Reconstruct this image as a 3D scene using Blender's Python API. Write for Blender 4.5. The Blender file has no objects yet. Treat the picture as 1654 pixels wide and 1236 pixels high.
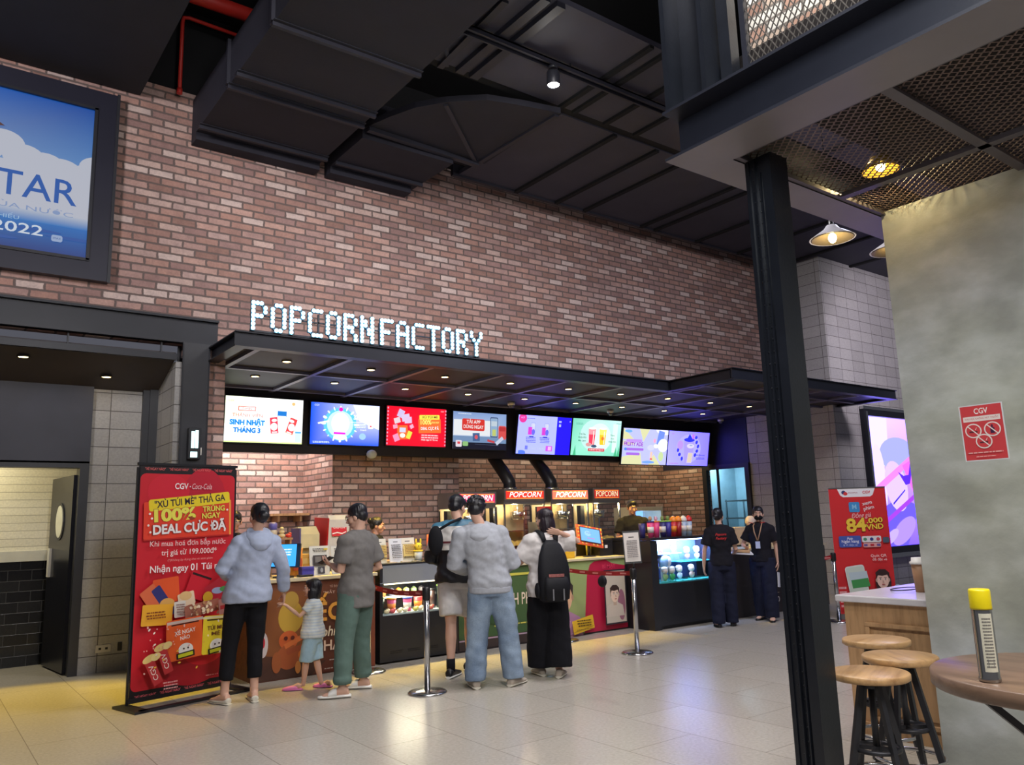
import bpy, bmesh, math, random
from mathutils import Vector, Matrix, Euler
random.seed(7)
SC = bpy.context.scene
COL = SC.collection
PI = math.pi

# ------------------------------------------------------------------ camera
CAM_H, CAM_YAW, CAM_PITCH, CAM_ROLL, CAM_F = 1.48, math.radians(37.15), math.radians(9.85), math.radians(-1.78), 1280.0
def _cam():
    f = Vector((math.sin(CAM_YAW) * math.cos(CAM_PITCH), math.cos(CAM_YAW) * math.cos(CAM_PITCH), math.sin(CAM_PITCH)))
    r = Vector((math.cos(CAM_YAW), -math.sin(CAM_YAW), 0)); u = r.cross(f)
    r2 = r * math.cos(CAM_ROLL) + u * math.sin(CAM_ROLL); u2 = u * math.cos(CAM_ROLL) - r * math.sin(CAM_ROLL)
    cd = bpy.data.cameras.new('camera'); cd.sensor_width = 36; cd.lens = CAM_F * 36 / 1654; cd.clip_start = .05; cd.clip_end = 100
    o = bpy.data.objects.new('camera', cd); COL.objects.link(o)
    m = Matrix((r2, u2, -f)).transposed().to_4x4(); m.translation = (0, 0, CAM_H); o.matrix_world = m
    SC.camera = o
_cam()

# ------------------------------------------------------------------ world, exposure, hall fill
SC.view_settings.view_transform = 'Standard'; SC.view_settings.look = 'None'
SC.view_settings.gamma = 1; SC.view_settings.use_curve_mapping = False
SC.view_settings.exposure = 0.0
wd = bpy.data.worlds.new('hall_ambient'); SC.world = wd; wd.use_nodes = True
wd.node_tree.nodes['Background'].inputs[0].default_value = (.80, .82, 1.0, 1)
wd.node_tree.nodes['Background'].inputs[1].default_value = .11

def light(name, kind, loc, energy, color=(1, 1, 1), size=.3, target=None, spot=None, parent=None, blend=.6, sy=None):
    ld = bpy.data.lights.new(name, kind); ld.energy = energy; ld.color = color
    if kind == 'AREA':
        ld.size = size
        if sy: ld.shape = 'RECTANGLE'; ld.size_y = sy
    else: ld.shadow_soft_size = size
    if kind == 'SPOT': ld.spot_size = math.radians(spot or 80); ld.spot_blend = blend
    o = bpy.data.objects.new(name, ld); COL.objects.link(o); o.location = loc
    if target is not None:
        d = Vector(target) - Vector(loc); o.rotation_euler = d.to_track_quat('-Z', 'Y').to_euler()
    if parent: o.parent = parent
    return o
# unseen lamps added to brighten the hall, and unseen strips at the booth's back
light('hall_fill', 'SPOT', (1.6, 2.4, 6.6), 1500, (1, .94, .95), .6, (2.0, 3.2, 0), 84, blend=.9)
light('hall_fill', 'SPOT', (-3.5, 3.2, 5.6), 1250, (1, .95, .97), .6, (.9, 9.0, 5.6), 62, blend=.9)
light('hall_fill', 'SPOT', (1.6, 1.2, 6.1), 1900, (1, .95, .95), .6, (7.0, 9.0, 4.9), 72, blend=.9)
light('hall_fill', 'AREA', (4.9, 4.6, 5.9), 110, (1, .96, .97), .8, (4.5, 4.4, 0))
light('hall_fill', 'AREA', (1.6, -2.0, 5.2), 190, (1, .95, .93), 1.2, (2.8, 1.8, 0))
light('hall_fill', 'AREA', (9.5, 4.2, 5.9), 75, (.58, .64, 1), 1.0, (9.2, 4.6, 0))
light('hall_fill', 'AREA', (1.4, .6, 4.0), 105, (.98, 1, .99), 1.0, (4.9, 1.9, 3.6))
light('hall_fill', 'AREA', (8.2, 3.2, 5.8), 120, (1, .95, 1), .8, (10.6, 6.2, .8))
light('hall_fill', 'SPOT', (12.4, 3.6, 5.4), 700, (.96, .86, 1), .5, (15.4, 7.9, 4.0), 62)
light('booth_strip', 'AREA', (3.75, 11.2, 3.3), 85, (1, .90, .84), 1.8, (3.75, 12.1, 2.55), sy=.12)
light('booth_strip', 'AREA', (9.6, 11.25, 3.3), 24, (1, .82, .58), 3.0, (9.6, 12.1, 2.6), sy=.12)
light('booth_strip', 'AREA', (12.4, 11.4, 3.3), 20, (1, .80, .45), .8, (13.3, 11.55, 2.6), sy=.12)

# ------------------------------------------------------------------ colour and material helpers
def lin(c):
    return tuple((x / 255 / 12.92 if x / 255 <= .04045 else ((x / 255 + .055) / 1.055) ** 2.4) for x in c[:3])
class NT:
    def __init__(s, name):
        s.m = bpy.data.materials.new(name); s.m.use_nodes = True; s.t = s.m.node_tree
        s.b = s.t.nodes['Principled BSDF']; s.out = s.t.nodes['Material Output']
    def n(s, typ, **kw):
        nd = s.t.nodes.new(typ)
        for k, v in kw.items(): setattr(nd, k, v)
        return nd
    def l(s, a, b): s.t.links.new(a, b)
    def math(s, op, a, b=None, c=None):
        nd = s.n('ShaderNodeMath', operation=op)
        for i, v in enumerate((a, b, c)):
            if v is None: continue
            if isinstance(v, (int, float)): nd.inputs[i].default_value = v
            else: s.l(v, nd.inputs[i])
        return nd.outputs[0]
    def noise(s, scale, detail=3, vec=None, rough=.55):
        nd = s.n('ShaderNodeTexNoise'); nd.inputs['Scale'].default_value = scale; nd.inputs['Detail'].default_value = detail; nd.inputs['Roughness'].default_value = rough
        if vec is not None: s.l(vec, nd.inputs['Vector'])
        return nd.outputs[0]
    def ramp(s, fac, stops, interp='LINEAR'):
        nd = s.n('ShaderNodeValToRGB'); nd.color_ramp.interpolation = interp; e = nd.color_ramp.elements
        while len(e) > 1: e.remove(e[-1])
        e[0].position = stops[0][0]; e[0].color = (*stops[0][1], 1)
        for p, c in stops[1:]:
            x = e.new(p); x.color = (*c, 1)
        s.l(fac, nd.inputs[0]); return nd.outputs[0]
    def mix(s, fac, a, b, typ='MIX'):
        nd = s.n('ShaderNodeMix', data_type='RGBA', blend_type=typ)
        for sock, v in ((nd.inputs[0], fac), (nd.inputs[6], a), (nd.inputs[7], b)):
            if isinstance(v, (int, float)): sock.default_value = v
            elif isinstance(v, tuple): sock.default_value = (*v[:3], 1)
            else: s.l(v, sock)
        return nd.outputs[2]
    def bump(s, h, strength=.3, dist=.01):
        nd = s.n('ShaderNodeBump'); nd.inputs['Strength'].default_value = strength; nd.inputs['Distance'].default_value = dist
        s.l(h, nd.inputs['Height']); s.l(nd.outputs[0], s.b.inputs['Normal'])
_mats = {}
def mat(name, rgb, rough=.6, metal=0., var=.08, scale=8., bump=0., bscale=60., spec=.5, coat=0.):
    """plain procedural material: base colour varied by noise, optional fine bump"""
    if name in _mats: return _mats[name]
    s = NT(name); c = lin(rgb)
    tc = s.n('ShaderNodeTexCoord').outputs['Object']
    f = s.noise(scale, 4, tc)
    s.l(s.ramp(f, [(.25, tuple(x * (1 - var) for x in c)), (.75, tuple(min(1, x * (1 + var)) for x in c))]), s.b.inputs['Base Color'])
    s.b.inputs['Roughness'].default_value = rough; s.b.inputs['Metallic'].default_value = metal
    s.b.inputs['Specular IOR Level'].default_value = spec; s.b.inputs['Coat Weight'].default_value = coat
    if bump: s.bump(s.noise(bscale, 3, tc), bump, .01)
    _mats[name] = s.m; return s.m
def emis(name, rgb, strength=1.):
    if name in _mats: return _mats[name]
    s = NT(name); s.b.inputs['Base Color'].default_value = (*lin(rgb), 1)
    s.b.inputs['Emission Color'].default_value = (*lin(rgb), 1); s.b.inputs['Emission Strength'].default_value = strength
    _mats[name] = s.m; return s.m
def printed(name, emission=0., rough=.45, tint=None):
    """printed or displayed artwork: its colours are stored per face corner"""
    if name in _mats: return _mats[name]
    s = NT(name); a = s.n('ShaderNodeAttribute', attribute_name='Col').outputs['Color']
    s.b.inputs['Roughness'].default_value = rough
    if emission:
        s.b.inputs['Base Color'].default_value = (.02, .02, .02, 1)
        if tint: a = s.mix(1., a, tint, 'MULTIPLY')
        s.l(a, s.b.inputs['Emission Color']); s.b.inputs['Emission Strength'].default_value = emission
    else: s.l(a, s.b.inputs['Base Color'])
    _mats[name] = s.m; return s.m
def glass(name='clear_glass', tint=(.95, .98, 1), refl=.08):
    if name in _mats: return _mats[name]
    s = NT(name); t = s.n('ShaderNodeBsdfTransparent'); t.inputs[0].default_value = (*tint, 1)
    g = s.n('ShaderNodeBsdfGlossy'); g.inputs['Roughness'].default_value = .03
    mx = s.n('ShaderNodeMixShader'); mx.inputs[0].default_value = refl
    s.l(t.outputs[0], mx.inputs[1]); s.l(g.outputs[0], mx.inputs[2]); s.l(mx.outputs[0], s.out.inputs[0])
    _mats[name] = s.m; return s.m
def masonry(name, axis, bw, bh, joint, cols, jcol, offset=.5, rough=.8, bump=.5, wob=.006, u0=0., v0=0., jbump=True, spec=.3, grime=.0, stain=False):
    """bricks or tiles laid in world space on a wall: axis X, Y (wall runs along it) or F (floor); each brick its own tone"""
    if name in _mats: return _mats[name]
    s = NT(name); g = s.n('ShaderNodeNewGeometry').outputs['Position']
    sx = s.n('ShaderNodeSeparateXYZ'); s.l(g, sx.inputs[0])
    if axis == 'F': U, V = sx.outputs[1], sx.outputs[0]
    else: U, V = sx.outputs[0 if axis == 'X' else 1], sx.outputs[2]
    nz = s.noise(16, 3, g); nz2 = s.noise(27, 3, g)
    U = s.math('ADD', s.math('ADD', U, u0), s.math('MULTIPLY', s.math('SUBTRACT', nz, .5), wob * 2))
    V = s.math('ADD', s.math('ADD', V, v0), s.math('MULTIPLY', s.math('SUBTRACT', nz2, .5), wob))
    rv = s.math('DIVIDE', V, bh); row = s.math('FLOOR', rv); fv = s.math('FRACT', rv)
    ru = s.math('ADD', s.math('DIVIDE', U, bw), s.math('MULTIPLY', s.math('MODULO', s.math('ADD', row, 1000), 2), offset))
    colm = s.math('FLOOR', ru); fu = s.math('FRACT', ru)
    cv = s.n('ShaderNodeCombineXYZ'); s.l(colm, cv.inputs[0]); s.l(row, cv.inputs[1])
    wn = s.n('ShaderNodeTexWhiteNoise', noise_dimensions='3D'); s.l(cv.outputs[0], wn.inputs[0])
    n = len(cols)
    base = s.ramp(wn.outputs['Value'], [(i / n, lin(c)) for i, c in enumerate(cols)], 'CONSTANT')
    fine = s.noise(45, 4, g)
    base = s.mix(1.0, base, s.ramp(fine, [(.2, (.82,) * 3), (.8, (1.12,) * 3)]), 'MULTIPLY')
    base = s.mix(1.0, base, s.ramp(s.noise(8, 5, g, .65), [(.3, (.80, .80, .82)), (.55, (1.02,) * 3), (.75, (1.16, 1.14, 1.1))]), 'MULTIPLY') if stain else base
    if grime: base = s.mix(1.0, base, s.ramp(s.noise(.9, 3, g), [(.3, (1 - grime,) * 3), (.7, (1.0,) * 3)]), 'MULTIPLY')
    du = s.math('MULTIPLY', s.math('MINIMUM', fu, s.math('SUBTRACT', 1., fu)), bw)
    dv = s.math('MULTIPLY', s.math('MINIMUM', fv, s.math('SUBTRACT', 1., fv)), bh)
    d = s.math('MINIMUM', du, dv)
    mr = s.n('ShaderNodeMapRange', interpolation_type='SMOOTHSTEP'); s.l(d, mr.inputs[0])
    mr.inputs[1].default_value = joint * .35; mr.inputs[2].default_value = joint * .75
    mask = mr.outputs[0]
    s.l(s.mix(mask, lin(jcol), base), s.b.inputs['Base Color'])
    s.b.inputs['Roughness'].default_value = rough; s.b.inputs['Specular IOR Level'].default_value = spec
    if bump:
        h = s.math('ADD', mask, s.math('MULTIPLY', fine, .35 if jbump else .02)); s.bump(h, bump, .008)
    _mats[name] = s.m; return s.m

# ------------------------------------------------------------------ mesh and object helpers
def tag(o, label=None, cat=None, group=None, kind=None):
    if label: o['label'] = label
    if cat: o['category'] = cat
    if group: o['group'] = group
    if kind: o['kind'] = kind
    return o
def thing(name, label, cat, loc=(0, 0, 0), rz=0., group=None):
    o = bpy.data.objects.new(name, None); COL.objects.link(o); o.empty_display_size = .1
    o.location = loc; o.rotation_euler = (0, 0, rz)
    return tag(o, label, cat, group)
class MB:
    def __init__(s): s.bm = bmesh.new()
    def _f(s, vs, m=0, sm=False):
        try:
            f = s.bm.faces.new(vs); f.material_index = m; f.smooth = sm; return f
        except ValueError: return None
    def box(s, x0, x1, y0, y1, z0, z1, m=0, rz=0., c=None):
        P = [Vector((x, y, z)) for z in (z0, z1) for y in (y0, y1) for x in (x0, x1)]
        if rz:
            c = Vector(c or ((x0 + x1) / 2, (y0 + y1) / 2, 0)); R = Matrix.Rotation(rz, 3, 'Z')
            P = [c + R @ (p - c) for p in P]
        v = [s.bm.verts.new(p) for p in P]
        for q in ((0, 2, 3, 1), (4, 5, 7, 6), (0, 1, 5, 4), (2, 6, 7, 3), (0, 4, 6, 2), (1, 3, 7, 5)): s._f([v[i] for i in q], m)
        return s
    def hexa(s, P, m=0):
        v = [s.bm.verts.new(p) for p in P]
        for q in ((0, 2, 3, 1), (4, 5, 7, 6), (0, 1, 5, 4), (2, 6, 7, 3), (0, 4, 6, 2), (1, 3, 7, 5)): s._f([v[i] for i in q], m)
        return s
    def bar(s, a, b, w, h, m=0, up=(0, 0, 1)):
        a, b = Vector(a), Vector(b); d = (b - a).normalized(); u = Vector(up)
        if abs(d.dot(u)) > .98: u = Vector((0, 1, 0))
        x = d.cross(u).normalized() * w / 2; y = x.cross(d).normalized() * h / 2
        return s.hexa([a - x - y, a + x - y, b - x - y, b + x - y, a - x + y, a + x + y, b - x + y, b + x + y], m)
    def prism(s, poly, z0, z1, m=0):
        lo = [s.bm.verts.new((p[0], p[1], z0)) for p in poly]; hi = [s.bm.verts.new((p[0], p[1], z1)) for p in poly]
        n = len(poly); s._f(lo[::-1], m); s._f(hi, m)
        for i in range(n): s._f([lo[i], lo[(i + 1) % n], hi[(i + 1) % n], hi[i]], m)
        return s
    def extr(s, poly, vec, m=0, sm=False):
        vec = Vector(vec); lo = [s.bm.verts.new(p) for p in poly]; hi = [s.bm.verts.new(Vector(p) + vec) for p in poly]
        n = len(poly); s._f(lo[::-1], m); s._f(hi, m)
        for i in range(n): s._f([lo[i], lo[(i + 1) % n], hi[(i + 1) % n], hi[i]], m, sm)
        return s
    def loft(s, rings, m=0, sm=True, caps=True):
        R = [[s.bm.verts.new(p) for p in r] for r in rings]; n = len(R[0])
        for a, b in zip(R, R[1:]):
            for i in range(n): s._f([a[i], a[(i + 1) % n], b[(i + 1) % n], b[i]], m, sm)
        if caps: s._f(R[0][::-1], m); s._f(R[-1], m)
        return s
    def lathe(s, prof, c=(0, 0, 0), n=24, m=0, sm=True):
        rings = [[(c[0] + max(r, 1e-4) * math.cos(2 * PI * i / n), c[1] + max(r, 1e-4) * math.sin(2 * PI * i / n), c[2] + z) for i in range(n)] for r, z in prof]
        return s.loft(rings, m, sm)
    def tube(s, pts, rad, n=12, m=0, round_ends=False, flat=1., side=None):
        pts = [Vector(p) for p in pts]; k = len(pts)
        rad = list(rad) if isinstance(rad, (list, tuple)) else [rad] * k
        flat = list(flat) if isinstance(flat, (list, tuple)) else [flat] * k
        if round_ends:
            a = (pts[0] - pts[1]).normalized(); b = (pts[-1] - pts[-2]).normalized()
            r0, r1 = rad[0], rad[-1]
            pts = [pts[0] + a * r0 * .96, pts[0] + a * r0 * .7] + pts + [pts[-1] + b * r1 * .7, pts[-1] + b * r1 * .96]
            rad = [r0 * .3, r0 * .72] + rad + [r1 * .72, r1 * .3]; flat = [flat[0]] * 2 + flat + [flat[-1]] * 2
        k = len(pts); rings = []; X = None
        for i in range(k):
            t = (pts[min(i + 1, k - 1)] - pts[max(i - 1, 0)]).normalized()
            if X is None:
                X = Vector(side) if side else (Vector((1, 0, 0)) if abs(t.x) < .9 else Vector((0, 1, 0)))
            X = (X - t * X.dot(t)).normalized(); Y = t.cross(X)
            rings.append([pts[i] + X * rad[i] * math.cos(2 * PI * j / n) + Y * rad[i] * flat[i] * math.sin(2 * PI * j / n) for j in range(n)])
        return s.loft(rings, m, True)
    def cyl(s, a, b, r, n=16, m=0): return s.tube([a, b], [r, r], n, m)
    def ball(s, c, r, n=12, m=0, R=None):
        r = (r, r, r) if isinstance(r, (int, float)) else r; c = Vector(c); rings = []
        for k in range(1, n):
            th = PI * k / n
            ring = []
            for i in range(n + 4):
                a = 2 * PI * i / (n + 4); p = Vector((r[0] * math.sin(th) * math.cos(a), r[1] * math.sin(th) * math.sin(a), -r[2] * math.cos(th)))
                if R is not None: p = R @ p
                ring.append(c + p)
            rings.append(ring)
        return s.loft(rings, m, True)
    def torus(s, c, R, r, n=28, k=8, m=0):
        vs = []
        for i in range(n):
            a = 2 * PI * i / n
            vs.append([s.bm.verts.new((c[0] + (R + r * math.cos(2 * PI * j / k)) * math.cos(a), c[1] + (R + r * math.cos(2 * PI * j / k)) * math.sin(a), c[2] + r * math.sin(2 * PI * j / k))) for j in range(k)])
        for i in range(n):
            for j in range(k): s._f([vs[i][j], vs[(i + 1) % n][j], vs[(i + 1) % n][(j + 1) % k], vs[i][(j + 1) % k]], m, True)
        return s
    def build(s, name, mats, parent=None, world=False, loc=None, rz=None, bevel=0., label=None):
        bmesh.ops.recalc_face_normals(s.bm, faces=s.bm.faces)
        if world and parent is not None:
            M = parent.matrix_basis.inverted()
            p = parent.parent
            s.bm.transform(M)
        me = bpy.data.meshes.new(name); s.bm.to_mesh(me); s.bm.free()
        for m in (mats if isinstance(mats, (list, tuple)) else [mats]): me.materials.append(m)
        o = bpy.data.objects.new(name, me); COL.objects.link(o)
        if parent is not None: o.parent = parent
        if loc is not None: o.location = loc
        if rz is not None: o.rotation_euler = (0, 0, rz)
        if bevel:
            b = o.modifiers.new('bevel', 'BEVEL'); b.width = bevel; b.segments = 2; b.limit_method = 'ANGLE'
        if label: o['label'] = label
        return o
def struct(name, mb, m, bevel=0.): return tag(mb.build(name, m, bevel=bevel), kind='structure')
def copy_tree(o, parent=None):
    c = o.copy(); COL.objects.link(c)
    if parent is not None: c.parent = parent
    for ch in list(o.children): copy_tree(ch, c)
    return c

# ------------------------------------------------------------------ artwork: flat prints and screens made of coloured polygons
_fonts = {}
def text_polys(txt, size, bold=0., shear=0., extrude=0.):
    cu = bpy.data.curves.new('t', 'FONT'); cu.body = txt; cu.size = size; cu.align_x = 'CENTER'; cu.align_y = 'CENTER'
    cu.offset = bold * size; cu.shear = shear; cu.resolution_u = 3; cu.extrude = extrude
    ob = bpy.data.objects.new('t', cu); COL.objects.link(ob)
    dg = bpy.context.evaluated_depsgraph_get()
    me = bpy.data.meshes.new_from_object(ob.evaluated_get(dg))
    vs = [v.co.copy() for v in me.vertices]; fs = [tuple(p.vertices) for p in me.polygons]
    bpy.data.objects.remove(ob); bpy.data.curves.remove(cu); bpy.data.meshes.remove(me)
    return vs, fs
class Art:
    """canvas in metres, u right, v up, origin at its centre; each call lies a hair above the one before"""
    def __init__(s, step=.0006, clip=None):
        s.clip = clip; s.bm = bmesh.new(); s.cl = s.bm.loops.layers.float_color.new('Col'); s.k = 0; s.step = step
    def _lay(s): s.k += 1; return -s.step * s.k
    def poly(s, pts, col, cols=None):
        if s.clip and not cols:
            w, h = s.clip[0] / 2, s.clip[1] / 2
            for ax, lim, sg in ((0, -w, 1), (0, w, -1), (1, -h, 1), (1, h, -1)):
                out = []
                for i, p in enumerate(pts):
                    q = pts[i - 1]; dp, dq = (p[ax] - lim) * sg, (q[ax] - lim) * sg
                    if (dp >= 0) != (dq >= 0): t = dq / (dq - dp); out.append((q[0] + (p[0] - q[0]) * t, q[1] + (p[1] - q[1]) * t))
                    if dp >= 0: out.append(p)
                pts = out
                if len(pts) < 3: return s
        y = s._lay(); vs = [s.bm.verts.new((p[0], y, p[1])) for p in pts]
        try: f = s.bm.faces.new(vs)
        except ValueError: return s
        if f.normal.y > 0 or (f.normal_update() or f.normal.y > 0): f.normal_flip()
        for lp in f.loops:
            c = cols[vs.index(lp.vert)] if cols else col
            lp[s.cl] = (*lin(c), 1)
        return s
    def rect(s, u, v, w, h, col, rot=0., top=None):
        P = [(-w / 2, -h / 2), (w / 2, -h / 2), (w / 2, h / 2), (-w / 2, h / 2)]; c, n = math.cos(rot), math.sin(rot)
        return s.poly([(u + a * c - b * n, v + a * n + b * c) for a, b in P], col, [col, col, top, top] if top else None)
    def rrect(s, u, v, w, h, r, col, rot=0.):
        P = []
        for cx, cy, a0 in ((w / 2 - r, h / 2 - r, 0), (-w / 2 + r, h / 2 - r, 90), (-w / 2 + r, -h / 2 + r, 180), (w / 2 - r, -h / 2 + r, 270)):
            for k in range(5): a = math.radians(a0 + k * 22.5); P.append((cx + r * math.cos(a), cy + r * math.sin(a)))
        c, n = math.cos(rot), math.sin(rot)
        return s.poly([(u + a * c - b * n, v + a * n + b * c) for a, b in P], col)
    def ell(s, u, v, a, b, col, rot=0., n=22):
        c, sn = math.cos(rot), math.sin(rot); P = [(a * math.cos(2 * PI * i / n), b * math.sin(2 * PI * i / n)) for i in range(n)]
        return s.poly([(u + x * c - y * sn, v + x * sn + y * c) for x, y in P], col)
    def line(s, u0, v0, u1, v1, w, col):
        return s.rect((u0 + u1) / 2, (v0 + v1) / 2, math.hypot(u1 - u0, v1 - v0), w, col, math.atan2(v1 - v0, u1 - u0))
    def text(s, txt, u, v, size, col, rot=0., bold=0., width=None, shear=0., xs=1., outline=None, ow=.02):
        if outline: s.text(txt, u, v, size, outline, rot, bold + ow, None if width is None else width * (1 + ow), shear, xs)
        vs, fs = text_polys(txt, size, bold, shear)
        if not vs: return s
        if width:
            w = max(p.x for p in vs) - min(p.x for p in vs); xs = width / w
        y = s._lay(); c, n = math.cos(rot), math.sin(rot)
        V = [s.bm.verts.new((u + p.x * xs * c - p.y * n, y, v + p.x * xs * n + p.y * c)) for p in vs]
        for f in fs:
            try: q = s.bm.faces.new([V[i] for i in f])
            except ValueError: continue
            q.normal_update()
            if q.normal.y > 0: q.normal_flip()
            for lp in q.loops: lp[s.cl] = (*lin(col), 1)
        return s
    def scribble(s, u, v, w, h, col, n=2, seed=1):
        """lines of print too small to be read: rows of short strokes"""
        r = random.Random(seed)
        for i in range(n):
            vv = v + h / 2 - (i + .5) * h / n; x = u - w / 2 + r.random() * w * .08
            while x < u + w / 2 - .01 * w:
                L = (.06 + .12 * r.random()) * w; L = min(L, u + w / 2 - x); s.rect(x + L / 2, vv, L, h / n * .5, col); x += L + .025 * w
        return s
    def build(s, name, m, parent=None, loc=(0, 0, 0), rot=(0, 0, 0), label=None):
        me = bpy.data.meshes.new(name); s.bm.to_mesh(me); s.bm.free(); me.materials.append(m)
        o = bpy.data.objects.new(name, me); COL.objects.link(o); o.parent = parent; o.location = loc; o.rotation_euler = rot
        if label: o['label'] = label
        return o
M_PRINT = printed('printed_ink', 0, .5)
# ================================================================== materials of the setting
BR = [(176, 138, 126), (162, 126, 116), (188, 152, 140), (172, 140, 132), (150, 116, 106), (196, 168, 158), (178, 144, 134), (160, 128, 122), (204, 182, 174), (170, 132, 120), (154, 122, 116), (184, 156, 148)]
M_BRX = masonry('brick_along_x', 'X', .262, .087, .020, BR, (104, 90, 86), grime=.14, wob=.013, stain=True)
M_BRY = masonry('brick_along_y', 'Y', .262, .087, .020, BR, (104, 90, 86), grime=.14, wob=.013, stain=True)
TL = [(172, 170, 168), (167, 165, 162), (177, 175, 172), (169, 167, 165)]
M_TLX = masonry('grey_wall_tile_x', 'X', .40, .205, .008, TL, (92, 88, 86), offset=0, wob=0, bump=.2, rough=.45, u0=.265, v0=.03)
M_TLY = masonry('grey_wall_tile_y', 'Y', .40, .205, .008, TL, (92, 88, 86), offset=0, wob=0, bump=.2, rough=.45, v0=.03)
FLT = [(178, 171, 160), (175, 168, 157), (180, 173, 162), (177, 170, 159)]
M_FLOOR = masonry('porcelain_floor_tile', 'F', 1.2, .6, .005, FLT, (134, 126, 116), offset=.5, wob=0, bump=.06, rough=.25, spec=.5, u0=.3, jbump=False, v0=.4)
M_WHT = masonry('white_room_tile', 'X', 1.6, .09, .006, [(226, 220, 200), (222, 216, 196)], (170, 164, 148), offset=0, wob=0, bump=.2, rough=.3)
M_BLKT = masonry('black_room_tile', 'X', .24, .12, .006, [(34, 34, 36), (28, 28, 31), (40, 40, 42)], (74, 74, 76), wob=0, bump=.2, rough=.16)
M_BLK = mat('black_steel', (38, 39, 46), .42, .0, .12, 6, .04)
M_BLKG = mat('black_gloss_steel', (30, 31, 40), .28, .3, .1, 6)
M_DUCT = mat('black_duct_wrap', (30, 29, 41), .75, 0, .15, 3, .1, 30)
M_PANEL = mat('dark_ceiling_panel', (60, 59, 72), .7, 0, .12, 2)
M_DUCTE = mat('black_duct_angle', (42, 42, 52), .5, .2, .1, 8)
M_CEIL = mat('black_painted_ceiling', (9, 9, 13), .9)
M_CEIL2 = mat('dark_ceiling_board', (52, 50, 58), .7, 0, .1, 2)
M_SOFF = mat('dark_canopy_panel', (24, 21, 28), .55, 0, .12, 4)
M_BEAM = mat('steel_beam_paint', (27, 29, 38), .38, .15, .1, 5, .03)
M_BEAMU = mat('lit_beam_underside', (132, 126, 130), .45, .2, .08, 3)  # beam undersides painted lighter than the webs, as if lit from below
M_COLM = mat('column_paint', (25, 28, 35), .3, .3, .18, 7, .05)
M_DARKP = mat('dark_door_panel', (58, 59, 70), .5, .1, .12, 3)
M_DARKW = mat('dark_blue_wall', (34, 36, 58), .5, 0, .1, 3)
M_CHROME = mat('brushed_steel', (190, 190, 192), .22, 1., .05, 30)
M_CONC = (lambda s: s)(None)
def concrete():
    s = NT('patchy_concrete'); g = s.n('ShaderNodeNewGeometry').outputs['Position']
    mp = s.n('ShaderNodeMapping'); mp.inputs['Scale'].default_value = (1, 1, 1.7); s.l(g, mp.inputs[0]); g2 = mp.outputs[0]
    a = s.ramp(s.noise(1.5, 6, g2, .6), [(.3, lin((160, 163, 158))), (.5, lin((173, 176, 171))), (.7, lin((188, 191, 189)))])
    b = s.ramp(s.noise(3.2, 5, g2, .5), [(.38, (.80,) * 3), (.54, (.98,) * 3), (.70, (1.16, 1.17, 1.2))])
    c = s.ramp(s.noise(.8, 2, g2), [(.35, (1., .99, .90)), (.65, (1, 1, 1.06))])
    s.l(s.mix(1., s.mix(1., a, b, 'MULTIPLY'), c, 'MULTIPLY'), s.b.inputs['Base Color']); s.b.inputs['Roughness'].default_value = .75
    s.bump(s.noise(30, 5, g), .15, .01); return s.m
M_CONC = concrete()
def wood(name, c1, c2, axis='Z', scale=2.2, rough=.45):
    s = NT(name); tc = s.n('ShaderNodeTexCoord').outputs['Object']; mp = s.n('ShaderNodeMapping')
    k = {'X': (.12, 1, 1), 'Y': (1, .12, 1), 'Z': (1, 1, .12)}[axis]; mp.inputs['Scale'].default_value = tuple(x * 9 for x in k); s.l(tc, mp.inputs[0])
    f = s.noise(scale, 6, mp.outputs[0], .65)
    s.l(s.ramp(f, [(.3, lin(c2)), (.5, lin(c1)), (.72, lin(tuple(min(255, x * 1.08) for x in c1)))]), s.b.inputs['Base Color']); s.b.inputs['Roughness'].default_value = rough
    s.bump(f, .06, .01); return s.m
M_OAK = wood('oak_panel', (176, 138, 98), (140, 104, 70))
M_OAKT = wood('oak_seat', (184, 146, 100), (150, 112, 72), 'X', rough=.4)
M_TABLE = wood('walnut_table_top', (122, 98, 80), (92, 72, 58), 'Y', rough=.35)

# ================================================================== the room
def wallbox(name, x0, x1, y0, y1, z0, z1, mx, my):
    mb = MB().box(x0, x1, y0, y1, z0, z1)
    mb.bm.normal_update()
    for f in mb.bm.faces:
        if abs(f.normal.x) > .5: f.material_index = 1
    return tag(mb.build(name, [mx, my]), kind='structure')
struct('floor', MB().box(-7, 20, -6, 16, -.1, 0), M_FLOOR)
wallbox('wall_back', 2.3, 13.3, 9.0, 9.2, 3.38, 6.475, M_BRX, M_BRY)
wallbox('wall_back_left', -4, 2.3, 9.0, 9.2, 3.52, 6.5, M_BRX, M_BRY)
wallbox('wall_booth_left', 2.56, 2.74, 9.0, 12.1, 0, 3.38, M_BRX, M_BRY)
wallbox('wall_booth_back', 2.56, 13.3, 12.1, 12.25, 0, 3.42, M_BRX, M_BRY)
wallbox('wall_booth_pier', 4.955, 7.178, 11.0, 12.1, 0, 3.4, M_BRX, M_BRY)
wallbox('wall_booth_right', 13.3, 13.5, 10.97, 12.1, 0, 2.45, M_BRX, M_BRY)
struct('wall_booth_right_dark', MB().box(13.3, 13.5, 9.82, 12.1, 2.45, 3.4), M_DARKW)
wallbox('wall_right', 13.3, 13.5, 8.1, 9.80, 0, 6.2, M_TLX, M_TLY)
wallbox('wall_right_front', 13.3, 21, 7.9, 8.1, 0, 6.2, M_TLX, M_TLY)
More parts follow.
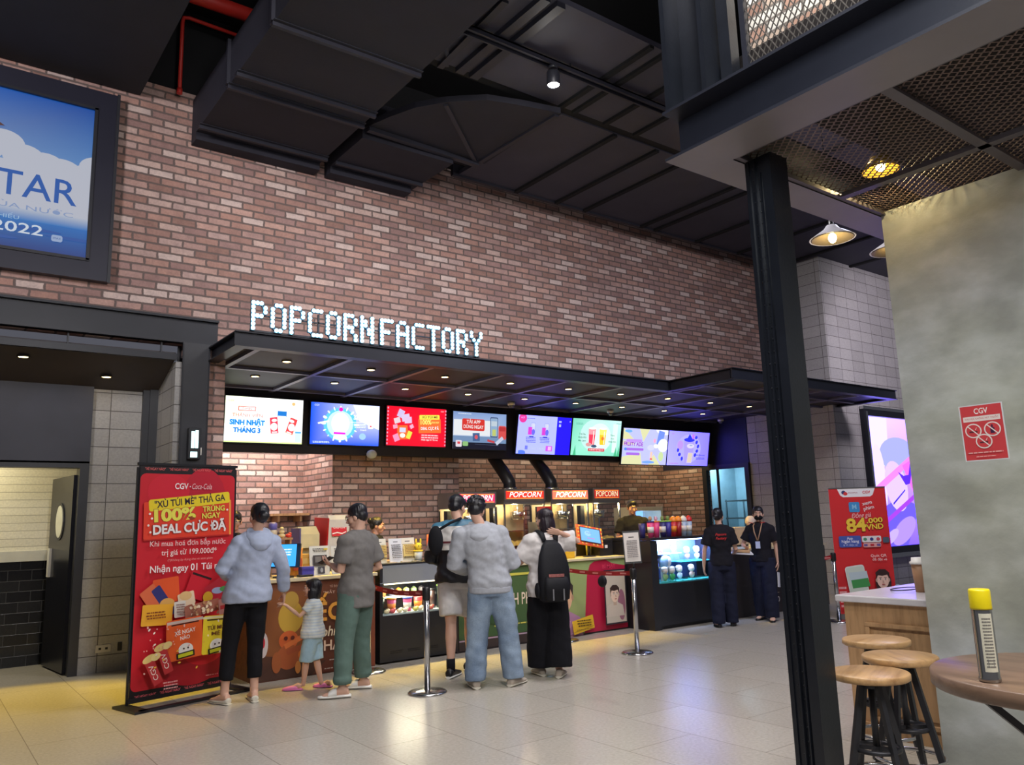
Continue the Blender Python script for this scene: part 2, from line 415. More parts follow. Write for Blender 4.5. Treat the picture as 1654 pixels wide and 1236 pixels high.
# kitchen behind the service door
M_KIT = mat('pale_kitchen_wall', (168, 196, 206), .6)
struct('wall_kitchen', MB().box(16.2, 16.3, 9.0, 13.5, 0, 3).box(13.5, 16.2, 12.4, 12.5, 0, 3).box(13.5, 16.2, 9.0, 9.1, 0, 3), M_KIT)
struct('ceiling_kitchen', MB().box(13.5, 16.3, 9.0, 12.5, 2.9, 3), M_KIT)
light('kitchen_light', 'AREA', (15.2, 12.0, 2.85), 30, (.50, .80, 1), .5)
d = tag(MB().box(13.24, 13.32, 9.80, 9.90, 0, 2.47).box(13.24, 13.32, 10.86, 10.97, 0, 2.47).box(13.24, 13.32, 9.90, 10.86, 2.38, 2.47)
        .build('door_2', M_BLK), kind='structure')
MB().box(13.29, 13.33, 10.60, 10.64, 0, 2.38).build('door_jamb', M_BLK, d)
# left recess with the tiled wall and the dark door
wallbox('wall_recess', 1.54, 2.22, 9.85, 10.0, 0, 3.1, M_TLX, M_TLY)
wallbox('wall_recess_side', 2.22, 2.34, 9.06, 9.85, 0, 3.32, M_TLX, M_TLY)
struct('trim_recess_corner', MB().box(2.06, 2.13, 9.80, 9.86, 0, 3.1).box(2.13, 2.24, 9.78, 9.86, 0, 3.3), M_BLK)
struct('wall_recess_header', MB().box(-4, 1.545, 9.80, 9.99, 2.24, 3.12).box(-4, 2.3, 9.80, 9.90, 3.1, 3.4), M_DARKP)
d = tag(MB().box(1.455, 1.545, 9.80, 9.98, 0, 2.26).box(-2, 1.455, 9.80, 9.98, 2.19, 2.26).build('door_1', M_BLK), kind='structure')
leaf = MB().box(-.88, 0, -.02, .02, .02, 2.12).build('door_leaf', M_BLKG, d, loc=(1.44, 9.94, 0), rz=math.radians(-84))
def oval(cx, cz, a, b, y0, y1, n=24):
    return [(cx + a * math.cos(2 * PI * i / n), y0, cz + b * math.sin(2 * PI * i / n)) for i in range(n)], (0, y1 - y0, 0)
mb = MB(); p, v = oval(-.44, 1.62, .17, .21, -.03, .03); mb.extr(p, v, 0); mb.build('door_window_rim', M_BLK, leaf)
mb = MB(); p, v = oval(-.44, 1.62, .14, .18, -.034, .034); mb.extr(p, v, 0); mb.build('door_window', mat('lit_door_glass', (214, 214, 196), .2), leaf)
MB().box(-.80, -.72, -.045, .045, 1.0, 1.32).build('push_plate', mat('pale_push_plate', (200, 198, 192), .35), leaf)
struct('wall_inner_room', MB().box(-4, 2.0, 11.0, 11.1, 1.30, 2.9), M_WHT)
struct('wall_inner_room_lower', MB().box(-4, 2.0, 11.0, 11.1, 0, 1.18), M_BLKT)
struct('trim_inner_room', MB().box(-4, 2.0, 10.96, 11.1, 1.18, 1.30), mat('pale_rail', (206, 204, 192), .35))
struct('wall_inner_room_side', MB().box(1.9, 2.0, 9.98, 11.0, 0, 2.9), M_WHT)
struct('ceiling_inner_room', MB().box(-4, 2.0, 9.95, 11.1, 2.9, 3.0), M_WHT)
light('inner_room_light', 'AREA', (.3, 10.5, 2.85), 30, (1, .9, .62), .5)
# sloping ceiling of the recess
mb = MB(); mb.hexa([(-4, 9.06, 3.36), (2.22, 9.06, 3.36), (-4, 9.85, 3.08), (2.22, 9.85, 3.08), (-4, 9.06, 3.42), (2.22, 9.06, 3.42), (-4, 9.85, 3.2), (2.22, 9.85, 3.2)])
struct('ceiling_recess', mb, mat('brown_recess_ceiling', (58, 52, 56), .6, 0, .15, 2))
struct('trim_recess_edge', MB().box(-4, 2.22, 9.02, 9.07, 3.33, 3.40), M_BEAM)
# high black ceiling and the dark ledge over the bricks
struct('ceiling', MB().box(-7, 20, -6, 9.2, 7.6, 7.7), M_CEIL)
struct('wall_back_upper', MB().box(-4, 13.3, 9.1, 9.25, 6.3, 7.6), M_CEIL)
struct('trim_ledge', MB().box(5.2, 13.3, 8.72, 9.02, 6.47, 6.62), M_CEIL)
struct('ceiling_left', MB().box(-7, 1.70, 2, 8.98, 6.30, 6.45), mat('dark_left_ceiling', (26, 25, 34), .8, 0, .2, 3))
struct('wall_front_right', MB().box(4.9, 5.15, -3, 2.44, 0, 3.375), M_CONC)

# ================================================================== popcorn canopy
cz, ct = 3.33, 3.49
can = thing('canopy', 'black steel canopy with panelled soffit over the popcorn counter', 'canopy', (2.55, 8.0, cz))
def cchan(name, x0, x1, y0, y1, axis):
    mb = MB()
    if axis == 'X':
        mb.box(x0, x1, y0, y1, cz, cz + .012).box(x0, x1, y0 + .03, y0 + .05, cz + .012, ct - .012).box(x0, x1, y0, y1, ct - .012, ct)
    else:
        mb.box(x0, x1, y0, y1, cz, cz + .012).box((x0 + x1) / 2 - .01, (x0 + x1) / 2 + .01, y0, y1, cz + .012, ct - .012).box(x0, x1, y0, y1, ct - .012, ct)
    return mb.build(name, M_BEAM, can, world=True)
cchan('edge_beam', 2.53, 9.12, 8.0, 8.13, 'X'); cchan('edge_beam', 2.53, 2.66, 8.13, 9.0, 'Y')
cchan('edge_beam', 9.03, 9.15, 6.90, 8.0, 'Y'); cchan('edge_beam', 9.03, 13.5, 6.80, 6.92, 'X'); cchan('edge_beam', 13.38, 13.5, 6.92, 7.9, 'Y')
MB().box(2.66, 13.28, 8.12, 10.72, 3.372, 3.40).box(9.15, 13.4, 6.92, 8.12, 3.372, 3.40).build('soffit_panel', M_SOFF, can, world=True)
MB().box(2.74, 13.28, 10.72, 12.1, 3.372, 3.40).build('soffit_panel', M_SOFF, can, world=True)
M_BARS = mat('soffit_bar', (104, 102, 124), .4, .3, .08, 5)  # bars coloured lighter and bluer, for the glow of the screens
for i in range(10):
    x = 2.81 + i * 1.075
    MB().box(x - .03, x + .03, (8.13 if x < 9.15 else 6.92), 10.7, 3.335, 3.372).build('grid_bar', M_BARS, can, world=True)
for y, x0 in ((9.28, 2.66), (10.55, 2.74), (8.12, 9.15), (7.5, 9.15)):
    MB().box(x0, 13.28, y - .03, y + .03, 3.338, 3.372).build('grid_bar', M_BARS, can, world=True)
MB().box(2.6, 13.4, 8.13, 9.0, ct - .03, ct - .015).box(9.1, 13.4, 6.92, 8.13, ct - .03, ct - .015).build('top_sheet', M_BLK, can, world=True)
struct('trim_bulkhead', MB().box(2.74, 13.28, 10.74, 10.82, 2.50, 3.37), mat('dark_bulkhead', (34, 30, 38), .6))

# recessed downlights: a grid of two rows in the soffit, two more in the recess
M_LAMP = emis('warm_lamp', (255, 214, 140), 14.)
M_TRIMR = mat('lamp_trim', (70, 62, 54), .4, .4)
def downlight(loc, label, group, power=26, spot=66, col=(1, .68, .08), aim=None):
    t = thing('downlight', label, 'ceiling light', loc, 0, group)
    MB().lathe([(.046, .004), (.046, -.004), (.058, -.008), (.060, 0), (.060, .006)], n=20).build('trim_ring', M_TRIMR, t)
    MB().lathe([(.0, -.003), (.044, -.003), (.044, .003), (.0, .003)], n=16).build('lamp_lens', M_LAMP, t)
    light('downlight_lamp', 'SPOT', (0, 0, -.012), power, col, .03, aim, spot=spot, parent=t, blend=.3)
ordn = ['first', 'second', 'third', 'fourth', 'fifth', 'sixth', 'seventh', 'eighth', 'ninth']
for r, (y, nm) in enumerate(((8.72, 'front'), (9.78, 'rear'))):
    for i in range(9):
        downlight((3.35 + 1.075 * i, y, 3.365), 'warm round downlight in canopy soffit, %s from left in %s row' % (ordn[i], nm), 'downlights in the canopy soffit', (330 if r == 0 else 40) if i < 7 else 45)
downlight((.80, 9.28, 3.272), 'warm downlight over the dark doorway at far left', 'downlights in the recess ceiling', 460, 56, aim=(.0, -1.15, -3.2))
downlight((1.62, 9.55, 3.176), 'warm downlight just in front of the grey tiled recess wall', 'downlights in the recess ceiling', 60, 56, aim=(.15, -1.5, -3.1))

# steel frame on the left
t = thing('steel_beam', 'black steel lintel beam running along the brick wall at left', 'beam', (-.7, 9.0, 3.52))
MB().box(-4, 2.64, 8.96, 9.06, 3.52, 3.545).box(-4, 2.64, 8.99, 9.03, 3.545, 3.785).box(-4, 2.64, 8.94, 9.06, 3.785, 3.81).build('beam_body', M_BEAM, t, world=True)
for x in (-.2, 1.15, 2.05): MB().box(x, x + .015, 9.03, 9.06, 3.36, 3.52).build('hanger', M_BLK, t, world=True)
t = thing('steel_column', 'black steel column between the recess and the brick pier', 'column', (2.41, 8.98, 0))
MB().box(2.26, 2.55, 8.94, 8.965, 0, 3.52).box(2.39, 2.42, 8.965, 9.18, 0, 3.52).box(2.26, 2.55, 9.16, 9.18, 0, 3.52).build('column_shaft', M_BLK, t, world=True)
MB().box(2.26, 2.275, 8.935, 8.94, 0, 3.5).box(2.535, 2.55, 8.935, 8.94, 0, 3.5).build('edge_strip', M_BEAM, t, world=True)

# ================================================================== ducts and panels under the ceiling
def ductprism(mb, prof, y0, y1):                      # profile in x,z run along y
    return mb.extr([(x, y0, z) for x, z in prof], (0, y1 - y0, 0))
t = thing('air_duct', 'big black air duct running from above towards the wall, left', 'duct', (2.9, 7, 5.95))
mb = MB(); ductprism(mb, [(2.27, 5.95), (3.76, 5.95), (3.76, 6.42), (2.27, 6.42)], 3.2, 8.99); mb.build('duct_body', M_DUCT, t, world=True)
for y in (6.36, 7.34, 7.62, 8.62):
    MB().box(2.25, 3.78, y - .02, y + .02, 5.905, 5.95).box(2.25, 3.78, y - .06, y + .06, 5.943, 5.951).build('flange', M_DUCTE, t, world=True)
for y in (6.36, 7.62): MB().box(2.235, 2.27, y - .02, y + .02, 5.95, 6.45).build('flange', M_DUCTE, t, world=True)
MB().box(2.27, 3.76, 8.80, 8.99, 5.86, 5.95).build('wall_lip', M_DUCT, t, world=True)
t = thing('air_duct', 'black duct box against the bricks with the notched right end', 'duct', (4.5, 8.3, 5.95))
MB().prism([(3.90, 7.90), (5.16, 7.90), (5.12, 8.98), (3.90, 8.98)], 5.95, 6.45).build('duct_body', M_DUCT, t, world=True)
MB().box(3.90, 5.06, 8.80, 8.98, 5.86, 5.95).build('wall_lip', M_DUCT, t, world=True)
MB().box(3.90, 5.14, 8.62, 8.66, 5.91, 5.95).build('flange', M_DUCTE, t, world=True)
t = thing('duct_elbow', 'black curved duct elbow panel with an arched front edge', 'duct', (4.8, 7.4, 6.05))
arc = [(3.90, 7.85), (4.02, 7.46), (4.16, 7.12), (4.38, 6.83), (4.73, 6.54), (5.12, 6.42), (5.60, 6.31)]
MB().prism(arc + [(5.62, 7.86), (5.3, 7.86)], 6.05, 6.12).build('duct_body', M_DUCT, t, world=True)
MB().bar((4.40, 6.86, 6.04), (5.48, 7.86, 6.04), .05, .03).bar((5.58, 6.36, 6.04), (5.52, 7.88, 6.04), .06, .03).bar((3.92, 7.80, 6.02), (5.52, 7.88, 6.02), .07, .05).build('stiffener', M_DUCTE, t, world=True)
t = thing('ceiling_panel', 'dark panelled ceiling bay nearest the brick wall, right of the elbow', 'ceiling panel', (10, 7.6, 6.2))
MB().prism([(5.80, 6.53), (20, 6.53), (20, 8.60), (5.69, 8.60)], 6.2, 6.26).build('panel_board', M_PANEL, t, world=True)
for x in (6.69, 7.45, 8.02, 9.28, 9.6, 10.64, 11.8, 13.1, 14.4): MB().box(x - .035, x + .035, 6.53, 8.6, 6.165, 6.2).build('seam_strip', M_CEIL, t, world=True)
MB().box(5.6, 20, 8.58, 8.64, 6.17, 6.34).build('seam_strip', M_DUCTE, t, world=True)
t = thing('ceiling_panel', 'dark panelled ceiling bay above the white spotlight', 'ceiling panel', (8, 5.7, 6.2))
MB().prism([(3.90, 5.5), (4.1, 4.95), (20, 4.95), (20, 6.40), (3.90, 6.40)], 6.2, 6.26).build('panel_board', M_PANEL, t, world=True)
for x in (4.28, 4.46): MB().box(x - .05, x + .05, 4.95, 6.40, 6.14, 6.2).build('channel', M_DUCTE, t, world=True)
for x in (5.67, 5.88, 6.89, 6.38, 8.1, 9.4): MB().box(x - .03, x + .03, 4.95, 6.40, 6.165, 6.2).build('seam_strip', M_CEIL, t, world=True)
MB().box(3.9, 20, 6.40, 6.53, 6.22, 6.30).build('seam_strip', M_CEIL, t, world=True)
t = thing('ceiling_panel', 'dark board between the left duct and the perforated channels', 'ceiling panel', (3.9, 5.9, 6.2))
MB().prism([(3.80, 4.2), (4.08, 4.2), (4.0, 5.5), (3.9, 6.40), (3.80, 6.40)], 6.21, 6.26).build('panel_board', M_PANEL, t, world=True)
MB().bar((3.84, 5.94, 6.18), (4.13, 6.40, 6.18), .03, .03).bar((4.0, 5.2, 6.17), (4.07, 6.45, 6.17), .07, .03).build('brace', M_DUCTE, t, world=True)
t = thing('strut_channel', 'long black strut channel crossing the ceiling and carrying the spotlight', 'channel', (6, 5.72, 6.05))
MB().box(3.85, 20, 5.62, 5.64, 6.075, 6.13).box(3.85, 20, 5.70, 5.72, 6.075, 6.13).box(3.85, 20, 5.62, 5.72, 6.115, 6.13).build('channel_body', M_DUCTE, t, world=True)
for x in (5.2, 7.4, 9.6): MB().cyl((x, 5.67, 6.12), (x, 5.67, 6.2), .008, 8).build('hanger_rod', M_BLK, t, world=True)
t = thing('conduit', 'thin black conduit along the top of the brick wall', 'pipe', (9, 8.9, 6.5))
MB().cyl((5.3, 8.66, 6.43), (13.3, 8.66, 6.43), .03, 10).build('pipe', M_BLK, t, world=True)
for x in (6.4, 8.6): MB().box(x, x + .1, 8.6, 8.72, 6.36, 6.5).build('junction_box', M_BLK, t, world=True)
M_RED = mat('red_pipe_paint', (190, 44, 36), .45)
t = thing('sprinkler_pipe', 'red sprinkler pipe dropping down to the brick wall top', 'pipe', (2.1, 8.88, 6.48))
MB().tube([(2.09, 8.88, 6.42), (2.09, 8.88, 7.30), (2.10, 8.88, 7.36), (2.16, 8.88, 7.38), (2.9, 8.88, 7.36)], .022, 10).build('pipe', M_RED, t, world=True)
MB().cyl((2.09, 8.88, 6.40), (2.09, 8.88, 6.46), .032, 10).build('coupling', M_RED, t, world=True)
t = thing('sprinkler_pipe', 'thick red main pipe high in the black ceiling gap', 'pipe', (2.3, 8.5, 7.36))
MB().cyl((1.2, 8.5, 7.42), (3.4, 8.5, 7.42), .085, 16).build('pipe', M_RED, t, world=True)
MB().cyl((2.0, 8.5, 7.42), (2.06, 8.5, 7.42), .10, 16).build('coupling', M_RED, t, world=True)
t = thing('fire_sprinkler', 'small red sprinkler drop below the ceiling bay near the bricks', 'sprinkler', (7.08, 8.4, 6.4))
MB().cyl((0, 0, -.16), (0, 0, .0), .02, 10).lathe([(.035, -.17), (.035, -.16), (.012, -.155)], n=12).build('pipe', M_RED, t)

# spotlight hanging from the strut
t = thing('spotlight', 'bright white cylinder spotlight hanging under the black ceiling', 'ceiling light', (4.95, 5.67, 6.07))
MB().cyl((0, 0, -.02), (0, 0, .02), .05, 16).cyl((0, 0, -.06), (0, 0, 0), .012, 8).build('mount', M_BLK, t)
MB().lathe([(.062, -.05), (.068, -.06), (.068, -.19), (.062, -.20), (.058, -.19)], n=24).build('housing', M_BLK, t)
MB().lathe([(0, -.192), (.060, -.192), (.060, -.18), (0, -.18)], n=20).build('lamp_lens', emis('cool_lamp', (255, 250, 236), 45.), t)
light('spot_lamp', 'SPOT', (0, 0, -.22), 240, (1, .97, .9), .05, spot=100, parent=t)
light('spot_glow', 'POINT', (0, 0, -.26), 6, (1, .97, .9), .05, parent=t)

# ================================================================== near steel column, beams, mesh ceiling on the right
t = thing('steel_column', 'dark riveted steel column standing in the foreground, right', 'column', (3.52, 2.35, 0))
X0, X1, Y0, Y1 = 3.452, 3.608, 2.268, 2.424
MB().box(X0 + .012, X1, Y0, Y1, 0, 3.345).build('column_shaft', M_COLM, t, world=True)
MB().box(X0 + .002, X0 + .012, Y0, Y0 + .052, 0, 3.335).box(X0 + .004, X0 + .012, Y1 - .022, Y1, 0, 3.335).build('flange_plate', M_COLM, t, world=True)
MB().box(X0 - .004, X0 + .012, Y0 + .092, Y0 + .100, 0, 3.33).box(X0 - .004, X0 + .012, Y0 + .062, Y0 + .068, 0, 3.25).build('lattice_strip', M_COLM, t, world=True)
mb = MB()
for k in range(52):
    for yy in (Y0 + .081, Y0 + .112): mb.ball((X0 + .011, yy, .1 + k * .0625), (.004, .0045, .0045), 5)
o = mb.build('rivet_rows', M_COLM, t, world=True); o['kind'] = 'stuff'
MB().box(X0 - .05, X1 + .05, Y0 - .05, Y1 + .05, 0, .015).build('base_plate', M_COLM, t, world=True)
def ibeam(name, label, p0, p1, w, z0, z1, m, mu):
    """I-beam between two plan points"""
    t = thing(name, label, 'beam', ((p0[0] + p1[0]) / 2, (p0[1] + p1[1]) / 2, z0))
    along = abs(p1[0] - p0[0]) > abs(p1[1] - p0[1])
    def bx(a, z_0, z_1, mm, nm):
        if along: MB().box(p0[0], p1[0], p0[1] - a, p0[1] + a, z_0, z_1).build(nm, mm, t, world=True)
        else: MB().box(p0[0] - a, p0[0] + a, p0[1], p1[1], z_0, z_1).build(nm, mm, t, world=True)
    bx(w / 2, z0, z0 + .016, [mu, m], 'bottom_flange')
    for p in t.children[0].data.polygons: p.material_index = 0 if abs(p.normal.z) > .5 else 1
    bx(.012, z0 + .016, z1 - .016, m, 'web'); bx(w / 2, z1 - .016, z1, m, 'top_flange')
    return t
ibeam('steel_beam', 'wide grey steel beam overhead running towards the viewer', (3.236, -4), (3.236, 2.66), .286, 3.345, 3.63, M_BEAM, M_BEAMU)
ibeam('steel_beam', 'grey steel beam crossing behind the near column to the right', (3.379, 2.55), (8, 2.55), .22, 3.345, 3.63, M_BEAM, M_BEAMU)
t = thing('mesh_ceiling', 'brown expanded metal mesh ceiling in a steel frame, right', 'ceiling', (4.1, 1, 3.38))
M_MESHF = mat('mesh_frame', (96, 90, 96), .4, .4); M_MESH = mat('expanded_mesh', (112, 92, 84), .55, .2)
for (a, b, c_, d_) in ((3.37, 3.40, -3, 2.44), (3.40, 4.9, 2.41, 2.44), (4.375, 4.43, -3, 2.41), (3.40, 4.9, 1.575, 1.63), (3.40, 4.9, .3, .36)):
    MB().box(a, b, c_, d_, 3.352, 3.366).box(a + .012 if b - a < d_ - c_ else a, b - .012 if b - a < d_ - c_ else b, c_ + (.012 if b - a > d_ - c_ else 0), d_ - (.012 if b - a > d_ - c_ else 0), 3.366, 3.385).build('frame_bar', M_MESHF, t, world=True)
mb = MB(); px_, py_ = .048, .026
nx, ny = 32, int(4.4 / py_)
for j in range(ny + 1):                                # zigzag strands make the diamonds
    y = 2.42 - j * py_; pts = []
    for i in range(nx * 2 + 1):
        x = 3.40 + i * px_ / 2; pts.append(Vector((x, y + (py_ * .42 if (i + j) % 2 else -py_ * .42), 3.39)))
    for a, b in zip(pts, pts[1:]):
        w = Vector((0, .0048, 0)); h = Vector((0, 0, .004)); v = [mb.bm.verts.new(q) for q in (a - w, a + w, b + w, b - w)]
        mb._f(v); v2 = [mb.bm.verts.new(q) for q in (a + w, a + w + h, b + w + h, b + w)]; mb._f(v2)
o = mb.build('mesh_sheet', M_MESH, t, world=True)
struct('ceiling_right', MB().box(3.38, 9, -4, 2.44, 3.80, 3.9), mat('dark_brown_slab', (26, 20, 20), .9))
t = thing('downlight', 'warm yellow lamp shining through the brown mesh ceiling', 'ceiling light', (4.62, 2.27, 3.56))
MB().lathe([(.05, .06), (.11, -.03), (.105, -.03), (.045, .055)], n=24).build('reflector', mat('brass_reflector', (190, 150, 60), .3, .8), t)
MB().cyl((0, 0, .03), (0, 0, .24), .012, 8).build('stem', M_BLK, t)
MB().ball((0, 0, -.005), .028, 10).build('bulb', emis('warm_bulb', (255, 226, 150), 30.), t)
light('mesh_lamp', 'POINT', (0, 0, -.06), 9, (1, .8, .4), .03, parent=t)
# posts, wire screen and lit bricks of the gallery above the beam
t = thing('steel_column', 'black boxed steel post rising above the beam corner', 'column', (3.24, 2.45, 3.63))
MB().box(3.10, 3.38, 2.36, 2.39, 3.63, 7.6).box(3.10, 3.38, 2.61, 2.64, 3.63, 7.6).box(3.22, 3.25, 2.39, 2.61, 3.63, 7.6).build('column_shaft', M_COLM, t, world=True)
MB().box(3.20, 3.27, 2.27, 2.34, 3.63, 7.6).build('side_post', M_COLM, t, world=True)
t = thing('wire_screen', 'diamond wire mesh screen standing on the beam at upper right', 'screen', (3.24, 1, 3.63))
MB().box(3.225, 3.255, -3, 2.22, 3.63, 3.655).box(3.225, 3.255, 2.19, 2.22, 3.63, 5.4).box(3.225, 3.255, -3, 2.22, 5.38, 5.4).build('frame', M_BEAM, t, world=True)
mb = MB(); pz, p2 = .062, .034
for k in range(-60, 150):
    for sg in (1, -1):
        a = Vector((3.24 + sg * .002, 2.19, 3.66 + k * pz)); pts = []
        # a straight wire rising one way, clipped to the frame
        y0, z0 = 2.19, 3.66 + k * pz; sl = sg * pz / p2
        yA, yB = 2.19, -.2; zA, zB = z0, z0 - sl * (yB - yA) * 1.0
        def clip(zt): return yA + (zt - zA) / (zB - zA) * (yB - yA)
        lo, hi = 3.655, 4.9
        if max(zA, zB) < lo or min(zA, zB) > hi: continue
        q = [(yA, zA), (yB, zB)]
        for n_ in (0, 1):
            if q[n_][1] < lo: q[n_] = (clip(lo), lo)
            if q[n_][1] > hi: q[n_] = (clip(hi), hi)
        mb.bar((3.24 + sg * .002, q[0][0], q[0][1]), (3.24 + sg * .002, q[1][0], q[1][1]), .005, .005)
o = mb.build('wire_mesh', mat('mesh_wire', (70, 66, 62), .5, .4), t, world=True)
M_WBR = masonry('pale_gallery_brick', 'Y', .26, .085, .016, [(206, 200, 190), (172, 138, 122), (214, 210, 202), (150, 118, 104), (192, 172, 156), (222, 220, 214)], (120, 112, 106))
wallbox('wall_gallery', 4.05, 4.2, -4, 2.72, 3.9, 7.6, M_WBR, M_WBR)
light('gallery_light', 'AREA', (3.45, 1.6, 4.95), 22, (1, .98, .92), .5, (4.05, 1.9, 4.3))
# ================================================================== people
from mathutils import noise as mnoise
def bake(mb, voxel, smooth, wrinkle=0., wfreq=9., strands=0.):
    """one continuous surface out of overlapping solids: voxel remesh, smoothing, light folds"""
    me = bpy.data.meshes.new('m'); bmesh.ops.recalc_face_normals(mb.bm, faces=mb.bm.faces); mb.bm.to_mesh(me); mb.bm.free()
    ob = bpy.data.objects.new('m', me); COL.objects.link(ob)
    r = ob.modifiers.new('r', 'REMESH'); r.mode = 'VOXEL'; r.voxel_size = voxel; r.use_smooth_shade = True
    if smooth:
        q = ob.modifiers.new('s', 'SMOOTH'); q.factor = .5; q.iterations = smooth
    dg = bpy.context.evaluated_depsgraph_get()
    out = bpy.data.meshes.new_from_object(ob.evaluated_get(dg))
    bpy.data.objects.remove(ob); bpy.data.meshes.remove(me)
    if wrinkle or strands:
        for v in out.vertices:
            c = v.co
            if wrinkle:
                d = mnoise.noise(Vector((c.x * wfreq, c.y * wfreq, c.z * wfreq * 1.9 + c.x * 6))) + .5 * mnoise.noise(c * wfreq * 2.7)
                v.co = c + v.normal * wrinkle * d
            if strands:
                a = math.atan2(c.y, c.x)
                v.co = c + v.normal * strands * mnoise.noise(Vector((a * 9, c.z * 7, 3.)))
    for p in out.polygons: p.use_smooth = True
    return out
def add(name, me, m, parent, label=None):
    me.name = name
    for x in (m if isinstance(m, (list, tuple)) else [m]): me.materials.append(x)
    o = bpy.data.objects.new(name, me); COL.objects.link(o); o.parent = parent
    if label: o['label'] = label
    return o
def ring(c, rx, ry, n=24, e=2.3):
    out = []
    for i in range(n):
        a = 2 * PI * i / n; ca, sa = math.cos(a), math.sin(a)
        out.append((c[0] + rx * math.copysign(abs(ca) ** (2 / e), ca), c[1] + ry * math.copysign(abs(sa) ** (2 / e), sa), c[2]))
    return out
def hand_geo(mb, w, fd, pn, ts, curl, s=1., spread=.12):
    fd = Vector(fd).normalized(); pn = Vector(pn); pn = (pn - fd * pn.dot(fd)).normalized(); wd = fd.cross(pn) * ts; w = Vector(w)
    R = Matrix((wd, pn, fd)).transposed()
    mb.ball(w + fd * .048 * s, (.041 * s, .016 * s, .052 * s), 10, 0, R)
    mb.tube([w - fd * .03 * s, w + fd * .02 * s], [.027 * s, .028 * s], 10, flat=.75, side=wd, round_ends=True)
    for k, (L, off) in enumerate(((.072, .030), (.080, .010), (.074, -.010), (.058, -.029))):
        b = w + fd * (.088 - .006 * abs(k - 1)) * s + wd * off * s; d = (fd + wd * (1.5 - k) * spread * .5).normalized()
        pts = [b - d * .015 * s, b]; ang = curl * (.9 + .12 * k)
        for j, f in enumerate((.42, .32, .26)):
            a = ang * (.6 + .5 * j); dd = (d * math.cos(a) + pn * math.sin(a)).normalized(); pts.append(pts[-1] + dd * L * f * s)
        mb.tube(pts, [.0095 * s, .0095 * s, .0088 * s, .008 * s, .0068 * s], 8, round_ends=True)
    b = w + fd * .022 * s + wd * .030 * s; d1 = (fd * .65 + wd * .75 + pn * .25).normalized(); d2 = (fd * .9 + wd * .3 + pn * (.25 + curl * .4)).normalized()
    mb.tube([b, b + d1 * .034 * s, b + d1 * .034 * s + d2 * .032 * s, b + d1 * .034 * s + d2 * .056 * s], [.013 * s, .0115 * s, .0098 * s, .0078 * s], 8, round_ends=True)
SKIN = mat('skin_light', (208, 164, 142), .5, 0, .05, 14); SKIN2 = mat('skin_tan', (186, 136, 112), .5, 0, .05, 14)
HAIR = mat('black_hair', (24, 22, 28), .38, 0, .3, 40, .3, 90)
M_EYE = mat('eye_white', (226, 222, 216), .25); M_IRIS = mat('dark_iris', (30, 20, 16), .2); M_LIP = mat('lip', (170, 92, 88), .45)
def toe_frame(f):
    a = math.radians(f[2]); return Vector((f[0], f[1], 0)), Vector((math.sin(a), math.cos(a), 0))
def shoe_rings(f, prof, s, wide=1., z0=0.):
    c, d = toe_frame(f); x = Vector((d.y, -d.x, 0)); rings = []
    for y, rx, h in prof:
        p = c + d * y * s; r = []
        for i in range(16):
            a = 2 * PI * i / 16; zz = (math.sin(a) * .5 + .5); zz = zz ** .8
            r.append(p + x * rx * wide * s * math.cos(a) + Vector((0, 0, z0 + h * s * zz)))
        rings.append(r)
    return rings
FOOT = [(-.062, .018, .04), (-.052, .029, .075), (-.01, .033, .095), (.05, .036, .068), (.11, .042, .042), (.155, .038, .03), (.178, .018, .02)]
SHOE = [(-.075, .020, .055), (-.066, .034, .082), (-.02, .038, .098), (.05, .041, .078), (.11, .047, .055), (.165, .042, .046), (.195, .028, .036), (.206, .010, .022)]
FLATS = [(-.070, .018, .045), (-.060, .031, .058), (-.02, .034, .040), (.05, .039, .034), (.11, .043, .042), (.165, .036, .034), (.195, .016, .022)]
SOLE = [(-.080, .022, .022), (-.068, .036, .026), (-.01, .040, .026), (.06, .043, .024), (.12, .049, .024), (.172, .044, .024), (.203, .028, .022), (.212, .010, .020)]
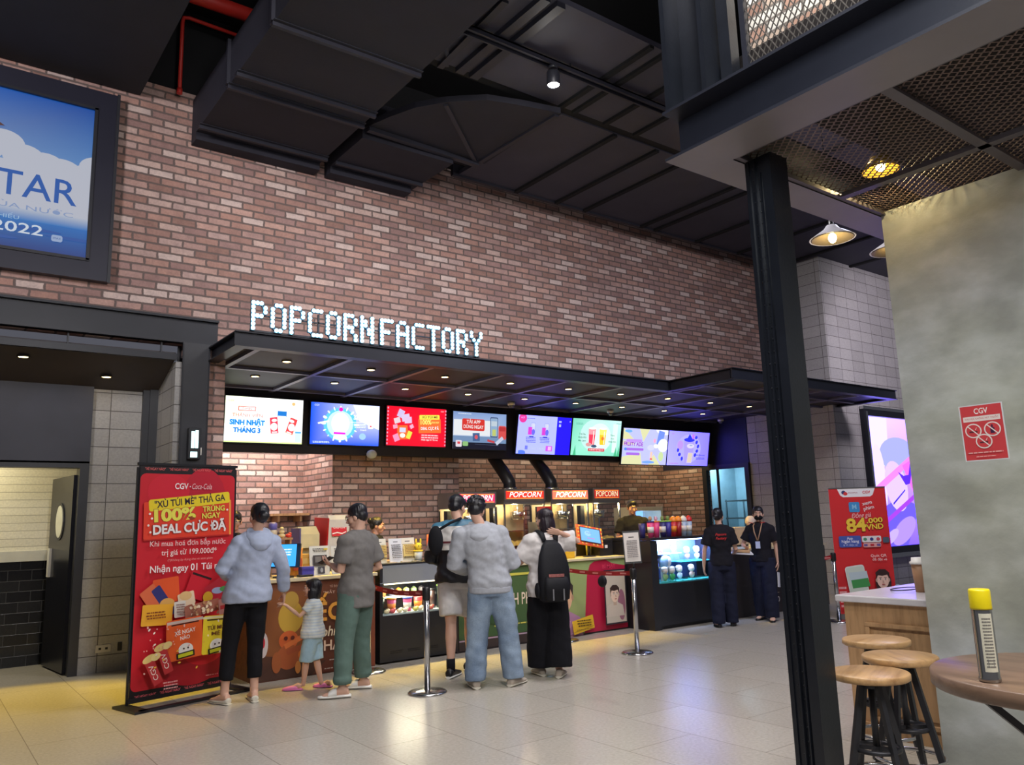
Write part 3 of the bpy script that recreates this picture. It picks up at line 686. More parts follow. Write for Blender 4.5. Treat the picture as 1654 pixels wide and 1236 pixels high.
def person(label, loc, face, H, skin=SKIN, female=False, child=False, feet=((-.10, 0, -8), (.10, 0, 8)), pelvis=(0, 0), lean=(0, 0),
           arms=None, head=(0, 0, 0), hair='short', hair_m=HAIR, top=None, bottom=None, shoes=None, face_on=False, head_scale=1.):
    """arms: {'L'/'R': dict(elbow, wrist, fd, pn, curl)}; all measures for a 1.7 m figure, feet at z 0, facing +y"""
    s = H / 1.7; root = thing('person', label, 'person', loc, -math.radians(face))
    V = lambda x, y, z: Vector((x * s, y * s, z * s))
    px, py = pelvis; lx, ly = lean
    sw = (.152 if female else .178) * (0.92 if child else 1.)
    hz = .90 if not child else .80
    off = lambda z: (px + lx * max(0, (z - .95) / .46), py + ly * max(0, (z - .95) / .46))
    hip = {k: V(px + sg * .085, py, hz) for k, sg in (('L', -1), ('R', 1))}
    ank = {k: Vector((f[0] * s, f[1] * s, .085 * s)) for k, f in (('L', feet[0]), ('R', feet[1]))}
    kne = {}
    for k in 'LR':
        f = feet[0 if k == 'L' else 1]; m = hip[k].lerp(ank[k], .52); d = Vector((math.sin(math.radians(f[2])), math.cos(math.radians(f[2])), 0)); kne[k] = m + d * (f[3] if len(f) > 3 else .02) * s
    sh = {k: V(off(1.40)[0] + sg * sw, off(1.40)[1] - .01, 1.350 if not child else 1.29) for k, sg in (('L', -1), ('R', 1))}
    A = {}
    for k, sg in (('L', -1), ('R', 1)):
        a = dict(elbow=(sg * (sw + .05), -.03, 1.12), wrist=(sg * (sw + .06), .05, .885), fd=(0, .15, -1), pn=(-sg, .15, 0), curl=.45)
        if arms and k in arms: a.update(arms[k])
        a['e'] = V(*a['elbow']); a['w'] = V(*a['wrist']); A[k] = a
    nb = V(off(1.45)[0], off(1.45)[1] - .012, 1.45 if not child else 1.37)
    hc = V(off(1.58)[0], off(1.58)[1] + .015, 1.588 if not child else 1.535)
    hs = s * head_scale * (1.36 if child else 1.)
    HM = Euler((math.radians(head[1]), math.radians(head[2]), -math.radians(head[0])), 'XYZ').to_matrix()
    hp = lambda x, y, z: hc + HM @ (Vector((x, y, z)) * hs)
    def hball(mb, c, r, n=10, R=None): mb.ball(hp(*c), tuple(q * hs for q in r), n, 0, HM if R is None else HM @ R)
    # ---- body: one continuous skin surface
    b = MB(); k_ = .92 if female else 1.
    prof = [(.84, .140, .10), (.93, .158, .112), (1.05, .128, .094), (1.18, .140, .104), (1.29, .158, .110), (1.35, .150, .098), (1.395, .118, .082), (1.425, .085, .068), (1.455, .056, .056)]
    if child: prof = [(z * .955, rx * 1.0, ry * 1.08) for z, rx, ry in prof]
    b.loft([ring(V(off(z)[0], off(z)[1], z), rx * k_ * s, ry * s) for z, rx, ry in prof])
    b.tube([nb - V(0, 0, .03), nb + V(0, 0, .02), hp(0, -.022, -.06), hp(0, -.02, -.01)], [.058 * s * k_, .050 * s * k_, .048 * hs * k_, .045 * hs], 14, round_ends=True)
    for c, r in (((0, -.014, .026), (.071, .089, .080)), ((0, .026, -.02), (.060, .062, .078)), ((0, .036, -.072), (.043, .046, .036)), ((0, .078, .024), (.044, .016, .012)),
                 ((.045, .046, -.03), (.02, .026, .028)), ((-.045, .046, -.03), (.02, .026, .028)), ((0, .080, -.062), (.022, .011, .010)), ((0, .078, -.085), (.02, .012, .012)),
                 ((.073, -.006, -.016), (.010, .020, .031)), ((-.073, -.006, -.016), (.010, .020, .031))): hball(b, c, r)
    b.tube([hp(0, .080, .012), hp(0, .092, -.012), hp(0, .106, -.032), hp(0, .088, -.040)], [.007 * hs, .0095 * hs, .013 * hs, .010 * hs], 8, round_ends=True)
    ar = .86 if female else 1.
    for k, ts in (('L', -1), ('R', 1)):
        a = A[k]; e, w = a['e'], a['w']
        b.tube([sh[k] * 1.0 + (nb - sh[k]) * .25, sh[k], sh[k].lerp(e, .45), e, e.lerp(w, .35), w], [.044 * s * ar, .046 * s * ar, .044 * s * ar, .038 * s * ar, .038 * s * ar, .026 * s * ar], 12, round_ends=True)
        hand_geo(b, w, a['fd'], a['pn'], ts, a['curl'], s * (1.0 if not child else 1.05) * (.94 if female else 1.))
        kn, an = kne[k], ank[k]
        b.tube([hip[k] + V(0, 0, .03), hip[k].lerp(kn, .5), kn, kn.lerp(an, .32), kn.lerp(an, .8), an], [.085 * s, .070 * s, .052 * s, .054 * s, .036 * s, .036 * s], 14, round_ends=True)
        b.loft(shoe_rings(feet[0 if k == 'L' else 1], FOOT, s, z0=.012))
    add('body', bake(b, .0062 * max(.75, s), 2), skin, root)
    # ---- eyes and lips only where a face can be seen
    if face_on:
        for sg in (-1, 1):
            e = MB(); e.ball(hp(sg * .030, .0755, .004), (.0135 * hs, .010 * hs, .0075 * hs), 8, 0, HM); e.ball(hp(sg * .030, .0832, .004), (.006 * hs, .0035 * hs, .006 * hs), 8, 1, HM); e.build('eye', [M_EYE, M_IRIS], root)
            e = MB(); e.tube([hp(sg * .015, .090, .026), hp(sg * .03, .091, .030), hp(sg * .046, .080, .025)], .0036 * hs, 6); e.build('eyebrow', hair_m, root)
        e = MB(); e.ball(hp(0, .0875, -.062), (.021 * hs, .007 * hs, .0075 * hs), 8, 0, HM); e.build('lips', M_LIP, root)
    # ---- hair
    if hair:
        h = MB(); B = lambda c, r: hball(h, c, r, 12)
        B((0, -.022, .040), (.080, .094, .080)); B((0, -.058, -.004), (.068, .052, .066))
        B((.058, -.012, .012), (.024, .034, .05)); B((-.058, -.012, .012), (.024, .034, .05))
        if hair == 'bun': B((0, -.112, .046), (.044, .040, .042)); B((0, -.092, .036), (.03, .03, .03))
        if hair == 'lowbun': B((0, -.118, -.010), (.048, .042, .044)); B((0, -.095, -.006), (.034, .034, .034))
        if hair == 'bob':
            B((0, -.046, -.045), (.080, .062, .098)); B((.062, -.02, -.05), (.026, .045, .085)); B((-.062, -.02, -.05), (.026, .045, .085)); B((0, .03, .062), (.066, .052, .04))
        if hair == 'mid':
            B((0, -.056, -.06), (.080, .060, .13)); B((.060, -.025, -.06), (.028, .05, .10)); B((-.060, -.025, -.06), (.028, .05, .10)); B((0, -.075, -.14), (.055, .042, .05)); B((0, .03, .066), (.062, .048, .036))
        if hair == 'fringe': B((0, .045, .066), (.062, .040, .034)); B((.05, .02, .04), (.03, .05, .035)); B((-.05, .02, .04), (.03, .05, .035))
        if hair == 'top': B((0, .02, .075), (.066, .060, .042))
        if hair == 'curly':
            r_ = random.Random(3)
            for q in range(80):
                a, t_ = r_.random() * 2 * PI, r_.random() * 1.75; B((.078 * math.sin(t_) * math.cos(a), -.022 + .092 * math.sin(t_) * math.sin(a) - (.012 if math.sin(a) > .3 else 0), .040 + .082 * math.cos(t_)), (.019, .019, .017))
        add('hair', bake(h, .0062 * max(.8, s), 2, strands=.0045 * s), hair_m, root)
    # ---- upper garment
    if top:
        g = MB(); Lz = top.get('loose', .02); hem = top.get('hem', .86); rows = []
        for z, rx, ry in prof:
            z0 = z
            if z < hem - .001: continue
            fl_ = top.get('flare', .0) * max(0, (1.2 - z) / .35)
            rows.append((z0, rx * k_ + Lz + fl_, ry + Lz * .9 + fl_ * .8))
        z_, rx_, ry_ = rows[0]; rows = [(hem, rx_ + .004, ry_ + .004), (hem + .03, rx_ + .004, ry_ + .004)] + [r for r in rows if r[0] > hem + .05]
        rows = [(z, rx, ry) if z < 1.42 * (.955 if child else 1) else (z, rx - Lz * .6 + .01, ry - Lz * .5 + .012) for z, rx, ry in rows]
        g.loft([ring(V(off(z)[0], off(z)[1], z), rx * s, ry * s) for z, rx, ry in rows])
        for k in 'LR':
            e, w, a = A[k]['e'], A[k]['w'], sh[k]; q = top.get('sl', Lz); r0 = (.056 * ar + q) * s; r1 = (.046 * ar + q) * s
            g.ball(a, r0 * .98, 12); g.ball(a.lerp(nb, .42) - V(0, 0, .012), (.062 + q * .5) * s, 12)
            if top.get('sleeve', 'long') == 'long':
                we = e.lerp(w, top.get('cuff', .93))
                g.tube([a + (nb - a) * .55 - V(0, 0, .045), a, a.lerp(e, .5), e, e.lerp(w, .5), e.lerp(we, .9), we], [.050 * s, r0 * .94, r1, (.042 * ar + q) * s, (.038 * ar + q) * s, (.036 * ar + q) * s, (.031 * ar + q * .55) * s], 16, round_ends=False)
            else:
                we = a.lerp(e, top.get('len', .62)); g.tube([a + (nb - a) * .55 - V(0, 0, .045), a, a.lerp(e, .3), we], [.050 * s, r0 * .94, r1 + .006 * s, r1 + .012 * s], 16)
        if top.get('collar'): g.lathe([(.060 * s, -.03 * s), (.062 * s, .012 * s), (.055 * s, .02 * s), (.045 * s, -.02 * s)], (nb.x, nb.y, nb.z), 20)
        add(top.get('name', 'shirt'), bake(g, top.get('voxel', .011) * max(.8, s), 4, top.get('wr', .006) * s, 8 / s), top['m'], root)
        if top.get('hood'):
            g = MB(); R0 = Matrix.Rotation(math.radians(38), 3, 'X')
            n_ = 20; rings_ = []
            for rr, zz, yy in ((.070, .035, .01), (.098, .02, -.025), (.112, -.035, -.055), (.10, -.085, -.085), (.055, -.13, -.105), (.012, -.15, -.108)):
                rings_.append([(nb.x + rr * s * math.cos(2 * PI * i / n_) * 1.06, nb.y + (yy + rr * .72 * math.sin(2 * PI * i / n_)) * s, nb.z + (zz - (.03 if math.sin(2 * PI * i / n_) < -.2 else 0)) * s) for i in range(n_)])
            g.loft(rings_); add('hood', bake(g, .009 * s, 4, .004 * s, 10), top['m'], root)
        if top.get('ribbed'):
            g = MB(); z = hem; rx, ry = rows[0][1], rows[0][2]
            g.loft([ring(V(off(z)[0], off(z)[1], z + dz), (rx + dr) * s, (ry + dr) * s) for dz, dr in ((-.012, -.008), (-.008, .004), (.045, .005), (.05, -.004))]); add('hem_band', bake(g, .009 * s, 2), top['m'], root)
    # ---- lower garment
    if bottom:
        g = MB(); q = bottom.get('loose', .02); wide = bottom.get('wide', 0.); end = bottom.get('end', .10); wz = .985 if not child else .93
        g.loft([ring(V(px, py, z), (rx * k_ + q) * s, (ry + q) * s) for z, rx, ry in ((hz - .10, .145, .105), (hz - .02, .155, .115), (hz + .05, .150, .110), (wz, .135, .098))])
        for k in 'LR':
            h0, kn, an = hip[k], kne[k], ank[k]; pts, rad = [], []
            full = [(0., .088 + q), (.25, .082 + q + wide * .3), (.5, .062 + q + wide * .6), (.75, .058 + q + wide * .85), (1., .046 + q * bottom.get('taper', .8) + wide)]
            path = lambda t: h0.lerp(kn, t * 2) if t < .5 else kn.lerp(an, (t - .5) * 2)
            t1 = min(1., max(.05, (h0.z - end * s) / (h0.z - an.z)))
            tt = 0.
            while True:
                r0 = None
                for (ta, ra), (tb, rb) in zip(full, full[1:]):
                    if ta <= tt <= tb + 1e-6: r0 = ra + (rb - ra) * (tt - ta) / (tb - ta); break
                pts.append(path(tt)); rad.append((r0 or full[-1][1]) * s)
                if tt >= t1 - 1e-6: break
                tt = min(t1, tt + .125)
            if t1 >= 1. and end < .085:
                pts.append(Vector((an.x, an.y, end * s))); rad.append(rad[-1])
            if len(pts) < 2: continue
            g.tube([h0 + V(0, 0, .02)] + pts, [rad[0]] + rad, 18)
            if bottom.get('cuffed'): g.tube([pts[-1] + V(0, 0, .06), pts[-1] + V(0, 0, .03), pts[-1]], [rad[-1] * 1.1, rad[-1] * 1.14, rad[-1] * .86], 16)
        add(bottom.get('name', 'trousers'), bake(g, .011 * max(.8, s), 3, bottom.get('wr', .005) * s, 7 / s), bottom['m'], root)
    # ---- shoes
    if shoes:
        for f in feet:
            kind = shoes.get('kind', 'sneaker')
            if kind == 'slide':
                o = MB().loft(shoe_rings(f, [(y, r_, h * 1.25) for y, r_, h in SOLE], s, 1.05)).build('slipper', shoes['m'], root)
                MB().loft(shoe_rings(f, [(.045, .043, .072), (.05, .048, .088), (.095, .050, .074), (.118, .050, .056), (.122, .045, .045)], s)).build('strap', shoes['m'], o)
            elif kind == 'clog':
                o = MB().loft(shoe_rings(f, [(-.01, .036, .05), (.02, .046, .078), (.08, .052, .072), (.15, .050, .058), (.20, .036, .045), (.222, .012, .025)], s * 1.05, 1.12)).build('clog', shoes['m'], root)
                MB().loft(shoe_rings(f, [(y, r_, h * 1.1) for y, r_, h in SOLE], s * 1.05, 1.2)).build('sole', shoes['m'], o)
            else:
                o = MB().loft(shoe_rings(f, FLATS if kind == 'flat' else SHOE, s)).build('shoe', shoes['m'], root)
                MB().loft(shoe_rings(f, SOLE if kind != 'flat' else [(y, r_ * .92, h * .5) for y, r_, h in SOLE], s)).build('sole', shoes.get('sole', shoes['m']), o)
    P = dict(root=root, s=s, hp=hp, HM=HM, nb=nb, sh=sh, A=A, off=off, hs=hs, kne=kne, ank=ank, hip=hip)
    return P
def torso_patch(mb, P, u0, u1, z0, z1, depth, nu=10, nz=8, back=True, th=.004, rx=.19, m=0):
    """thin curved slab wrapped on the back (or chest), for prints and patches"""
    s = P['s']
    def pt(u, z, d):
        ox, oy = P['off'](z); y = math.sqrt(max(0, 1 - (u / rx) ** 2)) * depth + d
        return Vector(((ox + u) * s, (oy + (-y if back else y)) * s, z * s))
    for i in range(nu):
        for j in range(nz):
            a, b = u0 + (u1 - u0) * i / nu, u0 + (u1 - u0) * (i + 1) / nu; c, d = z0 + (z1 - z0) * j / nz, z0 + (z1 - z0) * (j + 1) / nz
            mb._f([mb.bm.verts.new(q) for q in (pt(a, c, th), pt(b, c, th), pt(b, d, th), pt(a, d, th))], m)
    return mb
# ------------------------------------------------------------------ the people in the photo
def cloth(name, rgb, var=.06, rough=.85, scale=40, bump=.12): return mat(name, rgb, rough, 0, var, scale, bump, 160, .2)
def banded(name, stops, rough=.75):
    """cloth sewn from panels: colour changes with height on the garment"""
    s = NT(name); tc = s.n('ShaderNodeTexCoord').outputs['Object']; sx = s.n('ShaderNodeSeparateXYZ'); s.l(tc, sx.inputs[0])
    f = s.math('DIVIDE', sx.outputs[2], 2.); s.l(s.ramp(f, [(z / 2, lin(c)) for z, c in stops], 'CONSTANT'), s.b.inputs['Base Color'])
    s.b.inputs['Roughness'].default_value = rough; s.bump(s.noise(30, 3, tc), .12, .01); return s.m
def striped(name, a, b, freq):
    s = NT(name); tc = s.n('ShaderNodeTexCoord').outputs['Object']; sx = s.n('ShaderNodeSeparateXYZ'); s.l(tc, sx.inputs[0])
    f = s.math('FRACT', s.math('MULTIPLY', sx.outputs[2], freq)); s.l(s.ramp(f, [(0, lin(a)), (.62, lin(b))], 'CONSTANT'), s.b.inputs['Base Color'])
    s.b.inputs['Roughness'].default_value = .85; return s.m
def denim():
    s = NT('faded_denim'); tc = s.n('ShaderNodeTexCoord').outputs['Object']
    s.l(s.mix(1., s.ramp(s.noise(3.4, 3, tc), [(.32, lin((96, 116, 142))), (.68, lin((146, 164, 184)))]), s.ramp(s.noise(120, 2, tc), [(.3, (.85,) * 3), (.7, (1.1,) * 3)]), 'MULTIPLY'), s.b.inputs['Base Color'])
    s.b.inputs['Roughness'].default_value = .85; return s.m
C_BLACK = cloth('black_cloth', (22, 22, 27)); C_SHIRT = cloth('black_uniform_shirt', (27, 26, 33)); C_NAVY = cloth('navy_trousers', (30, 33, 52))
SH_CREAM = mat('cream_shoe', (206, 200, 184), .6); SH_WHITE = mat('white_rubber', (228, 226, 220), .5); SH_BLACK = mat('black_shoe', (24, 24, 26), .4); SH_BEIGE = mat('beige_canvas', (168, 156, 142), .8); SH_PINK = mat('pink_foam', (224, 128, 188), .6)

# woman in the pale blue hoodie, holding the girl's hand
p1 = person('woman seen from behind in pale blue hooded jacket and black cropped trousers', (2.40, 7.207, 0), 2, 1.70, SKIN, True,
    feet=((-.118, .03, -20), (.118, -.03, 8)), pelvis=(.045, -.01), lean=(.06, -.02), head=(-6, -4, 2), hair='lowbun',
    arms={'L': dict(elbow=(-.19, -.05, 1.13), wrist=(-.06, .20, 1.06), fd=(.5, .9, .1), pn=(0, 0, -1), curl=.7),
          'R': dict(elbow=(.345, -.05, 1.13), wrist=(.395, .05, .885), fd=(.05, .25, -.95), pn=(-1, .2, 0), curl=.8)},
    top=dict(m=cloth('pale_blue_jersey', (168, 178, 202)), name='hooded_jacket', loose=.04, hem=.84, flare=.035, sl=.026, hood=True, wr=.009, cuff=.9),
    bottom=dict(m=C_BLACK, name='trousers', loose=.008, end=.20, taper=.6), shoes=dict(m=SH_CREAM, kind='flat'))
p2 = person('little girl in white striped tee and light blue shorts holding a hand', (3.104, 7.30, 0), -52, 1.0, SKIN, True, True,
    feet=((-.05, .125, -4), (.05, -.125, 8)), head=(10, 4, 0), hair='bob', face_on=True, head_scale=1.0,
    arms={'L': dict(elbow=(-.26, .14, 1.14), wrist=(-.355, .325, 1.315), fd=(-.45, .7, .45), pn=(.4, 0, -1), curl=.8),
          'R': dict(elbow=(.20, .0, 1.08), wrist=(.18, .12, .88), curl=.5)},
    top=dict(m=striped('pale_striped_jersey', (214, 218, 214), (190, 202, 212), 38), name='tee_shirt', sleeve='short', loose=.035, hem=.78, flare=.05, sl=.028, len=.6, wr=.008),
    bottom=dict(m=cloth('pale_blue_cotton', (166, 196, 212)), name='shorts', loose=.03, end=.44, wide=.03), shoes=dict(m=SH_PINK, kind='clog'))
p3 = person('man in grey tee shirt and green trousers looking at his phone', (3.30, 6.845, 0), -25, 1.67, SKIN,
    feet=((-.19, -.03, -38), (.19, .04, -26)), pelvis=(.0, -.03), lean=(.0, -.01), head=(-22, -16, 0), hair='short', face_on=True,
    arms={'L': dict(elbow=(-.21, -.02, 1.10), wrist=(-.08, .19, 1.14), fd=(.10, .9, .25), pn=(.55, -.1, .8), curl=.55),
          'R': dict(elbow=(.25, -.10, 1.10), wrist=(.14, .13, 1.06), fd=(-.5, .8, .2), pn=(-.3, .1, .9), curl=.6)},
    top=dict(m=cloth('grey_jersey', (112, 109, 107)), name='tee_shirt', sleeve='short', loose=.030, hem=.76, flare=.012, sl=.028, len=.74, wr=.008, collar=True),
    bottom=dict(m=cloth('sage_green_cotton', (92, 114, 106)), name='trousers', loose=.022, end=.115, taper=1.1, wide=.005, cuffed=True), shoes=dict(m=SH_WHITE, kind='slide'))
g = MB(); 
for sg in (-1, 1): g.tube([p3['hp'](sg * .075, -.01, .008), p3['hp'](sg * .066, .06, .012), p3['hp'](sg * .052, .094, .010)], .0028, 6); g.tube([p3['hp'](sg * (.032 + .022 * math.cos(a)), .096 - abs(math.cos(a)) * .004, .004 + .017 * math.sin(a)) for a in [k * PI / 6 for k in range(13)]], .0025, 6)
g.build('glasses', mat('dark_frame', (30, 28, 30), .3), p3['root'])
p6 = person('man in black and white windbreaker and white shorts, head bent', (4.47, 6.90, 0), 40, 1.75, SKIN,
    feet=((-.06, -.19, 14), (.08, .18, 26)), pelvis=(0, 0), lean=(0, .03), head=(28, -16, 0), hair='fringe', face_on=True,
    arms={'L': dict(elbow=(-.26, .0, 1.10), wrist=(-.14, .24, 1.06), fd=(.6, .8, .1), pn=(.2, 0, .9), curl=.6),
          'R': dict(elbow=(.26, .04, 1.12), wrist=(.18, .28, 1.10), fd=(-.5, .8, .1), pn=(-.2, 0, .9), curl=.6)},
    top=dict(m=banded('panelled_windbreaker', [(0, (26, 26, 32)), (1.20, (216, 212, 208)), (1.43, (62, 112, 138))], .5), name='windbreaker', loose=.05, hem=.86, flare=.02, sl=.04, collar=True, wr=.012),
    bottom=dict(m=cloth('white_cotton', (206, 202, 200)), name='shorts', loose=.035, end=.56, wide=.015), shoes=dict(m=SH_BLACK, sole=SH_WHITE, kind='sneaker'))
for k in 'LR':
    a = p6['ank'][k]; MB().tube([a + Vector((0, 0, .09)), a + Vector((0, 0, .02)), a - Vector((0, 0, .03))], [.043, .043, .042], 14).build('sock', C_BLACK, p6['root'])
t = MB(); torso_patch(t, p6, -.17, .12, 1.235, 1.255, .185, rx=.26); t.build('chest_stripe', mat('dark_red_stripe', (92, 30, 40), .6), p6['root'])
t = thing('sling_bag', 'black sling bag on the back of the man in white shorts', 'bag', (4.47, 6.90, 0), -math.radians(40))
MB().ball((-.19, -.215, 1.30), (.075, .05, .15), 14).build('bag_body', cloth('bag_black', (26, 26, 30)), t)
MB().tube([(-.17, -.20, 1.40), (-.05, -.165, 1.47), (.05, -.06, 1.515)], .014, 8).build('strap', cloth('bag_black', (26, 26, 30)), t)

p7 = person('man in heather grey hoodie and blue jeans, back turned', (4.35, 6.141, 0), 30, 1.70, SKIN,
    feet=((-.175, -.01, -8), (.175, .01, 38)), pelvis=(-.02, 0), lean=(-.08, .02), head=(14, -14, 4), hair='curly',
    arms={'L': dict(elbow=(-.345, .02, 1.09), wrist=(-.20, .24, 1.04), fd=(.6, .8, .1), pn=(.2, 0, .9), curl=.6),
          'R': dict(elbow=(.20, .0, 1.08), wrist=(.12, .25, 1.05), fd=(-.4, .9, .1), pn=(-.3, 0, .9), curl=.6)},
    top=dict(m=cloth('heather_grey_fleece', (166, 169, 177), .09), name='hoodie', loose=.05, hem=.84, flare=.0, sl=.038, hood=True, ribbed=True, wr=.010),
    bottom=dict(m=denim(), name='jeans', loose=.028, end=.07, taper=1.2, wide=.016, wr=.008), shoes=dict(m=SH_BEIGE, sole=SH_CREAM, kind='sneaker'))
p8 = person('woman in white tee and wide black trousers, one arm raised to her neck', (5.01, 6.151, 0), 22, 1.58, SKIN, True,
    feet=((-.07, .08, -6), (.07, -.08, 30)), head=(-34, -6, 0), hair='mid', hair_m=mat('dark_brown_hair', (34, 24, 32), .38, 0, .3, 40, .3, 90), face_on=True,
    arms={'R': dict(elbow=(.345, -.06, 1.36), wrist=(.125, -.135, 1.445), fd=(-.92, -.2, .2), pn=(.1, .9, .3), curl=.35),
          'L': dict(elbow=(-.27, .05, 1.15), wrist=(-.12, .26, 1.22), fd=(.3, .7, .6), pn=(.5, -.5, .2), curl=.7)},
    top=dict(m=cloth('white_jersey', (214, 208, 206)), name='tee_shirt', sleeve='short', loose=.06, hem=.80, flare=.02, sl=.062, len=.84, wr=.012),
    bottom=dict(m=C_BLACK, name='wide_trousers', loose=.03, end=.10, wide=.065, taper=1.), shoes=dict(m=SH_BEIGE, sole=SH_CREAM, kind='sneaker'))
p10 = person('staff member seen from behind in black shirt with red script', (8.80, 7.07, 0), 44, 1.555, SKIN, True,
    feet=((-.10, -.06, -8), (.10, .06, 12)), head=(24, 0, 0), hair='lowbun',
    arms={'L': dict(elbow=(-.235, -.01, 1.09), wrist=(-.25, .06, .85)), 'R': dict(elbow=(.22, .0, 1.10), wrist=(.215, .22, 1.03), fd=(.2, .95, 0), pn=(-.3, 0, .9), curl=.5)},
    top=dict(m=C_SHIRT, name='shirt', sleeve='short', loose=.03, hem=.86, sl=.03, len=.72, collar=True), bottom=dict(m=C_NAVY, name='trousers', loose=.024, end=.05, wide=.022, taper=1.), shoes=dict(m=SH_BLACK, kind='flat'))
p11 = person('masked staff member with lanyard facing left in black shirt', (9.66, 7.045, 0), -112, 1.565, SKIN, True,
    feet=((-.10, .06, -10), (.08, -.10, 12)), head=(-14, -4, 0), hair='short', face_on=True,
    arms={'L': dict(elbow=(-.21, -.05, 1.11), wrist=(-.225, -.03, .86), fd=(0, .1, -1)), 'R': dict(elbow=(.27, .02, 1.13), wrist=(.17, .24, 1.07), fd=(-.3, .9, .1), pn=(-.2, .1, .9), curl=.5)},
    top=dict(m=C_SHIRT, name='shirt', sleeve='short', loose=.03, hem=.86, sl=.03, len=.74, collar=True), bottom=dict(m=C_NAVY, name='trousers', loose=.026, end=.05, wide=.03, taper=1.), shoes=dict(m=SH_BLACK, kind='flat'))
M_MASKB = cloth('black_mask_cloth', (22, 22, 26)); M_MASKW = cloth('white_mask_cloth', (214, 220, 224))
def mask(P, m):
    g = MB(); hp = P['hp']
    g.ball(hp(0, .052, -.052), (.062 * P['hs'], .058 * P['hs'], .046 * P['hs']), 12, 0, P['HM']); g.build('face_mask', m, P['root'])
    for sg in (-1, 1): MB().tube([hp(sg * .056, .06, -.035), hp(sg * .072, .01, -.012), hp(sg * .079, -.008, -.004)], .002, 6).tube([hp(sg * .052, .05, -.08), hp(sg * .070, .0, -.05), hp(sg * .078, -.012, -.024)], .002, 6).build('ear_loop', m, P['root'])
mask(p10, M_MASKW); mask(p11, M_MASKB)
# red script on the black shirts
def shirt_print(P, lines, back, w, h, z, m):
    a = Art(.0)
    for i, (tx, dz) in enumerate(lines): a.text(tx, 0, dz, h, (206, 44, 44), 0, .012, w, .35)
    me = bpy.data.meshes.new('p'); a.bm.to_mesh(me); a.bm.free(); s = P['s']; rx = .205; dep = .155
    for v in me.vertices:
        u, zz = v.co.x, v.co.z; ox, oy = P['off'](z); y = math.sqrt(max(.01, 1 - (u / rx) ** 2)) * dep
        v.co = Vector(((ox + (-u if False else u)) * s, (oy + (-y if back else y)) * s, (z + zz) * s))
        if not back: v.co.x = (ox - u) * s
    return add('shirt_lettering', me, m, P['root'])
shirt_print(p10, [('Popcorn', .028), ('Factory', -.028)], True, .16, .05, 1.29, M_PRINT)
ly = MB(); s_ = p11['s']; ox, oy = p11['off'](1.3)
for sg in (-1, 1): ly.tube([(sg * .052 * s_, .015, 1.47 * s_), (sg * .062 * s_, .115, 1.41 * s_), (sg * .045 * s_, .152, 1.32 * s_), (sg * .004, .160, 1.19 * s_)], .008, 8, flat=.3, side=(1, 0, 0))
ly.build('lanyard', mat('tan_ribbon', (176, 136, 104), .6), p11['root'])
MB().box(-.032, .032, .158, .164, 1.07 * s_, 1.175 * s_).build('name_badge', mat('pale_badge', (196, 208, 240), .3), p11['root'])
for sg in (-1, 1): MB().tube([(sg * .05, .146, 1.335), (sg * .115, .126, 1.345)], .005, 6).build('chest_lettering', mat('red_thread', (190, 40, 44), .6), p11['root'])
# staff behind the counter
p4 = person('bespectacled staff member behind the counter at left end', (2.81, 8.76, 0), 196, 1.67, SKIN2,
    head=(6, -4, 0), hair='fringe', face_on=True, arms={'L': dict(elbow=(-.24, .02, 1.12), wrist=(-.16, .26, 1.06), fd=(.2, 1, -.1), pn=(0, 0, -1)), 'R': dict(elbow=(.24, .02, 1.12), wrist=(.16, .26, 1.06), fd=(-.2, 1, -.1), pn=(0, 0, -1))},
    top=dict(m=C_SHIRT, name='shirt', sleeve='short', loose=.03, hem=.86, sl=.03, len=.72, collar=True), bottom=dict(m=C_NAVY, name='trousers'), shoes=dict(m=SH_BLACK))
g = MB()
for sg in (-1, 1): g.tube([p4['hp'](sg * .075, -.01, .008), p4['hp'](sg * .066, .06, .012), p4['hp'](sg * .052, .094, .010)], .0024, 6); g.tube([p4['hp'](sg * (.032 + .022 * math.cos(a)), .096 - abs(math.cos(a)) * .004, .004 + .017 * math.sin(a)) for a in [k * PI / 6 for k in range(13)]], .0022, 6)
g.build('glasses', mat('pale_frame', (190, 176, 150), .3), p4['root'])
p5 = person('staff member with tied black hair facing right behind glass cabinet', (4.77, 9.25, 0), 118, 1.57, SKIN2, True,
    head=(6, -10, 0), hair='bun', face_on=True, arms={'R': dict(elbow=(.22, .04, 1.12), wrist=(.12, .26, 1.08), fd=(-.3, .9, 0), pn=(0, 0, -1))},
    top=dict(m=C_SHIRT, name='shirt', sleeve='short', loose=.03, hem=.86, sl=.03, len=.72, collar=True), bottom=dict(m=C_NAVY, name='trousers'), shoes=dict(m=SH_BLACK))
p9 = person('staff member standing at the back between popcorn warmer and bottles', (9.42, 9.3, 0), 215, 1.74, SKIN2,
    head=(-8, -12, 0), hair='top', face_on=True, arms={'R': dict(elbow=(.25, .02, 1.12), wrist=(.14, .26, 1.12), fd=(-.3, .9, .1), pn=(0, 0, -1))},
    top=dict(m=C_SHIRT, name='shirt', sleeve='short', loose=.03, hem=.86, sl=.03, len=.72, collar=True), bottom=dict(m=C_NAVY, name='trousers'), shoes=dict(m=SH_BLACK))

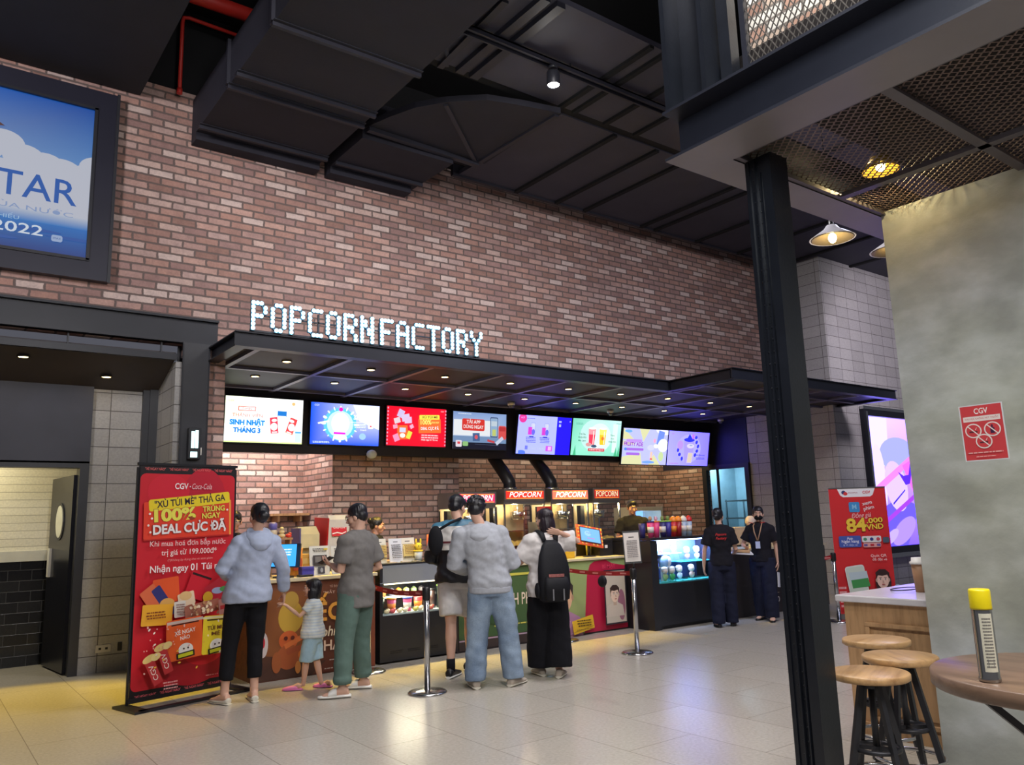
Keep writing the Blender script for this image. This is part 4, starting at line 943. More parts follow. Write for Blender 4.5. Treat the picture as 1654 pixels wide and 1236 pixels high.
# ------------------------------------------------------------------ things people carry
t = thing('phone', 'smartphone held by the man in grey tee shirt', 'phone', (0, 0, 0))
t.matrix_world = p3['root'].matrix_basis.copy(); s_ = p3['s']
w = p3['A']['L']['w'] + Vector((.02, .095, .045)) * 1.0
t.location = p3['root'].matrix_basis @ w; t.rotation_euler = (math.radians(-24), math.radians(12), p3['root'].rotation_euler[2])
MB().box(-.036, .036, -.075, .075, -.004, .004).build('phone_body', mat('dark_phone', (34, 26, 26), .3), t, bevel=.003)
MB().box(-.033, .033, -.071, .071, .004, .0046).build('phone_screen', emis('phone_screen_glow', (150, 150, 165), .5), t)
# backpack
t = thing('backpack', 'black backpack worn by the woman in white tee, badge on front', 'backpack', (5.01, 6.151, 0), -math.radians(22))
M_BP = cloth('black_nylon', (24, 24, 29), .15, .6); s_ = p8['s']
g = MB(); rg = []
for z, rx, d0, d1 in ((.76, .11, -.17, -.24), (.79, .155, -.165, -.31), (.95, .168, -.165, -.325), (1.10, .165, -.165, -.30), (1.22, .145, -.16, -.27), (1.33, .10, -.155, -.22), (1.38, .05, -.15, -.185)):
    rg.append([(rx * s_ * math.copysign(abs(math.cos(a)) ** .75, math.cos(a)), ((d0 + d1) / 2 + (d0 - d1) / 2 * math.copysign(abs(math.sin(a)) ** .75, math.sin(a))) * s_ - .012, z * s_) for a in [2 * PI * i / 22 for i in range(22)]])
g.loft(rg); g.build('bag_body', M_BP, t)
g = MB(); rg = []
for z, rx, d0, d1 in ((.78, .10, -.30, -.34), (.80, .125, -.29, -.375), (.93, .13, -.29, -.38), (1.00, .12, -.29, -.355), (1.02, .10, -.29, -.33)):
    rg.append([(rx * s_ * math.copysign(abs(math.cos(a)) ** .7, math.cos(a)), ((d0 + d1) / 2 + (d0 - d1) / 2 * math.copysign(abs(math.sin(a)) ** .7, math.sin(a))) * s_ - .012, z * s_) for a in [2 * PI * i / 20 for i in range(20)]])
g.loft(rg); g.build('front_pocket', M_BP, t)
for sg in (-1, 1):
    MB().tube([(sg * .06 * s_, -.17 * s_, 1.36 * s_), (sg * .075 * s_, -.12 * s_, 1.445 * s_), (sg * .095 * s_, -.02 * s_, 1.475 * s_), (sg * .115 * s_, .10 * s_, 1.42 * s_)], [.022, .028, .028, .024], 10, flat=.35, side=(1, 0, 0)).build('shoulder_strap', M_BP, t)
    MB().box(sg * .055 * s_ - .006, sg * .055 * s_ + .006, -.375 * s_ - .018, -.375 * s_ - .008, .79 * s_, .90 * s_).build('buckle_strap', mat('grey_buckle', (120, 120, 124), .4), t)
    MB().ball((sg * .165 * s_, -.22 * s_, .88 * s_), (.03, .05, .075), 10).build('side_pocket', M_BP, t)
MB().lathe([(0, 0), (.030, .001), (.033, .005), (0, .007)], n=20).build('round_badge', mat('pale_pin_badge', (186, 200, 208), .3), t)
o = t.children[-1]; o.location = (-.01, -.292 * s_ - .012, 1.115 * s_); o.rotation_euler = (math.radians(82), 0, 0)
MB().lathe([(0, 0), (.012, .001), (.013, .005), (0, .007)], n=14).build('small_badge', mat('white_pin', (214, 214, 214), .3), t)
o = t.children[-1]; o.location = (.075, -.275 * s_ - .012, 1.125 * s_); o.rotation_euler = (math.radians(82), 0, math.radians(22))
MB().box(-.085 * s_, .075 * s_, -.345 * s_ - .012, -.337 * s_ - .012, 1.015 * s_, 1.045 * s_).build('woven_patch', mat('iridescent_patch', (188, 120, 116), .25, .4, .4, 60), t)
MB().tube([(.165 * s_, -.15 * s_, 1.00 * s_), (.172 * s_, -.16 * s_, 1.08 * s_)], [.026, .028], 12, round_ends=True).build('bottle_in_pocket', mat('pink_bottle', (214, 176, 180), .4), t)
# papers between the two staff members
t = thing('paper_bag', 'brown paper folder and white sheets held between two staff', 'paper', (9.30, 7.12, .985), math.radians(-40))
MB().hexa([(-.13, -.10, -.03), (.10, -.10, -.05), (-.12, .10, -.03), (.13, .08, -.03), (-.13, -.10, .0), (.10, -.10, -.02), (-.12, .10, .0), (.13, .08, .0)]).build('brown_folder', mat('kraft_paper', (196, 158, 118), .8), t)
MB().hexa([(-.12, -.11, -.06), (.14, -.12, -.08), (-.12, .09, -.05), (.15, .07, -.05), (-.12, -.11, -.045), (.14, -.12, -.065), (-.12, .09, -.035), (.15, .07, -.035)]).build('white_sheets', mat('white_paper', (222, 222, 226), .7), t)
MB().box(-.1, .05, -.05, .06, .003, .03).build('tablet', mat('pale_tablet', (190, 204, 216), .3), t)
t = thing('paper_sheet', 'white paper held low by the masked staff member', 'paper', (0, 0, 0))
hw = p11['root'].matrix_basis @ (p11['A']['L']['w'] + Vector((.0, .02, -.17))); t.location = hw; t.rotation_euler = (math.radians(8), 0, p11['root'].rotation_euler[2])
MB().box(-.004, .004, -.055, .055, -.17, .03).build('sheet', mat('white_paper', (222, 222, 226), .7), t)
# ================================================================== counters and machines
W3 = dict(world=True)
M_STONE = mat('cream_worktop', (206, 192, 160), .35, 0, .05, 12); M_LAMB = mat('black_laminate', (34, 34, 38), .35, 0, .1, 3); M_LAMD = mat('dark_brown_laminate', (44, 36, 38), .4, 0, .15, 3)
M_WHITEP = mat('white_plastic', (214, 210, 202), .4); M_STEEL = mat('stainless_panel', (150, 148, 146), .32, .8, .06, 5); M_PAPER = mat('white_paper', (222, 222, 226), .7)
GL = glass()
t = thing('service_counter', 'wooden service counter with cream top at left, brown food poster in front', 'counter', (3.4, 8.2, 0))
MB().box(2.76, 4.08, 7.945, 8.55, 0, .935).build('body', wood('counter_wood', (112, 62, 44), (84, 44, 32), 'X'), t, **W3)
MB().box(2.75, 4.09, 7.90, 8.56, .935, .972).build('worktop', M_STONE, t, bevel=.006, **W3)
t = thing('display_fridge', 'low black glass-fronted fridge with cups and snacks beside the wooden counter', 'display case', (4.6, 8.2, 0))
MB().box(4.13, 5.10, 7.93, 8.55, .02, .50).box(4.13, 4.165, 7.93, 8.55, .5, 1.04).box(5.065, 5.10, 7.93, 8.55, .5, 1.04).box(4.165, 5.065, 8.50, 8.55, .5, 1.04).box(4.13, 5.10, 8.02, 8.55, 1.00, 1.045).build('cabinet', M_LAMB, t, **W3)
MB().hexa([(4.13, 7.925, .84), (5.10, 7.925, .84), (4.13, 8.03, 1.045), (5.10, 8.03, 1.045), (4.13, 7.945, .85), (5.10, 7.945, .85), (4.13, 8.05, 1.05), (5.10, 8.05, 1.05)]).build('sloping_hood', mat('grey_hood', (70, 72, 72), .35, .2, .1, 4), t, **W3)
for x in (4.25, 4.47, 4.70): MB().box(x, x + .15, 7.926, 7.931, .105, .112).box(x, x + .15, 7.926, 7.931, .125, .132).build('vent_slot', mat('vent_dark', (8, 8, 9), .6), t, **W3)
MB().box(4.165, 5.065, 7.935, 7.941, .5, .84).build('glass_front', GL, t, **W3)
MB().box(4.17, 5.06, 7.96, 8.49, .50, .515).box(4.17, 5.06, 8.15, 8.49, .66, .672).build('shelf', mat('pale_shelf', (190, 200, 196), .4), t, **W3)
MB().box(4.2, 5.03, 7.95, 7.97, .825, .84).build('light_strip', emis('case_tube', (255, 236, 190), 5.), t, **W3)
light('case_light', 'AREA', (0, -.10, .80), 14, (1, .88, .62), .5, parent=t, sy=.1)
t = thing('service_counter', 'long service counter with pale top, green and pink film posters in front', 'counter', (6.5, 8.2, 0))
MB().box(5.11, 7.86, 7.945, 8.55, 0, .93).build('body', M_LAMD, t, **W3)
MB().box(5.11, 7.855, 7.90, 8.56, .93, .962).build('worktop', M_STONE, t, bevel=.006, **W3)
t = thing('display_counter', 'tall black counter with blue-lit glass case of figurines', 'counter', (8.65, 7.9, 0))
MB().box(7.87, 8.0, 7.47, 8.3, 0, 1.15).box(9.30, 9.42, 7.47, 8.3, 0, 1.15).box(8.0, 9.30, 7.47, 8.3, .05, .585).box(8.0, 9.3, 7.95, 8.3, .585, 1.15).box(7.93, 9.36, 7.52, 8.3, 0, .05).build('cabinet', M_LAMB, t, **W3)
MB().box(7.865, 7.872, 7.47, 8.3, .87, .876).build('panel_joint', mat('vent_dark', (8, 8, 9), .6), t, **W3)
MB().box(7.86, 9.43, 7.45, 8.32, 1.155, 1.19).build('worktop', mat('black_gloss_top', (40, 40, 46), .12), t, **W3)
MB().box(8.0, 9.3, 7.475, 7.481, .585, 1.155).build('glass_front', GL, t, **W3)
MB().box(8.0, 9.3, 7.93, 7.95, .585, 1.155).build('back_panel', mat('blue_case_back', (96, 120, 210), .5), t, **W3)
M_TEAL = mat('teal_glass_shelf', (70, 190, 180), .25)
MB().box(8.0, 9.3, 7.49, 7.93, .585, .60).build('case_floor', M_TEAL, t, **W3)
MB().box(8.0, 8.62, 7.60, 7.93, .955, .965).build('shelf', mat('white_plastic', (214, 210, 202), .4), t, **W3)
MB().box(8.62, 9.3, 7.62, 7.93, .83, .84).build('shelf', M_TEAL, t, **W3)
MB().box(8.02, 9.28, 7.485, 7.505, 1.14, 1.155).build('light_strip', emis('case_tube_cool', (190, 210, 255), 14.), t, **W3)
light('case_light', 'AREA', (0, -.32, 1.10), 45, (.50, .62, 1), 1.1, (0, .6, .55), parent=t, sy=.1)
t = thing('service_counter', 'black counter with DA film poster, behind the masked staff member', 'counter', (10.6, 7.9, 0))
MB().box(9.43, 11.9, 7.465, 8.3, 0, .93).build('body', M_LAMD, t, **W3)
MB().box(9.43, 11.92, 7.44, 8.32, .93, .965).build('worktop', M_STONE, t, **W3)
# back counter with the popcorn warmers
t = thing('back_counter', 'steel back counter carrying the popcorn machines', 'counter', (8.6, 10.6, 0))
MB().box(6.0, 11.6, 10.3, 10.98, .08, .88).build('body', M_STEEL, t, **W3); MB().box(5.98, 11.62, 10.27, 10.99, .88, .92).build('worktop', M_STEEL, t, **W3)
M_GOLD = mat('popcorn_heap', (226, 190, 110), .8, 0, .2, 60, .5, 90)
M_REDP = mat('red_enamel', (178, 30, 34), .35)
def popcorn_machine(x0, x1, z1, label, glow, txt, sh, head=.24, body=M_STEEL, textcol=(255, 250, 240), bg=(220, 40, 30)):
    t = thing('popcorn_machine', label, 'popcorn machine', ((x0 + x1) / 2, 10.6, .92), 0, 'popcorn machines on the back counter')
    W = x1 - x0; zt = z1 - .92
    MB().box(-W / 2, W / 2, -.28, .3, 0, .10).box(-W / 2, W / 2, -.28, .3, zt - head - .05, zt - head).build('cabinet', body, t)
    for sx in (-1, 1):
        for yy in (-.28, .27): MB().box(sx * W / 2 - (.028 if sx > 0 else 0), sx * W / 2 + (.028 if sx < 0 else 0), yy, yy + .028, .1, zt - head - .05).build('corner_post', M_CHROME, t)
    MB().box(-W / 2, W / 2, -.30, .3, zt - head, zt).build('sign_box', body, t)
    a = Art(); a.rect(0, 0, W - .06, head - .06, bg); a.rect(0, head * .3, W - .1, .012, (250, 150, 60)); a.rect(0, -head * .3, W - .1, .012, (250, 150, 60))
    a.text(txt, 0, 0, head * .62, textcol, 0, .01, W * .80, sh); a.build('sign_face', printed('backlit_sign_%d' % int(glow * 10), glow), t, (0, -.302, zt - head / 2))
    MB().box(-W / 2 + .03, W / 2 - .03, -.275, -.27, .1, zt - head - .05).build('glass_front', GL, t)
    MB().box(-W / 2 + .02, W / 2 - .02, .285, .292, .1, zt - head - .05).build('back_pane', mat('cream_back_pane', (196, 172, 132), .4), t)
    MB().box(-W / 2 + .05, W / 2 - .05, -.2, .27, .38, .392).build('wire_shelf', M_CHROME, t)
    mb = MB(); r = random.Random(int(x0 * 10))
    rows = [[(-W / 2 + .04 + (W - .08) * i / 12, -.25 + .5 * j / 5, .10 + (.10 if 0 < i < 12 and 0 < j < 5 else .02) + .05 * r.random()) for i in range(13)] for j in range(6)]
    for j in range(5):
        for i in range(12): mb._f([mb.bm.verts.new(q) for q in (rows[j][i], rows[j][i + 1], rows[j + 1][i + 1], rows[j + 1][i])], 0, True)
    o = mb.build('popcorn_heap', M_GOLD, t); o['kind'] = 'stuff'
    MB().lathe([(.0, .0), (.11, .0), (.13, .12), (.12, .13), (.0, .13)], (W * .12, .05, zt - head - .30), 20).cyl((W * .12, .05, zt - head - .17), (W * .12, .05, zt - head - .05), .012, 8).build('kettle', M_CHROME, t)
    MB().box(-W / 2 + .05, -W / 2 + .14, .1, .2, .45, zt - head - .08).build('control_panel', M_LAMB, t)
    light('warmer_lamp', 'POINT', (0, 0, zt - head - .1), 12, (1, .78, .42), .05, parent=t)
    return t
popcorn_machine(6.70, 7.42, 1.93, 'popcorn machine with pink lit sign behind the two men', 1.6, 'POPCORN', .25, .20, bg=(226, 40, 96))
popcorn_machine(7.58, 8.42, 1.975, 'popcorn machine with clear red and orange POPCORN sign', 1.5, 'POPCORN', .28, .19)
popcorn_machine(8.55, 9.40, 1.975, 'popcorn machine with glaring overlit red sign', 2.6, 'POPCORN', .28, .20, textcol=(255, 236, 220), bg=(255, 92, 70))
t = popcorn_machine(9.50, 10.16, 1.99, 'tall glass popcorn warmer with cream and red POPCORN sign', 1.1, 'POPCORN', .05, .21, M_STEEL, (246, 236, 190), (196, 40, 34))
for x in (-.14, .14): MB().ball((x, -.24, .83), (.05, .03, .02), 8).build('warming_lamp', emis('warmer_bulb', (255, 236, 190), 12.), t)
t = thing('soda_tower', 'red post-mix dispenser column between the popcorn machines', 'dispenser', (8.15, 10.0, 0))
MB().box(-.06, .06, -.1, .12, .92, 1.68).box(-.15, -.06, -.16, .1, 1.2, 1.44).build('column_body', M_REDP, t); MB().box(-.28, -.10, -.2, .08, 1.16, 1.44).build('spout_head', M_STEEL, t)
t.location.z = 0
MB().box(-.3, .1, -.22, .14, .0, .92).build('plinth', M_STEEL, t)
for x, nm in ((7.95, 'black exhaust pipe over the second popcorn machine'), (8.85, 'black exhaust pipe over the third popcorn machine')):
    t = thing('exhaust_pipe', nm, 'pipe', (x, 10.65, 1.98), 0, 'exhaust pipes over the popcorn machines')
    MB().tube([(0, 0, .02), (0, 0, .12), (-.03, .12, .30), (-.05, .36, .55), (-.05, .40, .8), (-.05, .40, 1.385)], .105, 20).build('duct', M_LAMB, t); MB().lathe([(.13, 0), (.13, .03), (.105, .03)], n=20).build('collar', M_CHROME, t)
t = thing('drinks_cooler', 'small white-framed drinks cooler with blue light at the back wall', 'cooler', (11.75, 11.4, .0))
MB().box(-.45, .45, -.3, .3, 0, .92).build('stand', M_STEEL, t)
MB().box(-.42, .42, -.25, .3, .92, .98).box(-.42, .42, -.25, .3, 1.58, 1.66).box(-.42, -.36, -.25, .3, .98, 1.58).box(.36, .42, -.25, .3, .98, 1.58).box(-.36, .36, .27, .3, .98, 1.58).build('cabinet', mat('cream_enamel', (216, 206, 176), .4), t)
MB().box(-.36, .36, -.24, -.235, .98, 1.58).build('glass_door', GL, t); MB().box(-.36, .36, .25, .27, .98, 1.58).build('lit_back', emis('cooler_glow', (120, 170, 255), 1.6), t)
light('cooler_light', 'POINT', (0, -.1, 1.5), 3, (.5, .7, 1), .05, parent=t)
for i, x in enumerate((-.24, -.08, .08, .24)):
    b = thing('bottle', 'dark bottle inside the blue-lit cooler, %s from left' % ordn[i], 'bottle', (11.75 + x, 11.4, .985), 0, 'bottles in the cooler')
    MB().lathe([(.0, 0), (.045, 0), (.045, .2), (.02, .28), (.018, .34), (0, .34)], n=14).build('bottle_glass', mat('navy_bottle', (44, 66, 140), .3), b)
# left part behind the counter
t = thing('drink_dispenser', 'white soda dispenser with red logo panel at the brick pier', 'dispenser', (4.66, 10.35, 0))
MB().box(-.2, .2, -.3, .3, 0, .95).build('stand', M_STEEL, t)
MB().extr([(-.15, y, z) for y, z in ((-.16, .95), (.2, .95), (.2, 1.58), (.12, 1.62), (-.20, 1.62), (-.24, 1.56))], (.30, 0, 0)).build('housing', M_WHITEP, t)
MB().extr([(-.17, y, z) for y, z in ((-.17, .97), (.2, .97), (.2, 1.60), (-.25, 1.58))], (.02, 0, 0)).build('side_panel', M_REDP, t)
a = Art(); a.rrect(0, 0, .22, .20, .02, (206, 34, 44)); a.text('Coca-Cola', 0, .02, .06, (248, 240, 236), 0, 0, .17, .35); a.poly([(-.10, -.06), (-.03, -.045), (.04, -.06), (.10, -.04), (.10, -.05), (.04, -.075), (-.03, -.06), (-.10, -.075)], (248, 240, 236))
a.build('logo_panel', printed('printed_ink', 0, .5), t, (0, -.228, 1.44), (math.radians(-7), 0, 0))
t = thing('wall_shelf', 'brown wooden ledge on the bright brick wall at left', 'shelf', (4.75, 11.95, 1.6))
MB().box(-.42, .19, -.16, .145, .05, .085).build('board', M_OAK, t)
for x in (-.3, .05): MB().box(x, x + .03, -.12, .145, -.04, .05).build('bracket', M_OAK, t)
def a4stand(x, y, z, label, seed, w=.21, h=.29, rz=0., style=0, tilt=-8, frame=M_WHITEP):
    t = thing('notice_stand', label, 'sign', (x, y, z), rz, 'notice stands on the counters')
    MB().hexa([(-w / 2, 0, 0), (w / 2, 0, 0), (-w / 2, .006, 0), (w / 2, .006, 0), (-w / 2, .04, h), (w / 2, .04, h), (-w / 2, .046, h), (w / 2, .046, h)]).box(-w / 2, w / 2, -.02, .07, -.001, .006).build('holder', frame, t)
    a = Art(); a.rect(0, 0, w - .012, h - .012, (226, 222, 208) if style != 1 else (224, 224, 228))
    if style == 0:
        a.scribble(0, h * .36, w * .7, h * .14, (70, 66, 60), 3, seed); a.rect(0, .0, w * .7, h * .36, (64, 58, 56)); a.rect(-w * .1, .01, w * .3, h * .2, (120, 116, 112)); a.rect(w * .05, -h * .34, w * .34, h * .24, (60, 62, 74)); a.ell(w * .06, -h * .34, w * .07, h * .08, (150, 160, 176)); a.rect(w * .3, h * .38, w * .2, h * .06, (220, 190, 60))
    else:
        a.rect(0, h * .36, w * .34, h * .03, (60, 60, 62)); a.scribble(0, -.01, w * .72, h * .6, (96, 92, 92), 8, seed)
        if style == 2: a.rect(0, -.01, w * .8, h * .5, (232, 206, 128)); a.scribble(0, 0, w * .7, h * .4, (150, 120, 70), 6, seed)
    a.build('notice', M_PRINT, t, (0, .0185, h / 2), (math.radians(-7.8), 0, 0)); return t
a4stand(3.50, 8.06, .973, 'photo notice stand on wooden counter in front of the red-logo dispenser', 3, .22, .30)
a4stand(3.74, 8.08, .973, 'second photo notice stand, beside the phone of the man in grey', 5, .20, .29)
a4stand(4.28, 8.20, 1.046, 'tan notice on the fridge top at its left end', 8, .17, .27, 0, 2)
a4stand(4.44, 8.12, 1.046, 'white text notice standing on the low fridge', 9, .17, .27, 0, 1)
a4stand(4.64, 8.20, 1.046, 'cream notice on the fridge, next to the yellow toy', 11, .19, .27, 0, 2)
def box_thing(name, label, cat, x, y, z, w, d, h, m, rz=0, group=None, band=None):
    t = thing(name, label, cat, (x, y, z), rz, group)
    MB().box(-w / 2, w / 2, -d / 2, d / 2, 0, h).build('carton', m, t, bevel=.003)
    if band: MB().box(-w / 2 - .001, w / 2 + .001, -d / 2 - .001, d / 2 + .001, h * .55, h * .8).build('printed_band', band, t)
    return t
box_thing('gift_box', 'purple box on the wooden counter beside the notice', 'box', 3.33, 8.02, .973, .13, .10, .10, mat('purple_card', (84, 78, 168), .5), 0, None, mat('violet_band', (66, 56, 140), .5))
box_thing('gift_box', 'tall kraft box behind the purple box', 'box', 3.38, 8.22, .973, .12, .10, .22, mat('kraft_card', (206, 168, 92), .7), 0, None, mat('pale_band', (222, 200, 140), .6))
t = thing('snack_bag', 'orange and yellow popcorn bag on the wooden counter', 'bag', (3.28, 8.18, .973))
g = MB(); g.loft([[(rx * math.cos(a), ry * math.sin(a), z) for a in [2 * PI * i / 18 for i in range(18)]] for z, rx, ry in ((0, .06, .03), (.02, .072, .05), (.14, .075, .055), (.24, .07, .035), (.27, .075, .006), (.285, .075, .004))]); g.build('pouch', mat('orange_pouch', (226, 150, 62), .4, 0, .25, 20), t)
MB().box(-.045, .045, -.056, -.05, .06, .18).build('pouch_label', mat('red_orange_label', (206, 84, 50), .5), t)
t = thing('display_riser', 'wooden riser on the counter holding a jar and figurines', 'stand', (3.14, 8.40, .973))
MB().box(-.09, .16, -.08, .08, .375, .395).box(-.08, -.06, -.07, .07, 0, .375).box(.13, .15, -.07, .07, 0, .375).build('riser', M_OAK, t)
MB().ball((.08, .02, .30), (.045, .04, .05), 10).box(-.05, .12, -.06, .06, .2, .21).build('orange_toy', mat('orange_plush', (222, 146, 84), .8), t)
t = thing('jar', 'glass jar with purple lid on the wooden riser', 'jar', (3.10, 8.38, 1.369))
MB().lathe([(0, 0), (.042, 0), (.045, .07), (.04, .085), (0, .085)], n=18).build('jar_glass', mat('creamy_jar', (226, 206, 170), .3), t); MB().lathe([(.038, .085), (.046, .09), (.046, .15), (.03, .165), (0, .165)], n=18).build('lid', mat('violet_lid', (112, 104, 176), .35), t)
t = thing('figurine', 'pale yellow stacked figurine on the wooden riser', 'figurine', (3.20, 8.38, 1.369))
MB().ball((0, 0, .022), (.036, .036, .024), 10).ball((0, 0, .06), (.028, .028, .022), 10).ball((0, 0, .095), (.022, .022, .022), 10).build('figure', mat('butter_ceramic', (226, 206, 150), .4), t)
t = thing('figurine', 'small red toy on the wooden riser, right end', 'figurine', (3.275, 8.38, 1.369)); MB().ball((0, 0, .02), (.034, .03, .022), 10).ball((.015, 0, .042), (.018, .018, .016), 8).build('figure', mat('red_toy', (196, 54, 50), .4), t)
t = thing('monitor', 'slim till monitor with blue screen beside the woman in pale blue', 'monitor', (3.10, 8.05, .973), math.radians(-42))
MB().box(-.16, .16, -.012, .012, .10, .34).build('monitor_case', M_LAMB, t).rotation_euler = (math.radians(-10), 0, 0)
a = Art(); a.rect(0, 0, .30, .22, (60, 170, 255)); a.scribble(0, .03, .2, .08, (220, 240, 255), 3, 4); o = a.build('monitor_screen', printed('screen_glow', 1.3), t, (0, -.055, .225), (math.radians(-10), 0, 0))
MB().box(-.09, .09, -.06, .06, 0, .015).cyl((0, .02, .015), (0, .0, .12), .018, 10).build('monitor_stand', M_LAMB, t)
t = thing('card_reader', 'small dark tray on the counter in front of the till monitor', 'tray', (3.30, 7.98, .973)); MB().box(-.07, .07, -.05, .05, 0, .02).build('tray_body', M_LAMB, t, bevel=.004)
t = thing('straw_dispenser', 'pale curved dispenser box behind the counter, left of the soda tower', 'dispenser', (4.28, 10.35, 0))
MB().box(-.2, .17, -.25, .3, 0, .95).build('stand', M_STEEL, t)
MB().extr([(-.12, y, z) for y, z in ((-.14, 1.20), (.16, 1.20), (.16, 1.46), (-.02, 1.48), (-.14, 1.38))], (.26, 0, 0)).box(-.1, .1, 0, .14, .95, 1.2).build('housing', mat('ivory_plastic', (212, 202, 160), .4), t); MB().box(-.14, -.12, -.14, .16, 1.18, 1.46).build('side_plate', mat('violet_plate', (84, 78, 130), .4), t)
# on the fridge top: yellow toy, tub, tall tube, tin
t = thing('toy', 'yellow plush toy head on the tub on the fridge', 'toy', (4.735, 8.14, 1.175))
MB().ball((0, 0, .04), (.045, .04, .042), 12).build('head', mat('yellow_plush', (236, 206, 66), .8), t)
for sg in (-1, 1): MB().ball((sg * .03, 0, .095), (.011, .011, .035), 8).build('ear', mat('yellow_plush', (236, 206, 66), .8), t)
MB().ball((-.018, -.037, .045), .006, 6).ball((.018, -.037, .045), .006, 6).build('eyes', M_BLK, t)
t = thing('tub', 'clear tub with yellow rim under the toy on the fridge', 'tub', (4.735, 8.14, 1.046)); MB().lathe([(0, 0), (.04, 0), (.05, .11), (0, .11)], n=18).build('tub_wall', mat('pale_tub', (206, 210, 206), .3), t); MB().lathe([(.05, .108), (.056, .112), (.056, .128), (0, .128)], n=18).build('rim', mat('yellow_plush', (236, 206, 66), .8), t)
t = thing('tube', 'tall red and orange straw tube on the fridge', 'tube', (4.815, 8.06, 1.046)); MB().cyl((0, 0, 0), (0, 0, .30), .014, 12).build('tube_body', mat('orange_red_tube', (212, 92, 58), .4), t); MB().ball((.03, .01, .24), (.022, .02, .03), 8).ball((.035, .01, .19), (.026, .02, .024), 8).build('charm', mat('pale_pink_charm', (226, 180, 160), .5), t)
box_thing('carton', 'blue printed carton behind the straw tube', 'box', 4.91, 8.14, 1.046, .10, .08, .17, mat('blue_card', (44, 74, 132), .45), 0, None, mat('sky_band', (96, 136, 184), .45))
for i, (x, c) in enumerate(((4.36, (206, 190, 170)), (4.52, (220, 206, 190)), (4.66, (196, 184, 160)), (4.98, (222, 216, 206)))):
    t = thing('leaflet_pile', 'low leaflet pile on the fridge front edge, %s from left' % ordn[i], 'paper', (x, 8.065, 1.051), 0, 'leaflet piles on the fridge'); MB().box(-.05, .05, -.02, .02, 0, .008 + .004 * (i % 2)).build('leaflets', mat('leaflet_%d' % i, c, .6), t)
# contents of the fridge
def cup(name, label, x, y, z, r, h, body, lid=None, group=None, band=None, dome=False):
    t = thing(name, label, 'cup', (x, y, z), 0, group)
    MB().lathe([(0, 0), (r * .78, 0), (r, h), (0, h)], n=18).build('cup_wall', body, t)
    if band: MB().lathe([(r * .87, h * .3), (r * .94, h * .7)], n=18).build('band', band, t)
    if lid: MB().lathe([(r * .9, h), (r * 1.08, h), (r * 1.08, h + .016)] + ([(r * .9, h + .05), (r * .3, h + .075)] if dome else []) + [(0, h + (.078 if dome else .018))], n=18).build('lid', lid, t)
    return t
PINK = mat('pink_print', (226, 70, 130), .4); ORG = mat('orange_lid', (240, 140, 40), .4); BLUE = mat('blue_lid', (40, 80, 190), .4); REDC = mat('red_print', (206, 48, 52), .4); NAVY = mat('navy_print', (48, 44, 110), .4); WHT = mat('white_print', (224, 220, 214), .45); LIME = mat('lime_lid', (150, 200, 90), .4)
cup('cup', 'pink cup with orange lid in the fridge', 4.34, 8.06, .516, .05, .14, PINK, ORG, 'cups in the fridge', ORG)
cup('cup', 'pink cup with blue lid in the fridge', 4.54, 8.06, .516, .05, .135, PINK, BLUE, 'cups in the fridge', WHT)
cup('cup', 'red cup without lid right of the blue-lidded cup in the fridge', 4.69, 8.08, .516, .05, .14, REDC, None, 'cups in the fridge', ORG)
cup('bottle', 'dark green bottle at the left end of the fridge', 4.22, 8.06, .516, .028, .16, mat('green_bottle', (40, 60, 48), .3), LIME, 'cups in the fridge')
cup('bottle', 'thin dark bottle with green band at the right of the fridge', 4.97, 8.10, .516, .02, .24, mat('green_bottle', (40, 60, 48), .3), LIME, 'cups in the fridge')
cup('bottle', 'brown bottle near the right end of the fridge', 4.90, 8.12, .516, .034, .2, mat('brown_bottle', (66, 44, 40), .3), M_LAMB, 'cups in the fridge')
for i, (x, c) in enumerate(((4.27, (220, 190, 190)), (4.36, (214, 120, 60)), (4.47, (120, 120, 150)), (4.56, (230, 150, 60)), (4.66, (190, 200, 120)), (4.76, (120, 140, 100)), (4.86, (90, 84, 90)))):
    t = thing('snack_pot', 'small pot on the upper fridge shelf, %s from left' % ordn[i], 'snack', (x, 8.3, .673), 0, 'pots on the upper fridge shelf'); MB().lathe([(0, 0), (.03, 0), (.036, .06), (.024, .075), (0, .09)], n=14).build('pot', mat('pot_%d' % i, c, .4), t)
r = random.Random(5); k = 0
for x in (4.24, 4.31, 4.40, 4.47, 4.60, 4.66, 4.75, 4.80):
    c = [(236, 216, 170), (206, 60, 66), (240, 226, 180), (232, 220, 190), (214, 206, 90), (244, 232, 200), (240, 230, 190), (226, 110, 90)][k]
    t = thing('pastry', 'wrapped snack heap at the fridge glass, %s from left' % ordn[k], 'snack', (x, 7.985, .516), 0, 'wrapped snacks at the fridge glass'); k += 1
    MB().ball((0, 0, .022), (.034, .022, .024), 8).ball((.022, .004, .036), (.022, .02, .018), 8).build('snack', mat('wrapped_snack_%d' % k, c, .45), t)
